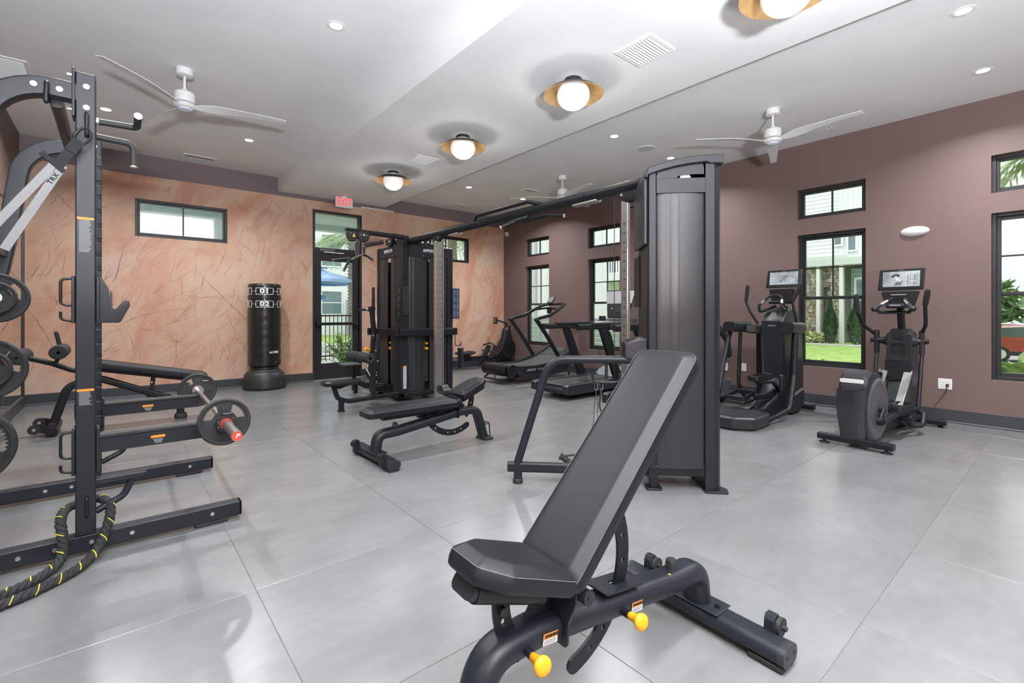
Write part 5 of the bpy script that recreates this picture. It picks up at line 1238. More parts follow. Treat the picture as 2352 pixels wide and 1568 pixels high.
def strand(ph, r_off, r, turn=0.085, keep=None):
    pts = []; L = 0; x_prev = None; segs = []
    for i, p in enumerate(rp):
        tt = (rp[min(i + 1, len(rp) - 1)] - rp[max(i - 1, 0)]).normalized()
        if i: L += (p - rp[i - 1]).length
        x = tt.cross(V((0, 0, 1))) if x_prev is None else x_prev - tt * x_prev.dot(tt); x.normalize(); x_prev = x; y = x.cross(tt)
        a = ph + 2 * PI * L / turn; pts.append((p + x * math.cos(a) * r_off + y * math.sin(a) * r_off, a, L))
    return pts
ROPE = mat('black_rope', (0.011, 0.011, 0.012), 0.8, bump=0.6, bscale=350)
for k_ in range(3):
    obj('rope_strand', G().sweep([p for p, a, l in strand(2 * PI * k_ / 3, 0.0105, 0.0125)], circ(0.0125, 8)), ROPE, t, world=True, ang=60)
g = G(); tr = strand(0.5, 0.0228, 0.002); cur = []
for p, a, l in tr:
    if math.cos(a * 1.0) > 0.1 or True:
        if (l % 0.085) < 0.030: cur.append(p)
        else:
            if len(cur) > 2: g.sweep(cur, circ(0.0022, 5))
            cur = []
obj('tracer_thread', g, mat('yellow_thread', (0.80, 0.62, 0.03), 0.6), t, 'yellow tracer thread', world=True)
# ================================================================== CABLE CROSSOVER WITH STACK TOWER
t = cab = thing('cable_machine', 'large black multi-station cable machine whose overhead bar joins two towers', 'gym machine', (3.1, 4.0, 0))
W = dict(world=True)
TW = M.Translation(V((2.84, 1.90, 0))) @ RZ(-45)       # local frame of the near tower: X to the right of the view, Y away
def tw(g): g.v = [TW @ v for v in g.v]; return g
# ---- near tower
g = G(); prof = [(0.362, -0.012), (0.420, -0.012), (0.455, 0.010), (0.478, 0.05), (0.478, 0.30), (0.44, 0.36), (0.362, 0.36)]
g.sweep([V((0, 0, 0.012)), V((0, 0, 2.245))], [(0, 0)] * 3) if False else g.plate(prof, (), 2.235, T(0, 0, 0.012 + 2.235 / 2), bev=0.003)
obj('tower_post', tw(g), METAL, t, smooth=False, **W)
prof = [(-0.012, 0.0), (0.030, -0.006), (0.030, 0.06), (0.030, 0.36), (-0.02, 0.36), (-0.02, 0.02)]
obj('tower_post', tw(G().plate(prof, (), 2.13, T(0, 0, 0.08 + 2.13 / 2), bev=0.003)), METAL, t, smooth=False, **W)
obj('side_panel', tw(G().box((-0.026, 0.03, 0.10), (-0.020, 0.35, 1.68), 0.002)), METAL2, t, smooth=False, **W)
cv = obj('pulley_cover', tw(G().box((-0.052, 0.01, 1.70), (-0.020, 0.40, 2.17), 0.012, seg=2)), PLAST, t, **W)
# curved front shroud with soft ribs
n = 48; pr_ = []
for i in range(n + 1):
    s = i / n; x = 0.032 + s * 0.328
    bulge = 0.020 * math.sin(PI * s) ** 0.5
    rib = 0.0014 * (math.exp(-((s - 0.24) / 0.035) ** 2) + 0.8 * math.exp(-((s - 0.44) / 0.02) ** 2) - 0.8 * math.exp(-((s - 0.34) / 0.05) ** 2))
    pr_.append((x, 0.004 - bulge - rib))
def shroud(pr_, z0, z1, name='front_shroud', m=SMOKE, xf=tw, par=None):
    k = len(pr_); vs = [(x, y, z) for z in (z0, z1) for x, y in pr_] + [(x, y + 0.006, z) for z in (z0, z1) for x, y in pr_]
    fs = [(i, i + 1, k + i + 1, k + i) for i in range(k - 1)] + [(2 * k + i, 3 * k + i, 3 * k + i + 1, 2 * k + i + 1) for i in range(k - 1)]
    fs += [(0, k, 3 * k, 2 * k), (k - 1, 3 * k - 1, 4 * k - 1, 2 * k - 1)] + [(k + i, k + i + 1, 3 * k + i + 1, 3 * k + i) for i in range(k - 1)] + [(i, 2 * k + i, 2 * k + i + 1, i + 1) for i in range(k - 1)]
    return obj(name, xf(G().add(vs, fs)), m, par or t, ang=40, **W)
shroud(pr_, 0.155, 2.046)
obj('shroud_band', tw(G().box((0.031, -0.022, 2.046), (0.361, 0.0, 2.150), 0.004)), METAL, t, **W)
obj('inner_box', tw(G().box((0.030, 0.012, 0.10), (0.362, 0.34, 2.06))), METAL2, t, smooth=False, **W)
obj('kick_plate', tw(G().box((0.0, -0.006, 0.10), (0.364, 0.34, 0.165), 0.006)), METAL2, t, smooth=False, **W)
# arched head: solid cap strip plus the panel beneath it
def arch(x): return 2.205 + 0.100 * (1 - ((0.42 - x) / 0.50) ** 2) if x < 0.42 else 2.305
xs_ = [-0.045 + 0.523 * i / 24 for i in range(25)]
top = [(x, arch(x)) for x in xs_]; bot = [(x, arch(x) - (0.050 if x < 0.37 else 0.062)) for x in reversed(xs_)]
top[0] = (-0.045, 2.165); bot[-1] = (-0.030, 2.15)
obj('head_cap', tw(G().plate(top + bot, (), 0.39, T(0, 0.17, 0) @ XZ, bev=0.006)), METAL, t, ang=25, **W)
pp = [(0.034, 2.15)] + [(x, arch(x) - 0.052) for x in xs_ if 0.034 < x < 0.355] + [(0.355, 2.22), (0.355, 2.178), (0.22, 2.178), (0.185, 2.168), (0.165, 2.15)]
obj('head_panel', tw(G().plate(pp, (), 0.008, T(0, 0.004, 0) @ XZ)), METAL, t, smooth=False, **W)
obj('head_pulley', tw(G().cyl((0.235, 0.02, 2.160), (0.235, 0.05, 2.160), 0.035, n=24).cyl((0.235, 0.012, 2.160), (0.235, 0.02, 2.160), 0.012, n=14)), BOLT, t, **W)
obj('head_back', tw(G().box((0.034, 0.30, 2.06), (0.36, 0.33, 2.25))), METAL2, t, smooth=False, **W)
g = G()
for x, z in ((0.050, 2.168),): g.cyl((x, -0.002, z), (x, 0.002, z), 0.006, n=12)
obj('bolt', tw(g), PLASTB, t, **W)
for poly in ([(0.352, -0.045), (0.505, -0.045), (0.520, 0.03), (0.49, 0.08), (0.352, 0.08)], [(0.350, 0.25), (0.50, 0.25), (0.50, 0.39), (0.35, 0.39)]):
    obj('foot_plate', tw(G().plate(poly_round(poly, 0.02), (), 0.012, T(0, 0, 0.006), bev=0.002)), METAL, t, **W)
obj('bolt_hole', tw(G().cyl((0.49, -0.005, 0.0118), (0.49, -0.005, 0.0126), 0.008, n=14)), SLOT, t, smooth=False, **W)
obj('leg', tw(G().box((-0.005, 0.0, 0.012), (0.045, 0.07, 0.12), 0.004)), METAL2, t, smooth=False, **W)
obj('foot_plate', tw(G().plate(poly_round([(-0.035, -0.02), (0.075, -0.02), (0.075, 0.09), (-0.035, 0.09)], 0.02), (), 0.014, T(0, 0, 0.007), bev=0.003)), METAL2, t, **W)
# stabiliser frame
obj('upper_rail', tw(G().tube([(-0.02, 0.055, 0.893), (-0.70, 0.055, 0.893), (-0.935, 0.055, 0.135)], 0.028, 20, fil=0.16, seg=10)), METAL, t, **W)
obj('lower_rail', tw(G().bar([(0.0, 0.055, 0.115), (-1.005, 0.055, 0.115)], 0.045, 0.075, 0.020)), METAL, t, **W)
obj('foot_post', tw(G().cyl((-0.93, 0.055, 0.03), (-0.93, 0.055, 0.10), 0.030, n=24)), METAL, t, **W)
obj('rubber_foot', tw(G().lathe([(0, 0), (0.034, 0), (0.036, 0.006), (0.036, 0.026), (0.030, 0.034), (0, 0.034)], T(-0.93, 0.055, 0), n=28)), RUBBER, t, **W)
hk = obj('accessory_hook', tw(G().cyl((-0.30, 0.055, 0.87), (-0.30, 0.055, 0.755), 0.011, n=14).tube([(-0.395, 0.055, 0.80), (-0.395, 0.055, 0.735), (-0.30, 0.055, 0.730), (-0.205, 0.055, 0.735), (-0.205, 0.055, 0.795)], 0.009, 12, fil=0.035)), METAL, t, **W)
gd = obj('guard_block', tw(G().plate(poly_round([(-0.175, 0.90), (-0.02, 0.885), (-0.02, 1.052), (-0.09, 1.050), (-0.175, 1.01)], 0.018), (), 0.16, T(0, 0.10, 0) @ XZ, bev=0.008)), PLAST, t, **W)
obj('guard_liner', tw(G().plate(poly_round([(-0.182, 0.905), (-0.165, 0.905), (-0.165, 1.0), (-0.085, 1.046), (-0.09, 1.054), (-0.182, 1.016)], 0.006), (), 0.12, T(0, 0.10, 0) @ XZ, bev=0.004)), METAL2, gd, **W)
obj('placard', tw(G().box((-0.034, 0.28, 1.27), (-0.027, 0.50, 1.655), 0.002)), METAL2, t, smooth=False, **W)
# ---- overhead bar and pull-up handles
CBX, CBZ = 3.15, 2.238
obj('overhead_bar', G().tube([(CBX, 2.16, CBZ), (CBX, 6.06, CBZ)], 0.048, 24), METAL2, t, **W)
obj('pull_up_handle', G().tube([(CBX - 0.02, 4.42, 2.265), (CBX - 0.04, 4.36, 2.320), (CBX - 0.04, 3.48, 2.322), (CBX - 0.02, 3.32, 2.272)], 0.019, 14, fil=0.08), METAL2, t, **W)
a = obj('pull_up_handle', G().tube([(CBX, 3.78, 2.21), (3.22, 3.62, 2.17), (3.32, 3.42, 2.205), (3.40, 3.275, 2.190)], 0.018, 14, fil=0.07), METAL2, t, **W)
obj('grip_cap', G().cyl((3.398, 3.279, 2.1905), (3.404, 3.267, 2.189), 0.019, n=20), CHROME, a, **W)
a = obj('pull_up_handle', G().tube([(CBX, 3.50, 2.205), (3.07, 3.46, 2.16), (3.02, 3.58, 2.135), (2.905, 3.655, 2.068)], 0.018, 14, fil=0.06), METAL2, t, **W)
obj('grip_cap', G().cyl((2.908, 3.653, 2.070), (2.899, 3.659, 2.0645), 0.019, n=20), CHROME, a, **W)
g = G()
for y in (4.05, 3.78, 3.6, 2.75): g.cyl((CBX - 0.048, y, CBZ + 0.01), (CBX - 0.053, y, CBZ + 0.01), 0.008, n=10)
obj('bolt', g, PLASTB, t, **W)
for y0, y1 in ((2.62, 2.9), (4.95, 4.75)):
    obj('bar_bracket', G().box((CBX - 0.035, min(y0, y1), CBZ - 0.066), (CBX + 0.035, max(y0, y1), CBZ - 0.045), 0.003), STEEL, t, **W)
# adjustable columns with numbered holes
def column(cx, cy, wx, wy, zb, sgn):
    zt = 2.13
    c = obj('adjustment_column', G().box((cx - wx / 2, cy - wy / 2, zb), (cx + wx / 2, cy + wy / 2, zt), 0.004), STEEL, t, 'stainless column with adjustment holes', smooth=False, **W)
    g = G()
    for k_ in range(18):
        z = zt - 0.19 - k_ * 0.0745
        if z < zb + 0.1: break
        g.cyl((cx - wx / 2 - 0.0006, cy, z), (cx - wx / 2 + 0.002, cy, z), 0.0075, n=16)
        g.cyl((cx, cy - wy / 2 - 0.0006, z), (cx, cy - wy / 2 + 0.002, z), 0.0075, n=16) if wx > 0.06 else None
    obj('adjustment_hole', g, SLOT, c, smooth=False, kind='stuff', **W)
    g = G()
    for k_ in range(16): g.sub(text_g(str(k_ + 1), 0.016, face_m((cx - wx / 2 - 0.0005, cy, zt - 0.228 - k_ * 0.0745), (0, -1, 0), (0, 0, 1)), 0.0002))
    obj('hole_numbers', g, PRINTG, c, smooth=False, kind='stuff', **W)
    bp = poly_round([(-0.08, zt + 0.075), (0.10, zt + 0.075), (0.10, zt - 0.005), (0.02, zt - 0.022), (-0.03, zt + 0.01)], 0.02)
    mm = M(((0, 0, 1, cx), (-sgn, 0, 0, cy), (0, 1, 0, 0), (0, 0, 0, 1)))
    br = obj('pulley_bracket', G().plate([(-p[0] if False else p[0], p[1]) for p in [(x * 1.2 - 0.0, z) for x, z in bp]], (), 0.05, mm, bev=0.004), METAL2, t, **W)
    obj('bracket_bolt', G().cyl((cx - 0.026, cy + sgn * 0.02, zt + 0.045), (cx - 0.031, cy + sgn * 0.02, zt + 0.045), 0.011, n=18), BOLT, br, **W)
    obj('stop_peg', G().cyl((cx + wx / 2, cy - 0.005, zt - 0.052), (cx + wx / 2 + 0.05, cy - 0.03, zt - 0.045), 0.008, n=12), PLASTB, t, **W)
    obj('column_base', G().box((cx - 0.06, cy - 0.07, 0.0), (cx + 0.06, cy + 0.07, zb), 0.01), METAL2, t, **W)
    obj('cable', G().cyl((cx - 0.01, cy + sgn * 0.105, zt + 0.03), (cx - 0.01, cy + sgn * 0.105, 0.2), 0.0032, n=8), CORD, t, **W)
column(3.15, 2.345, 0.038, 0.066, 0.12, 1)
column(3.13, 5.20, 0.115, 0.060, 0.15, -1)
# carriage low on the far column
g = G().cyl((3.10, 5.12, 0.27), (3.20, 5.12, 0.27), 0.055, n=28); car = obj('pulley_carriage', g, PLASTB, t, **W)
obj('guide_wheel', G().cyl((3.095, 5.06, 0.25), (3.205, 5.06, 0.25), 0.035, n=24).cyl((3.09, 5.10, 0.31), (3.095, 5.10, 0.31), 0.014, n=12), PLASTB, car, **W)
g = G()
for y, z in ((5.12, 0.30), (5.09, 0.24), (5.14, 0.24), (5.05, 0.25)): g.cyl((3.099, y, z), (3.094, y, z), 0.009, n=12)
obj('bolt', g, CHROME, car, **W)
# carriage low on the near column (behind the bench)
obj('pulley_carriage', G().cyl((3.10, 2.42, 0.50), (3.20, 2.42, 0.50), 0.06, n=28), PLASTB, t, **W)
# ---- far stack tower (four faces, two in view)
X0, X1, Y0, Y1 = 3.02, 3.84, 6.03, 6.80
for (x, y, w_, d_) in ((X0, Y0, 0.13, 0.13), (X1 - 0.05, Y0 + 0.02, 0.10, 0.10), (X0 + 0.01, Y1 - 0.04, 0.08, 0.09), (X1 - 0.05, Y1 - 0.04, 0.09, 0.09)):
    p_ = obj('tower_post', G().box((x, y, 0.02), (x + w_, y + d_, 2.30 if (x, y) == (X0, Y0) else 2.20), 0.014), METAL, t, **W)
    obj('foot_plate', G().box((x - 0.04, y - 0.03, 0.0), (x + w_ + 0.03, y + d_ + 0.03, 0.016), 0.003), METAL2, t, **W)
obj('post_cap', G().box((X0 - 0.004, Y0 - 0.004, 2.235), (X0 + 0.134, Y0 + 0.134, 2.315), 0.02, seg=2), METAL, t, **W)
obj('core', G().box((X0 + 0.09, Y0 + 0.10, 0.10), (X1 - 0.02, Y1 - 0.02, 1.98)), SLOT, t, smooth=False, **W)
def swave(a, b_, z0, z1, fix, axis, sgn, name='shroud_panel'):
    n = 16; pr_ = []
    for i in range(n + 1):
        s = i / n; bl = 0.022 * math.sin(PI * s) ** 0.6 + 0.003 * math.cos(s * 6 * PI)
        pr_.append((a + (b_ - a) * s, fix + sgn * bl))
    f = (lambda g: g) if axis == 'x' else (lambda g: G().add([(v[1], v[0], v[2]) for v in g.v], g.f))
    k = len(pr_); vs = [(x, y, z) for z in (z0, z1) for x, y in pr_]; fs = [(i, i + 1, k + i + 1, k + i) for i in range(k - 1)]
    vs += [(x, y - sgn * 0.006, z) for z in (z0, z1) for x, y in pr_]; fs += [(2 * k + i, 2 * k + i + 1, 3 * k + i + 1, 3 * k + i) for i in range(k - 1)]
    fs += [(0, k, 3 * k, 2 * k), (k - 1, 2 * k - 1, 4 * k - 1, 3 * k - 1)] + [(k + i, k + i + 1, 3 * k + i + 1, 3 * k + i) for i in range(k - 1)]
    obj(name, f(G().add(vs, fs)), SMOKE, t, ang=40, **W)
swave(3.155, 3.405, 0.12, 2.02, 6.055, 'x', -1); swave(3.485, 3.775, 0.12, 2.02, 6.055, 'x', -1)
swave(6.165, 6.385, 0.12, 2.02, 3.045, 'y', -1); swave(6.485, 6.755, 0.12, 2.02, 3.045, 'y', -1)
for a_, lo, hi in (('x', (3.15, 6.035, 2.025), (3.79, 6.075, 2.19)), ('y', (3.03, 6.16, 2.025), (3.07, 6.76, 2.19))):
    hd = obj('header_panel', G().box(lo, hi, 0.006), METAL, t, **W)
    g = G(); m_ = face_m((3.50, 6.0335, 2.125), (1, 0, 0), (0, 0, 1)) if a_ == 'x' else face_m((3.0285, 6.46, 2.125), (0, -1, 0), (0, 0, 1))
    g.sub(text_g('PRECOR', 0.062, m_ @ T(0.03, 0, 0), 0.0006, shear=0.25, bold=0.0018, space=0.95))
    for k_ in range(3): g.box((-0.125 + k_ * 0.016, -0.020, -0.0006), (-0.115 + k_ * 0.016, 0.021, 0.0006), m=m_ @ M(((1, 0.25, 0, 0), (0, 1, 0, 0), (0, 0, 1, 0), (0, 0, 0, 1))))
    obj('header_lettering', g, PRINT, hd, 'white PRECOR lettering', smooth=False, **W)
    g = G()
    for u in (-0.13, 0.15): c_ = m_ @ V((u, -0.078, 0)); n_ = V((m_[0][2], m_[1][2], m_[2][2])); g.cyl(c_, c_ + n_ * 0.004, 0.008, n=12)
    obj('bolt', g, BOLT, hd, **W)
# weight stack seen through the slots: plates, pins, rods
STP = mesh_of('stack_plate', G().box((-0.04, -0.02, 0), (0.04, 0.02, 0.027), 0.003), STACK, smooth=False)
for (cx, cy, rz_) in ((3.445, 6.105, 0), (3.095, 6.435, 90)):
    for k_ in range(14):
        o = bpy.data.objects.new('stack_plate', STP); COL.objects.link(o); o.parent = t; o.location = (cx - 3.1, cy - 4.0, 0.24 + k_ * 0.032); o.rotation_euler = (0, 0, math.radians(rz_))
    obj('guide_rod', G().cyl((cx, cy, 0.70), (cx, cy, 2.0), 0.012, n=12), CHROME if rz_ else STACK, t, **W)
    for z in (0.715, 0.795 if rz_ else 0.79): obj('selector_pin', G().cyl((cx - (0.05 if rz_ else 0), cy - (0 if rz_ else 0.05), z), (cx, cy, z), 0.022 if z < .75 else 0.018, n=16).box((cx - 0.06, cy - 0.05, z - 0.008), (cx + 0.0, cy + 0.0, z + 0.008), 0.003), ORANGE, t, 'orange selector pin', **W)
obj('base_frame', G().box((3.00, 5.99, 0.05), (3.86, 6.05, 0.115), 0.008).box((3.00, 5.99, 0.05), (3.06, 6.84, 0.115), 0.008), METAL2, t, **W)
obj('instruction_label', G().box((3.115, 6.0285, 0.16), (3.150, 6.0300, 0.46)), PRINTG, t, 'long grey instruction sticker', smooth=False, **W) if False else obj('instruction_label', G().box((3.055, 6.0275, 0.17), (3.105, 6.0300, 0.47)), mat('label_grey', (0.42, 0.45, 0.48), 0.5), t, 'long pale instruction sticker', smooth=False, **W)
obj('instruction_label_top', G().box((3.055, 6.0272, 0.47), (3.105, 6.0300, 0.49)), WARN, t, smooth=False, **W)
# belt-like guard round the tower
for seg_ in ([(2.985, 6.86, 0.955), (2.975, 5.985, 0.955)], [(2.975, 5.985, 0.955), (3.86, 5.985, 0.955), (3.93, 6.03, 0.955), (3.95, 6.25, 0.955)]):
    obj('guard_rail', G().sweep(fillet(seg_, 0.03, 4), rrect(0.045, 0.105, 0.015)), METAL2, t, **W)
obj('guard_rail', G().sweep([V((2.985, 6.86, 0.955)), V((2.86, 6.75, 0.955))], rrect(0.04, 0.105, 0.015)), METAL2, t, **W)
obj('accessory_hook', G().tube([(3.10, 5.97, 0.90), (3.10, 5.96, 0.75), (2.99, 5.95, 0.735), (2.97, 5.93, 0.79)], 0.006, 10, fil=0.03), METAL2, t, **W)
obj('accessory_hook', G().tube([(3.90, 6.02, 0.92), (3.90, 6.01, 0.745), (3.96, 5.99, 0.735), (4.00, 5.98, 0.80)], 0.006, 10, fil=0.02).tube([(3.935, 6.0, 0.738), (3.965, 5.96, 0.74), (3.965, 5.95, 0.79)], 0.006, 8), METAL2, t, **W)
# exercise placards
pc = mat('navy_placard', (0.05, 0.065, 0.11), 0.4)
for lo, hi, nx in (((3.005, 6.005, 1.14), (3.015, 6.025, 1.62), 0), ((3.875, 6.03, 1.14), (3.985, 6.045, 1.60), 2)):
    pass
a = obj('placard', G().box((3.865, 6.02, 1.14), (3.985, 6.03, 1.60), 0.003), pc, t, 'navy exercise placard', **W); g = G(); rr = random.Random(2)
for r_ in range(4):
    for c_ in range(2):
        x, z = 3.893 + c_ * 0.055, 1.20 + r_ * 0.105; g.cyl((x, 6.0192, z + 0.045), (x, 6.0198, z + 0.045), 0.009, n=8)
        g.box((x - 0.006, 6.0192, z + 0.005), (x + 0.008, 6.0198, z + 0.035)); g.box((x - 0.016, 6.0192, z - 0.012), (x + 0.016, 6.0198, z - 0.006))
obj('placard_figures', g, mat('blue_grey_print', (0.25, 0.30, 0.42), 0.5), a, smooth=False, **W)
a = obj('placard', G().box((3.005, 6.00, 1.13), (3.015, 6.16, 1.60), 0.003), METAL2, t, 'black exercise placard', **W); g = G()
for r_ in range(4):
    z = 1.18 + r_ * 0.11
    for k_ in range(5): g.box((3.0042, 6.06 + 0.010 * math.sin(k_ + r_), z + k_ * 0.012), (3.0048, 6.075 + 0.010 * math.sin(k_ + r_), z + k_ * 0.012 + 0.006))
obj('placard_figures', g, PRINTG, a, smooth=False, **W)
obj('placard', G().box((2.99, 6.84, 1.14), (3.0, 6.94, 1.62), 0.003), METAL2, t, **W)
obj('post_cover', G().box((3.035, 6.012, 1.20), (3.135, 6.032, 1.60), 0.006), PLAST, t, **W)
obj('post_cover', G().box((3.035, 6.020, 1.70), (3.135, 6.032, 2.20), 0.006), METAL2, t, **W)
# lat pulldown arm
obj('pulldown_arm', G().bar([(3.06, 6.04, 2.285), (2.55, 6.04, 2.292)], 0.075, 0.062, 0.018).bar([(2.57, 6.04, 2.302), (2.255, 6.04, 2.305)], 0.085, 0.03, 0.006), METAL2, t, **W)
g = G()
for cx in (2.335, 2.475):
    g.plate(poly_round([(-0.078, 0.035), (0.078, 0.035), (0.078, -0.03), (0.045, -0.10), (-0.045, -0.10), (-0.078, -0.03)], 0.035), (), 0.05, T(cx, 6.03 if cx < 2.4 else 6.01, 2.255) @ XZ, bev=0.004)
pb = obj('pulley_housing', g, PLASTB, t, **W)
g = G()
for x, z, r in ((2.475, 2.245, 0.014), (2.435, 2.243, 0.007), (2.515, 2.243, 0.007), (2.30, 2.255, 0.006), (2.345, 2.245, 0.006)): g.cyl((x, 5.985, z), (x, 5.978, z), r, n=14)
obj('bolt', g, BOLT, pb, **W)
obj('caution_triangle', G().plate([(-0.022, -0.018), (0.024, -0.018), (0.001, 0.024)], (), 0.001, T(2.335, 5.9795, 2.225) @ XZ), YELLOW, pb, 'yellow warning triangle', smooth=False, **W)
obj('cable', G().cyl((2.395, 6.02, 2.17), (2.395, 6.02, 2.03), 0.004, n=8).lathe([(0, 0), (0.018, 0.004), (0.022, 0.05), (0.02, 0.10), (0.008, 0.12), (0, 0.12)], T(2.395, 6.02, 2.035), n=16), PLASTB, t, **W)
for y in (6.2,):
    obj('cam_cover', G().plate(arcplate((0, 0), 0.001, 0.11, 180, 360, 16), (), 0.05, M(((0, 0, 1, 3.02), (-1, 0, 0, 6.36), (0, 1, 0, 2.29), (0, 0, 0, 1)))), PLASTB, t, **W)
    obj('cam_cover', G().plate(arcplate((0, 0), 0.001, 0.11, 180, 360, 16), (), 0.05, T(3.40, 6.06, 2.29) @ XZ), PLASTB, t, **W)
g = G()
for c_ in ((2.99, 6.33, 2.25), (3.36, 6.03, 2.24), (3.45, 6.03, 2.25)): g.cyl(c_, (c_[0] - 0.004, c_[1] - 0.006, c_[2]), 0.012, n=14)
obj('bolt', g, BOLT, t, **W)
obj('pulldown_arm', G().bar([(3.10, 6.80, 2.31), (2.82, 6.80, 2.235)], 0.085, 0.07, 0.018), mat('bronze_black', (0.03, 0.026, 0.023), 0.45), t, **W)
obj('front_beam', G().bar([(3.10, 6.50, 2.27), (3.80, 6.50, 2.27)], 0.07, 0.07, 0.02).bar([(3.45, 6.1, 2.27), (3.45, 6.7, 2.27)], 0.06, 0.06, 0.02), METAL2, t, **W)
# station in front of the tower: seat, post, thigh rollers, press post
ol = poly_round([(-0.21, -0.075), (-0.15, -0.13), (0.19, -0.13), (0.21, -0.10), (0.21, 0.10), (0.19, 0.13), (-0.15, 0.13), (-0.21, 0.075)], 0.02)
obj('seat_pad', pad_solid(ol, 0.06, 0.035, m=T(2.125, 5.90, 0.335)), VINYL, t, ang=40, **W)
obj('seat_bracket', G().plate([(2.04, 0.335), (2.29, 0.335), (2.12, 0.285), (2.06, 0.29)], (), 0.05, T(0, 5.90, 0) @ XZ), METAL2, t, smooth=False, **W)
obj('seat_beam', G().bar([(2.045, 5.90, 0.335), (2.10, 5.90, 0.16), (2.24, 5.90, 0.115), (2.95, 5.97, 0.125)], 0.055, 0.055, 0.014, fil=0.10, seg=8), METAL2, t, **W)
obj('seat_post', G().bar([(2.145, 5.90, 0.01), (2.145, 5.90, 0.17)], 0.06, 0.06, 0.010, up=(0, 1, 0)).box((2.105, 5.86, 0), (2.185, 5.94, 0.012), 0.004), METAL2, t, **W)
obj('roller_post', G().bar([(2.575, 5.93, 0.13), (2.575, 5.93, 0.46), (2.665, 5.93, 0.95)], 0.055, 0.065, 0.012, fil=0.15, up=(0, 1, 0)), METAL2, t, **W)
obj('bolt', G().cyl((2.625, 5.90, 0.60), (2.625, 5.893, 0.60), 0.012, n=14).cyl((2.595, 5.90, 0.735), (2.595, 5.893, 0.735), 0.010, n=14).cyl((2.59, 5.955, 0.93), (2.585, 5.95, 0.93), 0.012, n=12), BOLT, t, **W)
obj('roller_axle', G().cyl((2.44, 5.70, 0.655), (2.44, 6.40, 0.655), 0.016, n=16).bar([(2.44, 5.94, 0.655), (2.60, 5.94, 0.66)], 0.04, 0.04, 0.008), METAL2, t, **W)
for ya in (5.70, 6.06):
    obj('foam_roller', G().sweep([V((2.44, ya + 0.33 * k_ / 1, 0.655)) for k_ in (0, 0.04, 0.96, 1)], circ(1, 28), scale=[0.055, 0.064, 0.064, 0.055]), FOAM, t, **W)
obj('pull_knob', G().cyl((2.56, 6.02, 0.74), (2.50, 6.0, 0.76), 0.022, n=18), ORANGE, t, 'orange pull knob', **W)
obj('release_lever', G().tube([(2.50, 5.93, 0.55), (2.47, 5.90, 0.50), (2.51, 5.88, 0.42)], 0.010, 10, fil=0.04), CHROME, t, **W)
obj('press_post', G().bar([(2.76, 6.40, 0.12), (2.76, 6.40, 0.60), (2.79, 6.40, 0.95), (2.76, 6.40, 1.25)], 0.055, 0.075, 0.012, fil=0.2, up=(0, 1, 0)), METAL2, t, **W)
obj('press_pivot', G().cyl((2.75, 6.34, 1.285), (2.75, 6.46, 1.285), 0.038, n=24), METAL2, t, **W)
obj('press_handle', G().cyl((2.75, 6.38, 1.285), (2.56, 6.38, 1.268), 0.016, n=16), RUBBER, t, **W); obj('handle_collar', G().cyl((2.66, 6.38, 1.277), (2.69, 6.38, 1.28), 0.022, n=16), STEEL, t, **W)
obj('press_beam', G().bar([(2.76, 6.40, 0.15), (3.03, 6.40, 0.15)], 0.06, 0.08, 0.012), METAL2, t, **W)
# rear station low seat
obj('rear_seat_pad', pad_solid(poly_round(rect(-0.14, 0.14, -0.12, 0.12), 0.03), 0.035, 0.02, m=T(2.84, 7.42, 0.40)), mat('grey_vinyl', (0.07, 0.075, 0.08), 0.4), t, ang=40, **W)
obj('rear_seat_post', G().bar([(2.90, 7.42, 0.0), (2.90, 7.42, 0.40)], 0.055, 0.055, 0.01, up=(0, 1, 0)), METAL2, t, **W)
obj('rear_beam', G().bar([(2.80, 7.10, 0.19), (2.83, 6.75, 0.16), (3.03, 6.55, 0.15)], 0.06, 0.09, 0.012), METAL2, t, **W)
obj('rear_leg', G().bar([(2.80, 7.10, 0.0), (2.80, 7.10, 0.23)], 0.055, 0.055, 0.01, up=(0, 1, 0)), METAL2, t, **W)
# ---- things hanging on it
t = thing('pulldown_bar', 'chrome and black multi-grip pulldown bar hanging from the far tower arm', 'pulldown bar', (2.395, 6.02, 1.95))
obj('snap_hook', G().sweep([V((2.395 + 0.018 * math.cos(a), 6.02, 2.005 + 0.035 * math.sin(a))) for a in [2 * PI * k_ / 20 for k_ in range(20)]], circ(0.005, 6), closed=True), CHROME, t, **W)
obj('centre_bar', G().tube([(2.29, 5.97, 1.908), (2.395, 6.02, 1.962), (2.50, 6.07, 1.998)], 0.014, 14), CHROME, t, **W)
for p_ in ([(2.29, 5.97, 1.908), (2.26, 5.95, 1.89), (2.185, 5.92, 1.76)], [(2.50, 6.07, 1.998), (2.54, 6.07, 1.99), (2.62, 6.02, 1.928)], [(2.30, 6.00, 1.93), (2.25, 6.10, 1.925), (2.165, 6.22, 1.915)], [(2.50, 6.07, 1.99), (2.53, 6.12, 2.02), (2.53, 6.12, 2.11)]):
    h = obj('grip', G().tube(p_, 0.0165, 14, fil=0.03), RUBBER, t, **W)
    d_ = (V(p_[2]) - V(p_[1])).normalized(); obj('grip_end', G().cyl(V(p_[2]), V(p_[2]) + d_ * 0.006, 0.018, n=16), CHROME, h, **W)
def hang(x, y): return TW @ V((x, y, 0))
h0 = TW @ V((-0.335, 0.055, 0.735)); h1 = TW @ V((-0.372, 0.055, 0.735))
t = thing('cable_attachment', 'black webbing cable handle hanging from the low stabiliser hook', 'attachment', tuple(h1))
def snap(p, r=0.012, l=0.03): return G().sweep([V(p) + V((r * 0.7 * math.cos(a), -r * 0.7 * math.cos(a), -l + l * math.sin(a))) for a in [2 * PI * k_ / 18 for k_ in range(18)]], circ(0.003, 6), closed=True)
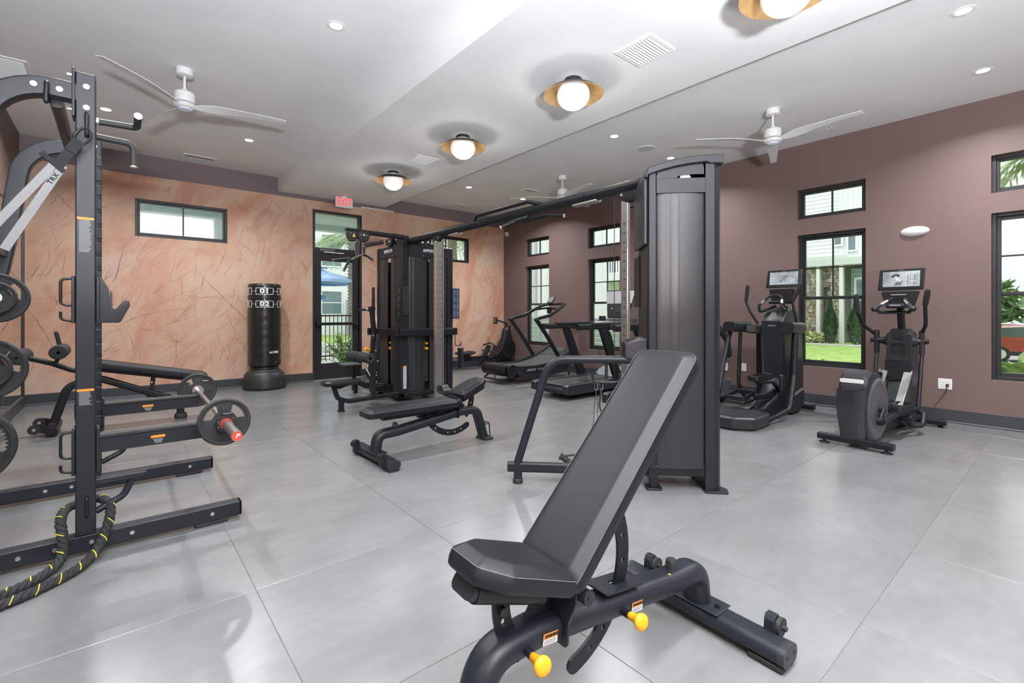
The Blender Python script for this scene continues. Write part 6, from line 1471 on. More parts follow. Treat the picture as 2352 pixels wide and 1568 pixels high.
obj('snap_hook', snap(h1), CHROME, t, **W)
u_ = V((0.707, -0.707, 0))
obj('webbing', G().bar([h1 + V((0, 0, -0.055)), h1 + u_ * -0.012 + V((0, 0, -0.17)), h1 + u_ * -0.018 + V((0, 0, -0.315))], 0.020, 0.003, 0).bar([h1 + V((0, 0, -0.055)), h1 + u_ * 0.012 + V((0, 0, -0.17)), h1 + u_ * 0.006 + V((0, 0, -0.315))], 0.020, 0.003, 0), mat('black_webbing', (0.012, 0.012, 0.014), 0.85), t, **W)
c_ = h1 + u_ * 0.0 + V((0, 0, -0.30))
obj('tube_grip', G().sweep([c_, c_ + V((0, 0, -0.012)), c_ + V((0, 0, -0.03)), c_ + u_ * 0.010 + V((0, 0, -0.09)), c_ + u_ * 0.016 + V((0, 0, -0.135)), c_ + u_ * 0.018 + V((0, 0, -0.155)), c_ + u_ * 0.018 + V((0, 0, -0.168))], circ(1, 20), scale=[0.028, 0.030, 0.021, 0.020, 0.019, 0.028, 0.024]), RUBBER, t, **W)
t = thing('cable_attachment', 'black rubber hook strap hanging beside the webbing cable handle', 'attachment', tuple(h0))
obj('snap_hook', snap(h0), CHROME, t, **W)
obj('rubber_strap', G().bar([h0 + V((0, 0, -0.05)), h0 + u_ * -0.015 + V((0, 0, -0.17)), h0 + u_ * 0.02 + V((0, 0, -0.26)), h0 + u_ * 0.075 + V((0, 0, -0.285))], 0.026, 0.012, 0.003, fil=0.08, seg=6), RUBBER, t, **W)
obj('lower_strap', G().bar([h0 + u_ * -0.01 + V((0, 0, -0.2)), h0 + u_ * 0.004 + V((0, 0, -0.33))], 0.014, 0.004, 0), RUBBER, t, **W)
obj('link', G().cyl(h0 + u_ * 0.004 + V((0, 0, -0.33)), h0 + u_ * 0.0 + V((0, 0, -0.42)), 0.003, n=8), CHROME, t, **W)
t = thing('ankle_strap', 'black ankle strap hanging on the guard hook beside the rowing rail', 'strap', (3.965, 5.96, 0.735))
obj('band', G().bar([(3.965, 5.965, 0.70), (3.965, 5.955, 0.40)], 0.045, 0.11, 0.01, up=(0, 1, 0)), mat('black_webbing', (0.012, 0.012, 0.014), 0.85), t, **W)
g = G()
for z in (0.715, 0.395): g.sweep([V((3.965 + 0.035 * math.cos(a), 5.96, z + 0.022 * math.sin(a))) for a in [2 * PI * k_ / 18 for k_ in range(18)]], circ(0.004, 6), closed=True)
obj('steel_ring', g, CHROME, t, **W)
# rope handles lying on the floor behind the bench
t = thing('triceps_attachment', 'black cable attachment with rubber grip ends lying low behind the foreground bench', 'attachment', (2.62, 2.52, 0))
P0 = onf = V((2.62, 2.47, 0.16))
obj('grip', G().cyl((2.585, 2.515, 0.135), (2.655, 2.455, 0.075), 0.022, n=18).cyl((2.585, 2.515, 0.135), (2.580, 2.519, 0.139), 0.028, n=18), RUBBER, t, **W)
obj('strap', G().bar([(2.60, 2.50, 0.14), (2.80, 2.43, 0.145), (2.95, 2.40, 0.22)], 0.02, 0.012, 0.003), RUBBER, t, **W)
# padded black case by the mural wall
t = thing('equipment_case', 'black case with a yellow strip standing by the mural wall behind the stack tower', 'case', (3.9, 8.35, 0))
pl = poly_round([(-0.38, 0.0), (0.38, 0.0), (0.40, 0.15), (0.36, 0.70), (-0.30, 0.70), (-0.36, 0.45), (-0.42, 0.12)], 0.06)
obj('shell', G().plate(pl, (), 0.28, T(3.95, 8.35, 0.005) @ XZ, bev=0.03), PLASTB, t, **W)
obj('strip', G().box((3.735, 8.195, 0.18), (3.775, 8.212, 0.46), 0.004), YELLOW, t, 'yellow strip', **W)
obj('top_label', G().box((3.60, 8.20, 0.52), (3.68, 8.212, 0.62), 0.003), mat('blue_patch', (0.06, 0.12, 0.18), 0.5), t, **W)
obj('lettering', text_g('DC', 0.09, face_m((3.66, 8.206, 0.12), (1, 0, 0), (0, 0, 1)), 0.001, bold=0.002), PRINT, t, smooth=False, **W)
# ================================================================== FREE-STANDING PUNCHING BAG
t = thing('punching_bag', 'black free-standing punching bag with white target numbers by the mural', 'punching bag', (1.85, 8.54, 0))
obj('base', G().lathe([(0, 0), (0.30, 0), (0.318, 0.02), (0.320, 0.05), (0.31, 0.16), (0.292, 0.24), (0.25, 0.285), (0.225, 0.292), (0.22, 0.31), (0.20, 0.33), (0, 0.33)], n=56), mat('base_plastic', (0.018, 0.018, 0.018), 0.45), t)
obj('neck', G().lathe([(0, 0.32), (0.205, 0.32), (0.212, 0.335), (0.205, 0.35), (0.214, 0.362), (0.207, 0.378), (0.20, 0.39), (0, 0.39)], n=56), PLASTB, t)
pr2 = [(0, 0.372), (0.228, 0.374), (0.242, 0.385)] + [(0.244 + 0.0025 * math.sin(k_ * 1.9), 0.40 + k_ * 0.045) for k_ in range(28)] + [(0.246, 1.665), (0.243, 1.688), (0.225, 1.700), (0.0, 1.703)]
BAGV = mat('gloss_black_vinyl', (0.013, 0.013, 0.0135), 0.27, bump=0.25, bscale=14, spec=0.6)
bag = obj('bag', G().lathe(pr2, n=64), BAGV, t, ang=50)
def wrap(g, rad, ang0, zc):
    """bend a flat design (x right, y up) round the bag; ang0 = world angle of its centre"""
    o = G()
    for v in g.v: a = ang0 + v.x / rad; o.v.append(V(((rad + v.z) * math.cos(a), (rad + v.z) * math.sin(a), zc + v.y)))
    o.f = g.f; return o
def densify_text(s, size, m_, bold): 
    return text_g(s, size, m_, 0.0012, bold=bold, space=1.05)
view = math.atan2(-8.54, -1.85)
for ang, tag_ in ((0, 'front'), (-1.35, 'left'), (1.35, 'right')):
    for z, num in ((1.577, '01'), (1.372, '02')):
        g = densify_text(num, 0.105, M.Scale(1.3, 4, (1, 0, 0)), 0.004)
        w_, h_, b_ = 0.128, 0.050, 0.0035
        for (x0, y0, x1, y1) in ((-w_, h_ - b_, w_, h_ + b_), (-w_, -h_ - b_, w_, -h_ + b_), (-w_ - b_, -h_, -w_ + b_, h_), (w_ - b_, -h_, w_ + b_, h_), (-w_ - 0.028, -b_, -w_, b_), (w_, -b_, w_ + 0.028, b_), (-b_, h_, b_, h_ + 0.028), (-b_, -h_ - 0.028, b_, -h_)):
            nx = max(1, int((x1 - x0) / 0.02))
            for i in range(nx): g.box((x0 + (x1 - x0) * i / nx, y0, -0.0012), (x0 + (x1 - x0) * (i + 1) / nx, y1, 0.0012))
        obj('target_number', wrap(g, 0.2475, view + ang, z), PRINT, bag, 'white boxed number ' + num, smooth=False)
g = G(); g.plate([(-0.02, -0.018), (0.02, -0.018), (0, 0.02)], (), 0.002, T(-0.065, 0, 0)); g.lathe([(0.012, -0.001), (0.019, -0.001), (0.019, 0.001), (0.012, 0.001)], T(-0.025, 0, 0), n=20, closed=True)
g.box((0.0, -0.018, -0.001), (0.03, 0.018, 0.001)); g.box((0.036, -0.018, -0.001), (0.066, 0.018, 0.001))
obj('emblem', wrap(g, 0.2478, view + 0.62, 0.60), PRINT, bag, 'white emblem', smooth=False)
g = G()
for a in (-0.5, 0.7): c_ = V((0.246 * math.cos(view + a), 0.246 * math.sin(view + a), 0.44)); g.sph(c_, 0.008, 8)
obj('rivet', g, CHROME, bag)
# ================================================================== CARDIO MACHINES
SCRB = mat('screen_bezel', (0.012, 0.0125, 0.014), 0.18)
def _scr(n, b):
    q = NT(n); c = q.coord(); f = q.noise(c, 5.5, 4, 0.6); k = q.ramp(f, [(0.35, (0.16, 0.18, 0.19)), (0.55, (0.30, 0.33, 0.34)), (0.7, (0.44, 0.46, 0.46))])
    q.l(k, b.inputs['Base Color']); q.l(k, b.inputs['Emission Color']); b.inputs['Emission Strength'].default_value = 0.18
SCREEN = rgb_mat('grey_screen_image', _scr, 0.12)
SCRL = mat('screen_light_grey', (0.40, 0.42, 0.43), 0.2, emit=(0.5, 0.52, 0.53), estr=0.2)
SCRD = mat('screen_dark_grey', (0.10, 0.11, 0.115), 0.2, emit=(0.10, 0.11, 0.12), estr=0.1)
def tri_screen(t, c, w, h, tilt, fig, W):
    """console display facing -X, centre c, tilted back"""
    m_ = M.Translation(V(c)) @ RY(tilt) @ M(((0, 0, -1, 0), (-1, 0, 0, 0), (0, 1, 0, 0), (0, 0, 0, 1)))      # local x right (-Y), y up, z towards -X
    hs = obj('display_housing', G().plate(poly_round([(-w / 2, h / 2), (-w / 2 - 0.016, -h / 2), (w / 2 - 0.016 + 0.0, -h / 2), (w / 2, h / 2)][::-1], 0.012) if False else poly_round([(-w / 2 - 0.010, -h / 2), (w / 2 - 0.006, -h / 2), (w / 2 + 0.004, h / 2), (-w / 2 + 0.004, h / 2)], 0.010), (), 0.030, m_, bev=0.004), SCRB, t, **W)
    s_ = obj('screen', G().box((-w / 2 + 0.035, -h / 2 + 0.036, 0.0148), (w / 2 - 0.035, h / 2 - 0.026, 0.0158), m=m_), SCREEN, hs, smooth=False, **W)
    g = G(); g2 = G()
    if fig == 'portrait':      # dark curly head, face and shoulder in profile
        rr = random.Random(4)
        for k_ in range(16):
            a = rr.uniform(0.2, 3.3); g.cyl((-0.045 + 0.026 * math.cos(a), 0.030 + 0.020 * math.sin(a), 0.0159), (-0.045 + 0.026 * math.cos(a), 0.030 + 0.020 * math.sin(a), 0.0162), 0.013, n=10)
        g.plate([(-0.055, 0.02), (-0.03, 0.035), (-0.012, 0.02), (-0.008, 0.0), (-0.02, -0.018), (-0.035, -0.022), (-0.05, -0.01)], (), 0.0004, m_ @ T(0, 0, 0.0163)) if False else None
        g = G().sub(g, m_); g2.plate([(-0.05, 0.015), (-0.03, 0.03), (-0.015, 0.012), (-0.012, -0.006), (-0.024, -0.02), (-0.04, -0.012)], (), 0.0003, m_ @ T(0, 0, 0.0164))
        g.plate([(-0.06, -0.062), (-0.035, -0.02), (-0.018, -0.028), (0.0, -0.03), (0.012, -0.012), (0.018, -0.018), (0.005, -0.045), (0.0, -0.062)], (), 0.0003, m_ @ T(0, 0, 0.0161))
        for x, w_, y0, y1 in ((0.055, 0.006, -0.06, 0.05), (0.075, 0.004, -0.05, 0.06), (0.11, 0.008, -0.06, 0.045), (0.13, 0.004, -0.06, 0.05)): g.box((x, y0, 0.0159), (x + w_, y1, 0.0162), m=m_)
        for k_ in range(5): g2.box((0.07 + k_ * 0.012, -0.03, 0.0162), (0.078 + k_ * 0.012, -0.012, 0.0165), m=m_)
    else:                      # stretching figure
        pts = [(-0.05, -0.045), (-0.02, -0.02), (0.0, -0.005), (0.02, 0.012), (0.03, 0.022)]
        g.sweep([m_ @ V((x, y, 0.0161)) for x, y in pts], circ(0.004, 5), up=None); g.sweep([m_ @ V((x, y, 0.0161)) for x, y in ((0.0, -0.005), (0.018, -0.018), (0.012, -0.04))], circ(0.0035, 5), up=None); g.sweep([m_ @ V((x, y, 0.0161)) for x, y in ((0.025, 0.018), (0.0, 0.035), (-0.012, 0.03))], circ(0.003, 5), up=None)
        g.cyl(m_ @ V((0.036, 0.030, 0.0159)), m_ @ V((0.036, 0.030, 0.0163)), 0.009, n=12)
        for k_ in range(3): g2.box((0.07, -0.035 + k_ * 0.012, 0.0160), (0.12, -0.028 + k_ * 0.012, 0.0163), m=m_)
        g2.box((-0.03, 0.052, 0.0160), (0.10, 0.058, 0.0163), m=m_)
    obj('picture_figure', g, SCRD, s_, smooth=False, **W); obj('picture_caption', g2, SCRL, s_, smooth=False, **W)
    obj('bezel_lettering', text_g('PRECOR', 0.009, m_ @ T(0.0, h / 2 - 0.013, 0.0155), 0.0002, bold=0.0003, space=1.3), PRINTG, hs, smooth=False, **W)
    return m_
# ---------------------------------------------------------- elliptical nearest the corner window
def elliptical():
    t = thing('elliptical_trainer', 'black elliptical with round rear drum plugged in at the right wall', 'elliptical', (5.1, 1.32, 0), -2.8); W = {}
    # rear drum casing
    side = poly_round([(0.06, 0.06), (0.0, 0.20), (-0.015, 0.42), (0.015, 0.58), (0.075, 0.665), (0.19, 0.702), (0.42, 0.66), (0.60, 0.52), (0.66, 0.36), (0.62, 0.18), (0.48, 0.06), (0.30, 0.025)], 0.07, 5)
    obj('drum_casing', G().plate(side, (), 0.215, T(0, 0.004, 0) @ XZ, bev=0.028), PLAST, t, ang=35)
    # rear shell with the bulged centre crease
    g = G(); zs = [0.055, 0.12, 0.22, 0.34, 0.46, 0.53]; ys = [-0.104, -0.085, -0.05, 0.0, 0.05, 0.09, 0.112]; vs = []
    def rx(z): return 0.045 if z < 0.06 else (-0.018 + 0.10 * ((0.42 - z) / 0.40) ** 2 if z < 0.42 else -0.018 + 0.6 * (z - 0.42) ** 2)
    for z in zs:
        for y in ys: vs.append((rx(z) - 0.024 * (1 - (abs(y - 0.004) / 0.11) ** 2.0) - 0.002, y * (0.86 + 0.14 * min(1, (z) / 0.35)), z))
    n_ = len(ys); fs = [(i * n_ + j, i * n_ + j + 1, (i + 1) * n_ + j + 1, (i + 1) * n_ + j) for i in range(len(zs) - 1) for j in range(n_ - 1)]
    obj('rear_shell', g.add(vs, fs), mat('gloss_black_shell', (0.020, 0.020, 0.023), 0.22, spec=0.6), t, ang=70)
    obj('reflector_strip', G().plate(poly_round(rect(-0.092, 0.092, -0.018, 0.018), 0.017), (), 0.012, M(((0, 0, -1, 0.018), (-1, 0, 0, 0.004), (0, 1, 0, 0.607), (0, 0, 0, 1))) @ RX(0), bev=0.002), WHITEP, t, 'white strip')
    obj('screw', G().cyl((-0.012, 0.088, 0.547), (0.02, 0.088, 0.547), 0.008, n=12).cyl((-0.012, -0.088, 0.547), (0.02, -0.088, 0.547), 0.008, n=12), SLOT, t)
    for s_ in (-1, 1):
        m_ = frame((0.345, 0.004 + s_ * 0.106, 0.335), (0, s_, 0))
        obj('side_disc', G().lathe([(0, 0.012), (0.20, 0.012), (0.205, 0.007), (0.215, 0.007), (0.222, 0.012), (0.262, 0.012), (0.275, 0.004), (0.288, 0.0)], m_, n=56), mat('disc_grey', (0.075, 0.078, 0.084), 0.33), t)
        c0 = V((0.345, s_ * 0.150, 0.335)); a_ = (0.05, -0.095) if s_ < 0 else (-0.05, 0.095)
        c1 = V((0.345 - 0.13 * (1 if s_ < 0 else -1), s_ * 0.155, 0.335 + a_[1]))
        cr_ = obj('crank_arm', G().cyl(V((c0.x, s_ * 0.115, c0.z)), c0, 0.028, n=20).bar([c0, c1], 0.05, 0.022, 0.006, up=(0, 1, 0)).cyl(c1 + V((0, -0.02, 0)), c1 + V((0, 0.02, 0)), 0.034, n=20), METAL2, t)
        zp = 0.285 if s_ < 0 else 0.545; xp = 0.80 if s_ < 0 else 1.02
        obj('foot_link', G().bar([c1 + V((0, s_ * 0.02, 0)), (xp - 0.22, s_ * 0.165, zp - 0.03), (xp + 0.22, s_ * 0.165, zp - 0.05), (1.22, s_ * 0.19, 0.235 if s_ < 0 else 0.42)], 0.038, 0.050, 0.010, fil=0.05), METAL, t)
        ol = poly_round([(-0.19, -0.065), (0.16, -0.070), (0.20, -0.03), (0.20, 0.04), (0.15, 0.072), (-0.19, 0.065)], 0.035)
        pd = obj('foot_pedal', G().plate(ol, (), 0.024, T(xp, s_ * 0.155, zp), bev=0.004), PLASTB, t)
        g = G(); g.sweep([V((xp + x * 0.99, s_ * 0.155 + y * 0.99, zp + 0.028)) for x, y in ol], rrect(0.010, 0.040, 0.003), closed=True); obj('pedal_rim', g, PLASTB, pd)
        for k_ in range(6): obj('tread_rib', G().box((xp - 0.15 + k_ * 0.055, s_ * 0.155 - 0.05, zp + 0.012), (xp - 0.135 + k_ * 0.055, s_ * 0.155 + 0.05, zp + 0.016)), PLASTB, pd, smooth=False)
        # ramp rails
        obj('ramp_rail', G().bar([(0.86, s_ * 0.10, 0.20), (1.30, s_ * 0.10, 0.60)], 0.062, 0.018, 0.004), mat('dull_aluminium', (0.30, 0.30, 0.29), 0.4, 0.6), t, 'silver roller ramp')
        obj('ramp_edge', G().bar([(0.86, s_ * 0.136, 0.21), (1.30, s_ * 0.136, 0.61)], 0.010, 0.03, 0.003), MATS['dull_aluminium'], t)
        # swing arm: upper grip, hub clamp, lower tube and rear link
        up_ = [(1.40, s_ * 0.195, 1.02), (1.26, s_ * 0.255, 1.10), (1.20, s_ * 0.262, 1.30), (1.12, s_ * (0.300 if s_ < 0 else 0.285), 1.46)] if s_ < 0 else [(1.40, 0.205, 0.985), (1.30, 0.30, 1.10), (1.22, 0.318, 1.22), (1.16, 0.318, 1.43)]
        pth = fillet(up_, 0.08, 6); obj('swing_arm', G().tube(pth, 0.0165, 14), METAL2, t)
        a, b_ = V(up_[2]), V(up_[3]); obj('arm_grip', G().sweep([a.lerp(b_, k_) for k_ in (0.0, 0.05, 0.5, 0.93, 1.0)], circ(1, 18), scale=[0.018, 0.023, 0.026, 0.024, 0.012]), FOAM, t)
        obj('hub_clamp', G().bar([(1.40, s_ * 0.195, 1.04), (1.40, s_ * 0.195, 0.79)], 0.052, 0.046, 0.014, up=(0, 1, 0)), PLAST, t)
        obj('hub_bolt', G().cyl((1.40, s_ * 0.21, 0.925), (1.40, s_ * 0.25, 0.925), 0.026, n=22), PLASTB, t)
        obj('lower_arm', G().tube([(1.40, s_ * 0.195, 0.80), (1.27, s_ * 0.195, 0.30), (1.25, s_ * 0.195, 0.19 if s_ < 0 else 0.42)], 0.0185, 14), METAL, t)
        if s_ < 0: obj('arm_link', G().tube([(1.25, -0.20, 0.22), (1.19, -0.255, 0.20), (1.10, -0.26, 0.10), (0.98, -0.21, 0.10), (0.90, -0.18, 0.18)], 0.024, 14, fil=0.06), METAL, t); obj('link_joint', G().cyl((0.90, -0.14, 0.19), (0.90, -0.23, 0.19), 0.03, n=20), PLASTB, t)
    ax = obj('axle', G().lathe([(0.026, -0.195), (0.034, -0.18), (0.034, -0.15), (0.05, -0.12), (0.05, 0.12), (0.034, 0.15), (0.034, 0.18), (0.026, 0.195)], frame((1.40, 0, 0.925), (0, 1, 0)), n=24), PLASTB, t)
    # tower body
    prof = poly_round([(1.30, 1.01), (1.42, 1.06), (1.56, 1.02), (1.62, 0.80), (1.66, 0.45), (1.70, 0.16), (1.72, 0.05), (1.18, 0.05), (1.22, 0.30), (1.34, 0.56), (1.30, 0.72)], 0.03)
    obj('tower_body', G().plate(prof, (), 0.215, T(0, -0.018, 0) @ XZ, bev=0.025), PLAST, t, ang=35)
    fr = obj('face_frame', G().plate(poly_round([(-0.105, 0.72), (0.105, 0.72), (0.085, 0.99), (0.055, 1.055), (-0.055, 1.055), (-0.085, 0.99)], 0.02), [poly_round([(-0.060, 0.775), (0.060, 0.775), (0.056, 0.90), (-0.056, 0.90)], 0.012)], 0.022, M(((0, 0, -1, 1.292), (-1, 0, 0, -0.018), (0, 1, 0, 0), (0, 0, 0, 1)))), PLAST, t)
    obj('face_recess', G().box((1.294, -0.075, 0.775), (1.30, 0.04, 0.90)), SLOT, fr, smooth=False)
    obj('bottle_tray', G().box((1.268, -0.062, 0.945), (1.284, 0.028, 1.035), 0.012), SLOT, t)
    obj('belly_panel', G().plate(poly_round([(-0.11, 0.50), (0.11, 0.52), (0.112, 0.73), (-0.112, 0.73)], 0.02), (), 0.02, M(((0, 0, -1, 1.30), (-1, 0, 0, -0.018), (0, 1, 0, 0), (0, 0, 0, 1)))), PLASTB, t)
    obj('base_spine', G().bar([(0.45, 0, 0.10), (1.45, 0, 0.10)], 0.12, 0.11, 0.02), METAL, t)
    for s_ in (-1, 1): obj('hub_shroud', G().sweep([V((1.40, -0.018 + s_ * 0.09, 0.925)), V((1.40, -0.018 + s_ * 0.115, 0.925)), V((1.40, -0.018 + s_ * 0.15, 0.925))], circ(1, 20), scale=[0.085, 0.062, 0.038]), PLAST, t)
    obj('mast', G().bar([(1.42, -0.022, 1.03), (1.36, -0.022, 1.34)], 0.070, 0.060, 0.016, up=(0, 1, 0)), METAL2, t)
    obj('console_neck', G().plate(poly_round([(-0.115, 1.285), (0.115, 1.285), (0.165, 1.46), (-0.165, 1.46)], 0.02), (), 0.045, M.Translation(V((1.30, -0.036, 0))) @ M(((0, 0, -1, 0), (-1, 0, 0, 0), (0, 1, 0, 0), (0, 0, 0, 1))), bev=0.006), PLASTB, t)
    obj('button_pod', G().box((1.12, -0.115, 1.275), (1.28, 0.045, 1.325), 0.015, seg=2), PLASTB, t)
    obj('pod_buttons', G().box((1.117, -0.085, 1.300), (1.122, 0.010, 1.312)).box((1.245, -0.10, 1.415), (1.252, 0.03, 1.425)), PRINTG, t, smooth=False)
    for s_ in (-1, 1):
        c_ = -0.036
        obj('fixed_grip', G().tube([(1.24, c_ + s_ * 0.055, 1.375), (1.16, c_ + s_ * 0.075, 1.35), (1.06, c_ + s_ * 0.155, 1.275), (1.10, c_ + s_ * 0.12, 1.232), (1.22, c_ + s_ * 0.03, 1.235), (1.34, c_, 1.25)], 0.017, 12, fil=0.03), PLASTB, t)
        obj('pulse_plate', G().cyl((1.16, c_ + s_ * 0.074, 1.353), (1.105, c_ + s_ * 0.118, 1.312), 0.0185, n=14), CHROME, t, 'chrome pulse sensor')
        obj('grip_bulb', G().sph((1.06, c_ + s_ * 0.160, 1.268), 0.030, 14), PLASTB, t)
    tri_screen(t, (1.335, -0.038, 1.582), 0.385, 0.225, 6, 'portrait', W)
    # feet
    g = G().bar([(0.06, -0.295, 0.060), (0.06, 0.285, 0.060)], 0.085, 0.055, 0.010); obj('rear_foot_bar', g, METAL2, t)
    for y in (-0.245, 0.235): obj('levelling_foot', G().lathe([(0, 0), (0.042, 0), (0.040, 0.010), (0.014, 0.016), (0.008, 0.04), (0, 0.04)], T(0.05, y, 0), n=24), RUBBER, t)
    obj('front_foot_bar', G().bar([(1.70, -0.33, 0.05), (1.70, 0.29, 0.05)], 0.085, 0.055, 0.012), METAL2, t); obj('front_wheel', G().cyl((1.72, -0.30, 0.03), (1.72, -0.26, 0.03), 0.03, n=20), RUBBER, t)
    return t
elliptical()
t = solo('power_cord', G().tube([(7.128, 0.943, 0.418), (7.10, 0.945, 0.40), (7.105, 0.96, 0.33), (7.08, 1.02, 0.22), (7.05, 1.07, 0.12), (7.02, 1.09, 0.02), (6.86, 1.10, 0.012)], 0.004, 8, fil=0.05).box((7.112, 0.930, 0.405), (7.134, 0.956, 0.432), 0.004), CORD, 'black power cord plugged into the double outlet', 'cord', (7.1, 0.95, 0), world=True)
# ---------------------------------------------------------- adaptive motion trainer left of it
def amt():
    t = thing('motion_trainer', 'tall black stepping cross trainer with side pods beside the cable tower', 'elliptical', (5.0, 2.27, 0)); W = {}
    yc = 0.13
    pl = poly_round([(0.06, -0.13), (0.40, -0.13), (0.50, -0.09), (0.52, 0.13), (0.50, 0.38), (0.38, 0.42), (0.02, 0.42), (-0.08, 0.26), (-0.09, 0.04)], [0.06, 0.03, 0.05, 0.05, 0.05, 0.03, 0.06, 0.1, 0.1], 6)
    obj('rear_platform', G().plate(pl, (), 0.13, T(0, 0, 0.072), bev=0.016), PLAST, t, ang=35)
    obj('platform_inset', G().plate(poly_round([(-0.02, 0.0), (0.06, -0.02), (0.12, 0.05), (0.12, 0.25), (0.05, 0.30), (-0.02, 0.28)], 0.02), (), 0.006, T(0, 0, 0.139), bev=0.001), PLASTB, t)
    # trunk rising to the tower
    sec = [(0.45, 0.15, 0.14, 0.10), (0.75, 0.12, 0.18, 0.15), (0.98, 0.11, 0.24, 0.28), (1.08, 0.10, 0.27, 0.45)]
    g = G(); vs = []; k = 8
    for x, y, w_, h_ in sec: vs += [(x, y - w_ / 2, 0.02), (x, y - w_ / 2, h_ * .7), (x, y - w_ / 4, h_), (x, y + w_ / 4, h_), (x, y + w_ / 2, h_ * .7), (x, y + w_ / 2, 0.02)]
    k = 6; fs = [(i * k + j, i * k + (j + 1) % k, (i + 1) * k + (j + 1) % k, (i + 1) * k + j) for i in range(3) for j in range(k)] + [tuple(range(k)), tuple(range(4 * k - 1, 3 * k - 1, -1))]
    obj('trunk', g.add(vs, fs), METAL2, t, ang=60)
    prof = poly_round([(0.98, 1.13), (1.08, 1.24), (1.30, 1.30), (1.50, 1.24), (1.62, 0.92), (1.66, 0.50), (1.66, 0.22), (1.60, 0.05), (1.08, 0.03), (1.10, 0.42)], [0.02, 0.04, 0.06, 0.06, 0.05, 0.05, 0.05, 0.03, 0.03, 0.05])
    obj('tower_body', G().plate(prof, (), 0.235, T(0, 0.075, 0) @ XZ, bev=0.02), PLASTB, t, ang=35)
    fp = obj('front_panel', G().plate(poly_round([(-0.125, 0.40), (0.085, 0.40), (0.125, 1.125), (-0.115, 1.135)], 0.015), (), 0.012, M(((-0.16 * 0, 0, -1, 0), (-1, 0, 0, 0.075), (0, 1, 0, 0), (0, 0, 0, 1))) if False else M.Translation(V((1.155, 0.075, 0))) @ M(((0, -0.153, -1, 0), (-1, 0, 0, 0), (0, 1, 0, 0), (0, 0, 0, 1)))), mat('deep_blue_black', (0.012, 0.015, 0.019), 0.35), t)
    obj('panel_lettering', text_g('PRECOR', 0.022, M.Translation(V((1.155 - 0.153 * 1.10 - 0.0075, 0.075, 1.075))) @ M(((0, -0.153, -1, 0), (-1, 0, 0, 0), (0, 1, 0, 0), (0, 0, 0, 1))), 0.0005, shear=0.25, bold=0.0006), PRINTG, t, smooth=False)
    obj('hood', G().plate(poly_round([(1.0, 1.13), (1.09, 1.235), (1.30, 1.30), (1.42, 1.27), (1.40, 1.12), (1.2, 1.08)], 0.02), (), 0.20, T(0.0, 0.075, 0.008) @ XZ, bev=0.03), PLAST, t, ang=35)
    obj('level_badge', G().lathe([(0, 0.002), (0.011, 0.002), (0.011, 0)], M.Translation(V((1.028, 0.02, 1.185))) @ M(((0, -0.7, -1, 0), (-1, 0, 0, 0), (0, 0.7, 0, 0), (0, 0, 0, 1))), n=16), YELLOW, t, 'yellow badge')
    for s_ in (-1, 1):
        yo = -0.115 if s_ < 0 else 0.56; nm = 'near' if s_ < 0 else 'far'
        xa = 0.98
        g = G().bar([(xa - 0.06, yo, 1.055), (xa + 0.34, yo + (0.012 if s_ < 0 else -0.05), 1.045)], 0.150, 0.130, 0.035, seg=6)
        obj('side_pod', g, PLAST, t); obj('pod_cap', G().sph((xa + 0.35, yo + (0.01 if s_ < 0 else -0.05), 1.045), 0.072, 20), PLAST, t)
        obj('pod_face', G().bar([(xa - 0.075, yo, 1.055), (xa - 0.055, yo, 1.055)], 0.135, 0.115, 0.035), PLASTB, t)
        if s_ > 0: obj('cross_beam', G().bar([(1.20, 0.47, 1.03), (1.36, 0.18, 1.0)], 0.07, 0.11, 0.02), PLASTB, t)
        else: obj('cross_beam', G().bar([(1.25, -0.06, 1.03), (1.25, 0.02, 1.03)], 0.12, 0.10, 0.02), PLASTB, t)
        # swinging leg tube down to the platform
        if s_ < 0: pth = [(1.05, -0.16, 0.99), (1.02, -0.155, 0.50), (0.84, -0.175, 0.14), (0.60, -0.10, 0.065), (0.42, -0.10, 0.055)]
        else: pth = [(1.03, 0.60, 0.98), (0.86, 0.60, 0.60), (0.62, 0.56, 0.15), (0.40, 0.42, 0.08)]
        obj('leg_tube', G().tube(pth, 0.029, 18, fil=0.14, seg=8), METAL, t)
        obj('rear_leg', G().bar([(1.14, yo * 0.95 + (0 if s_ < 0 else -0.02), 0.98), (1.16 if s_ < 0 else 1.06, yo * 0.9 + (0.03 if s_ < 0 else 0.0), 0.35), (1.1, 0.02 if s_ < 0 else 0.44, 0.15)], 0.05, 0.035, 0.012, fil=0.1, up=(0, 1, 0)), METAL2, t)
        # handles
        if s_ < 0: hp = [(1.16, -0.135, 1.10), (1.14, -0.125, 1.20), (1.13, -0.095, 1.38), (1.09, -0.205, 1.57)]
        else: hp = [(1.17, 0.31, 1.09), (1.14, 0.39, 1.24), (1.13, 0.445, 1.38), (1.10, 0.405, 1.57)]
        obj('swing_arm', G().tube(hp, 0.0155, 14, fil=0.05), METAL2, t)
        a, b_ = V(hp[2]) * 0.9 + V(hp[1]) * 0.1, V(hp[3]) + (V(hp[3]) - V(hp[2])) * 0.05; obj('arm_grip', G().sweep([a.lerp(b_, k_) for k_ in (0.0, 0.05, 0.5, 0.93, 1.0)], circ(1, 18), scale=[0.016, 0.020, 0.024, 0.024, 0.012]), FOAM, t)
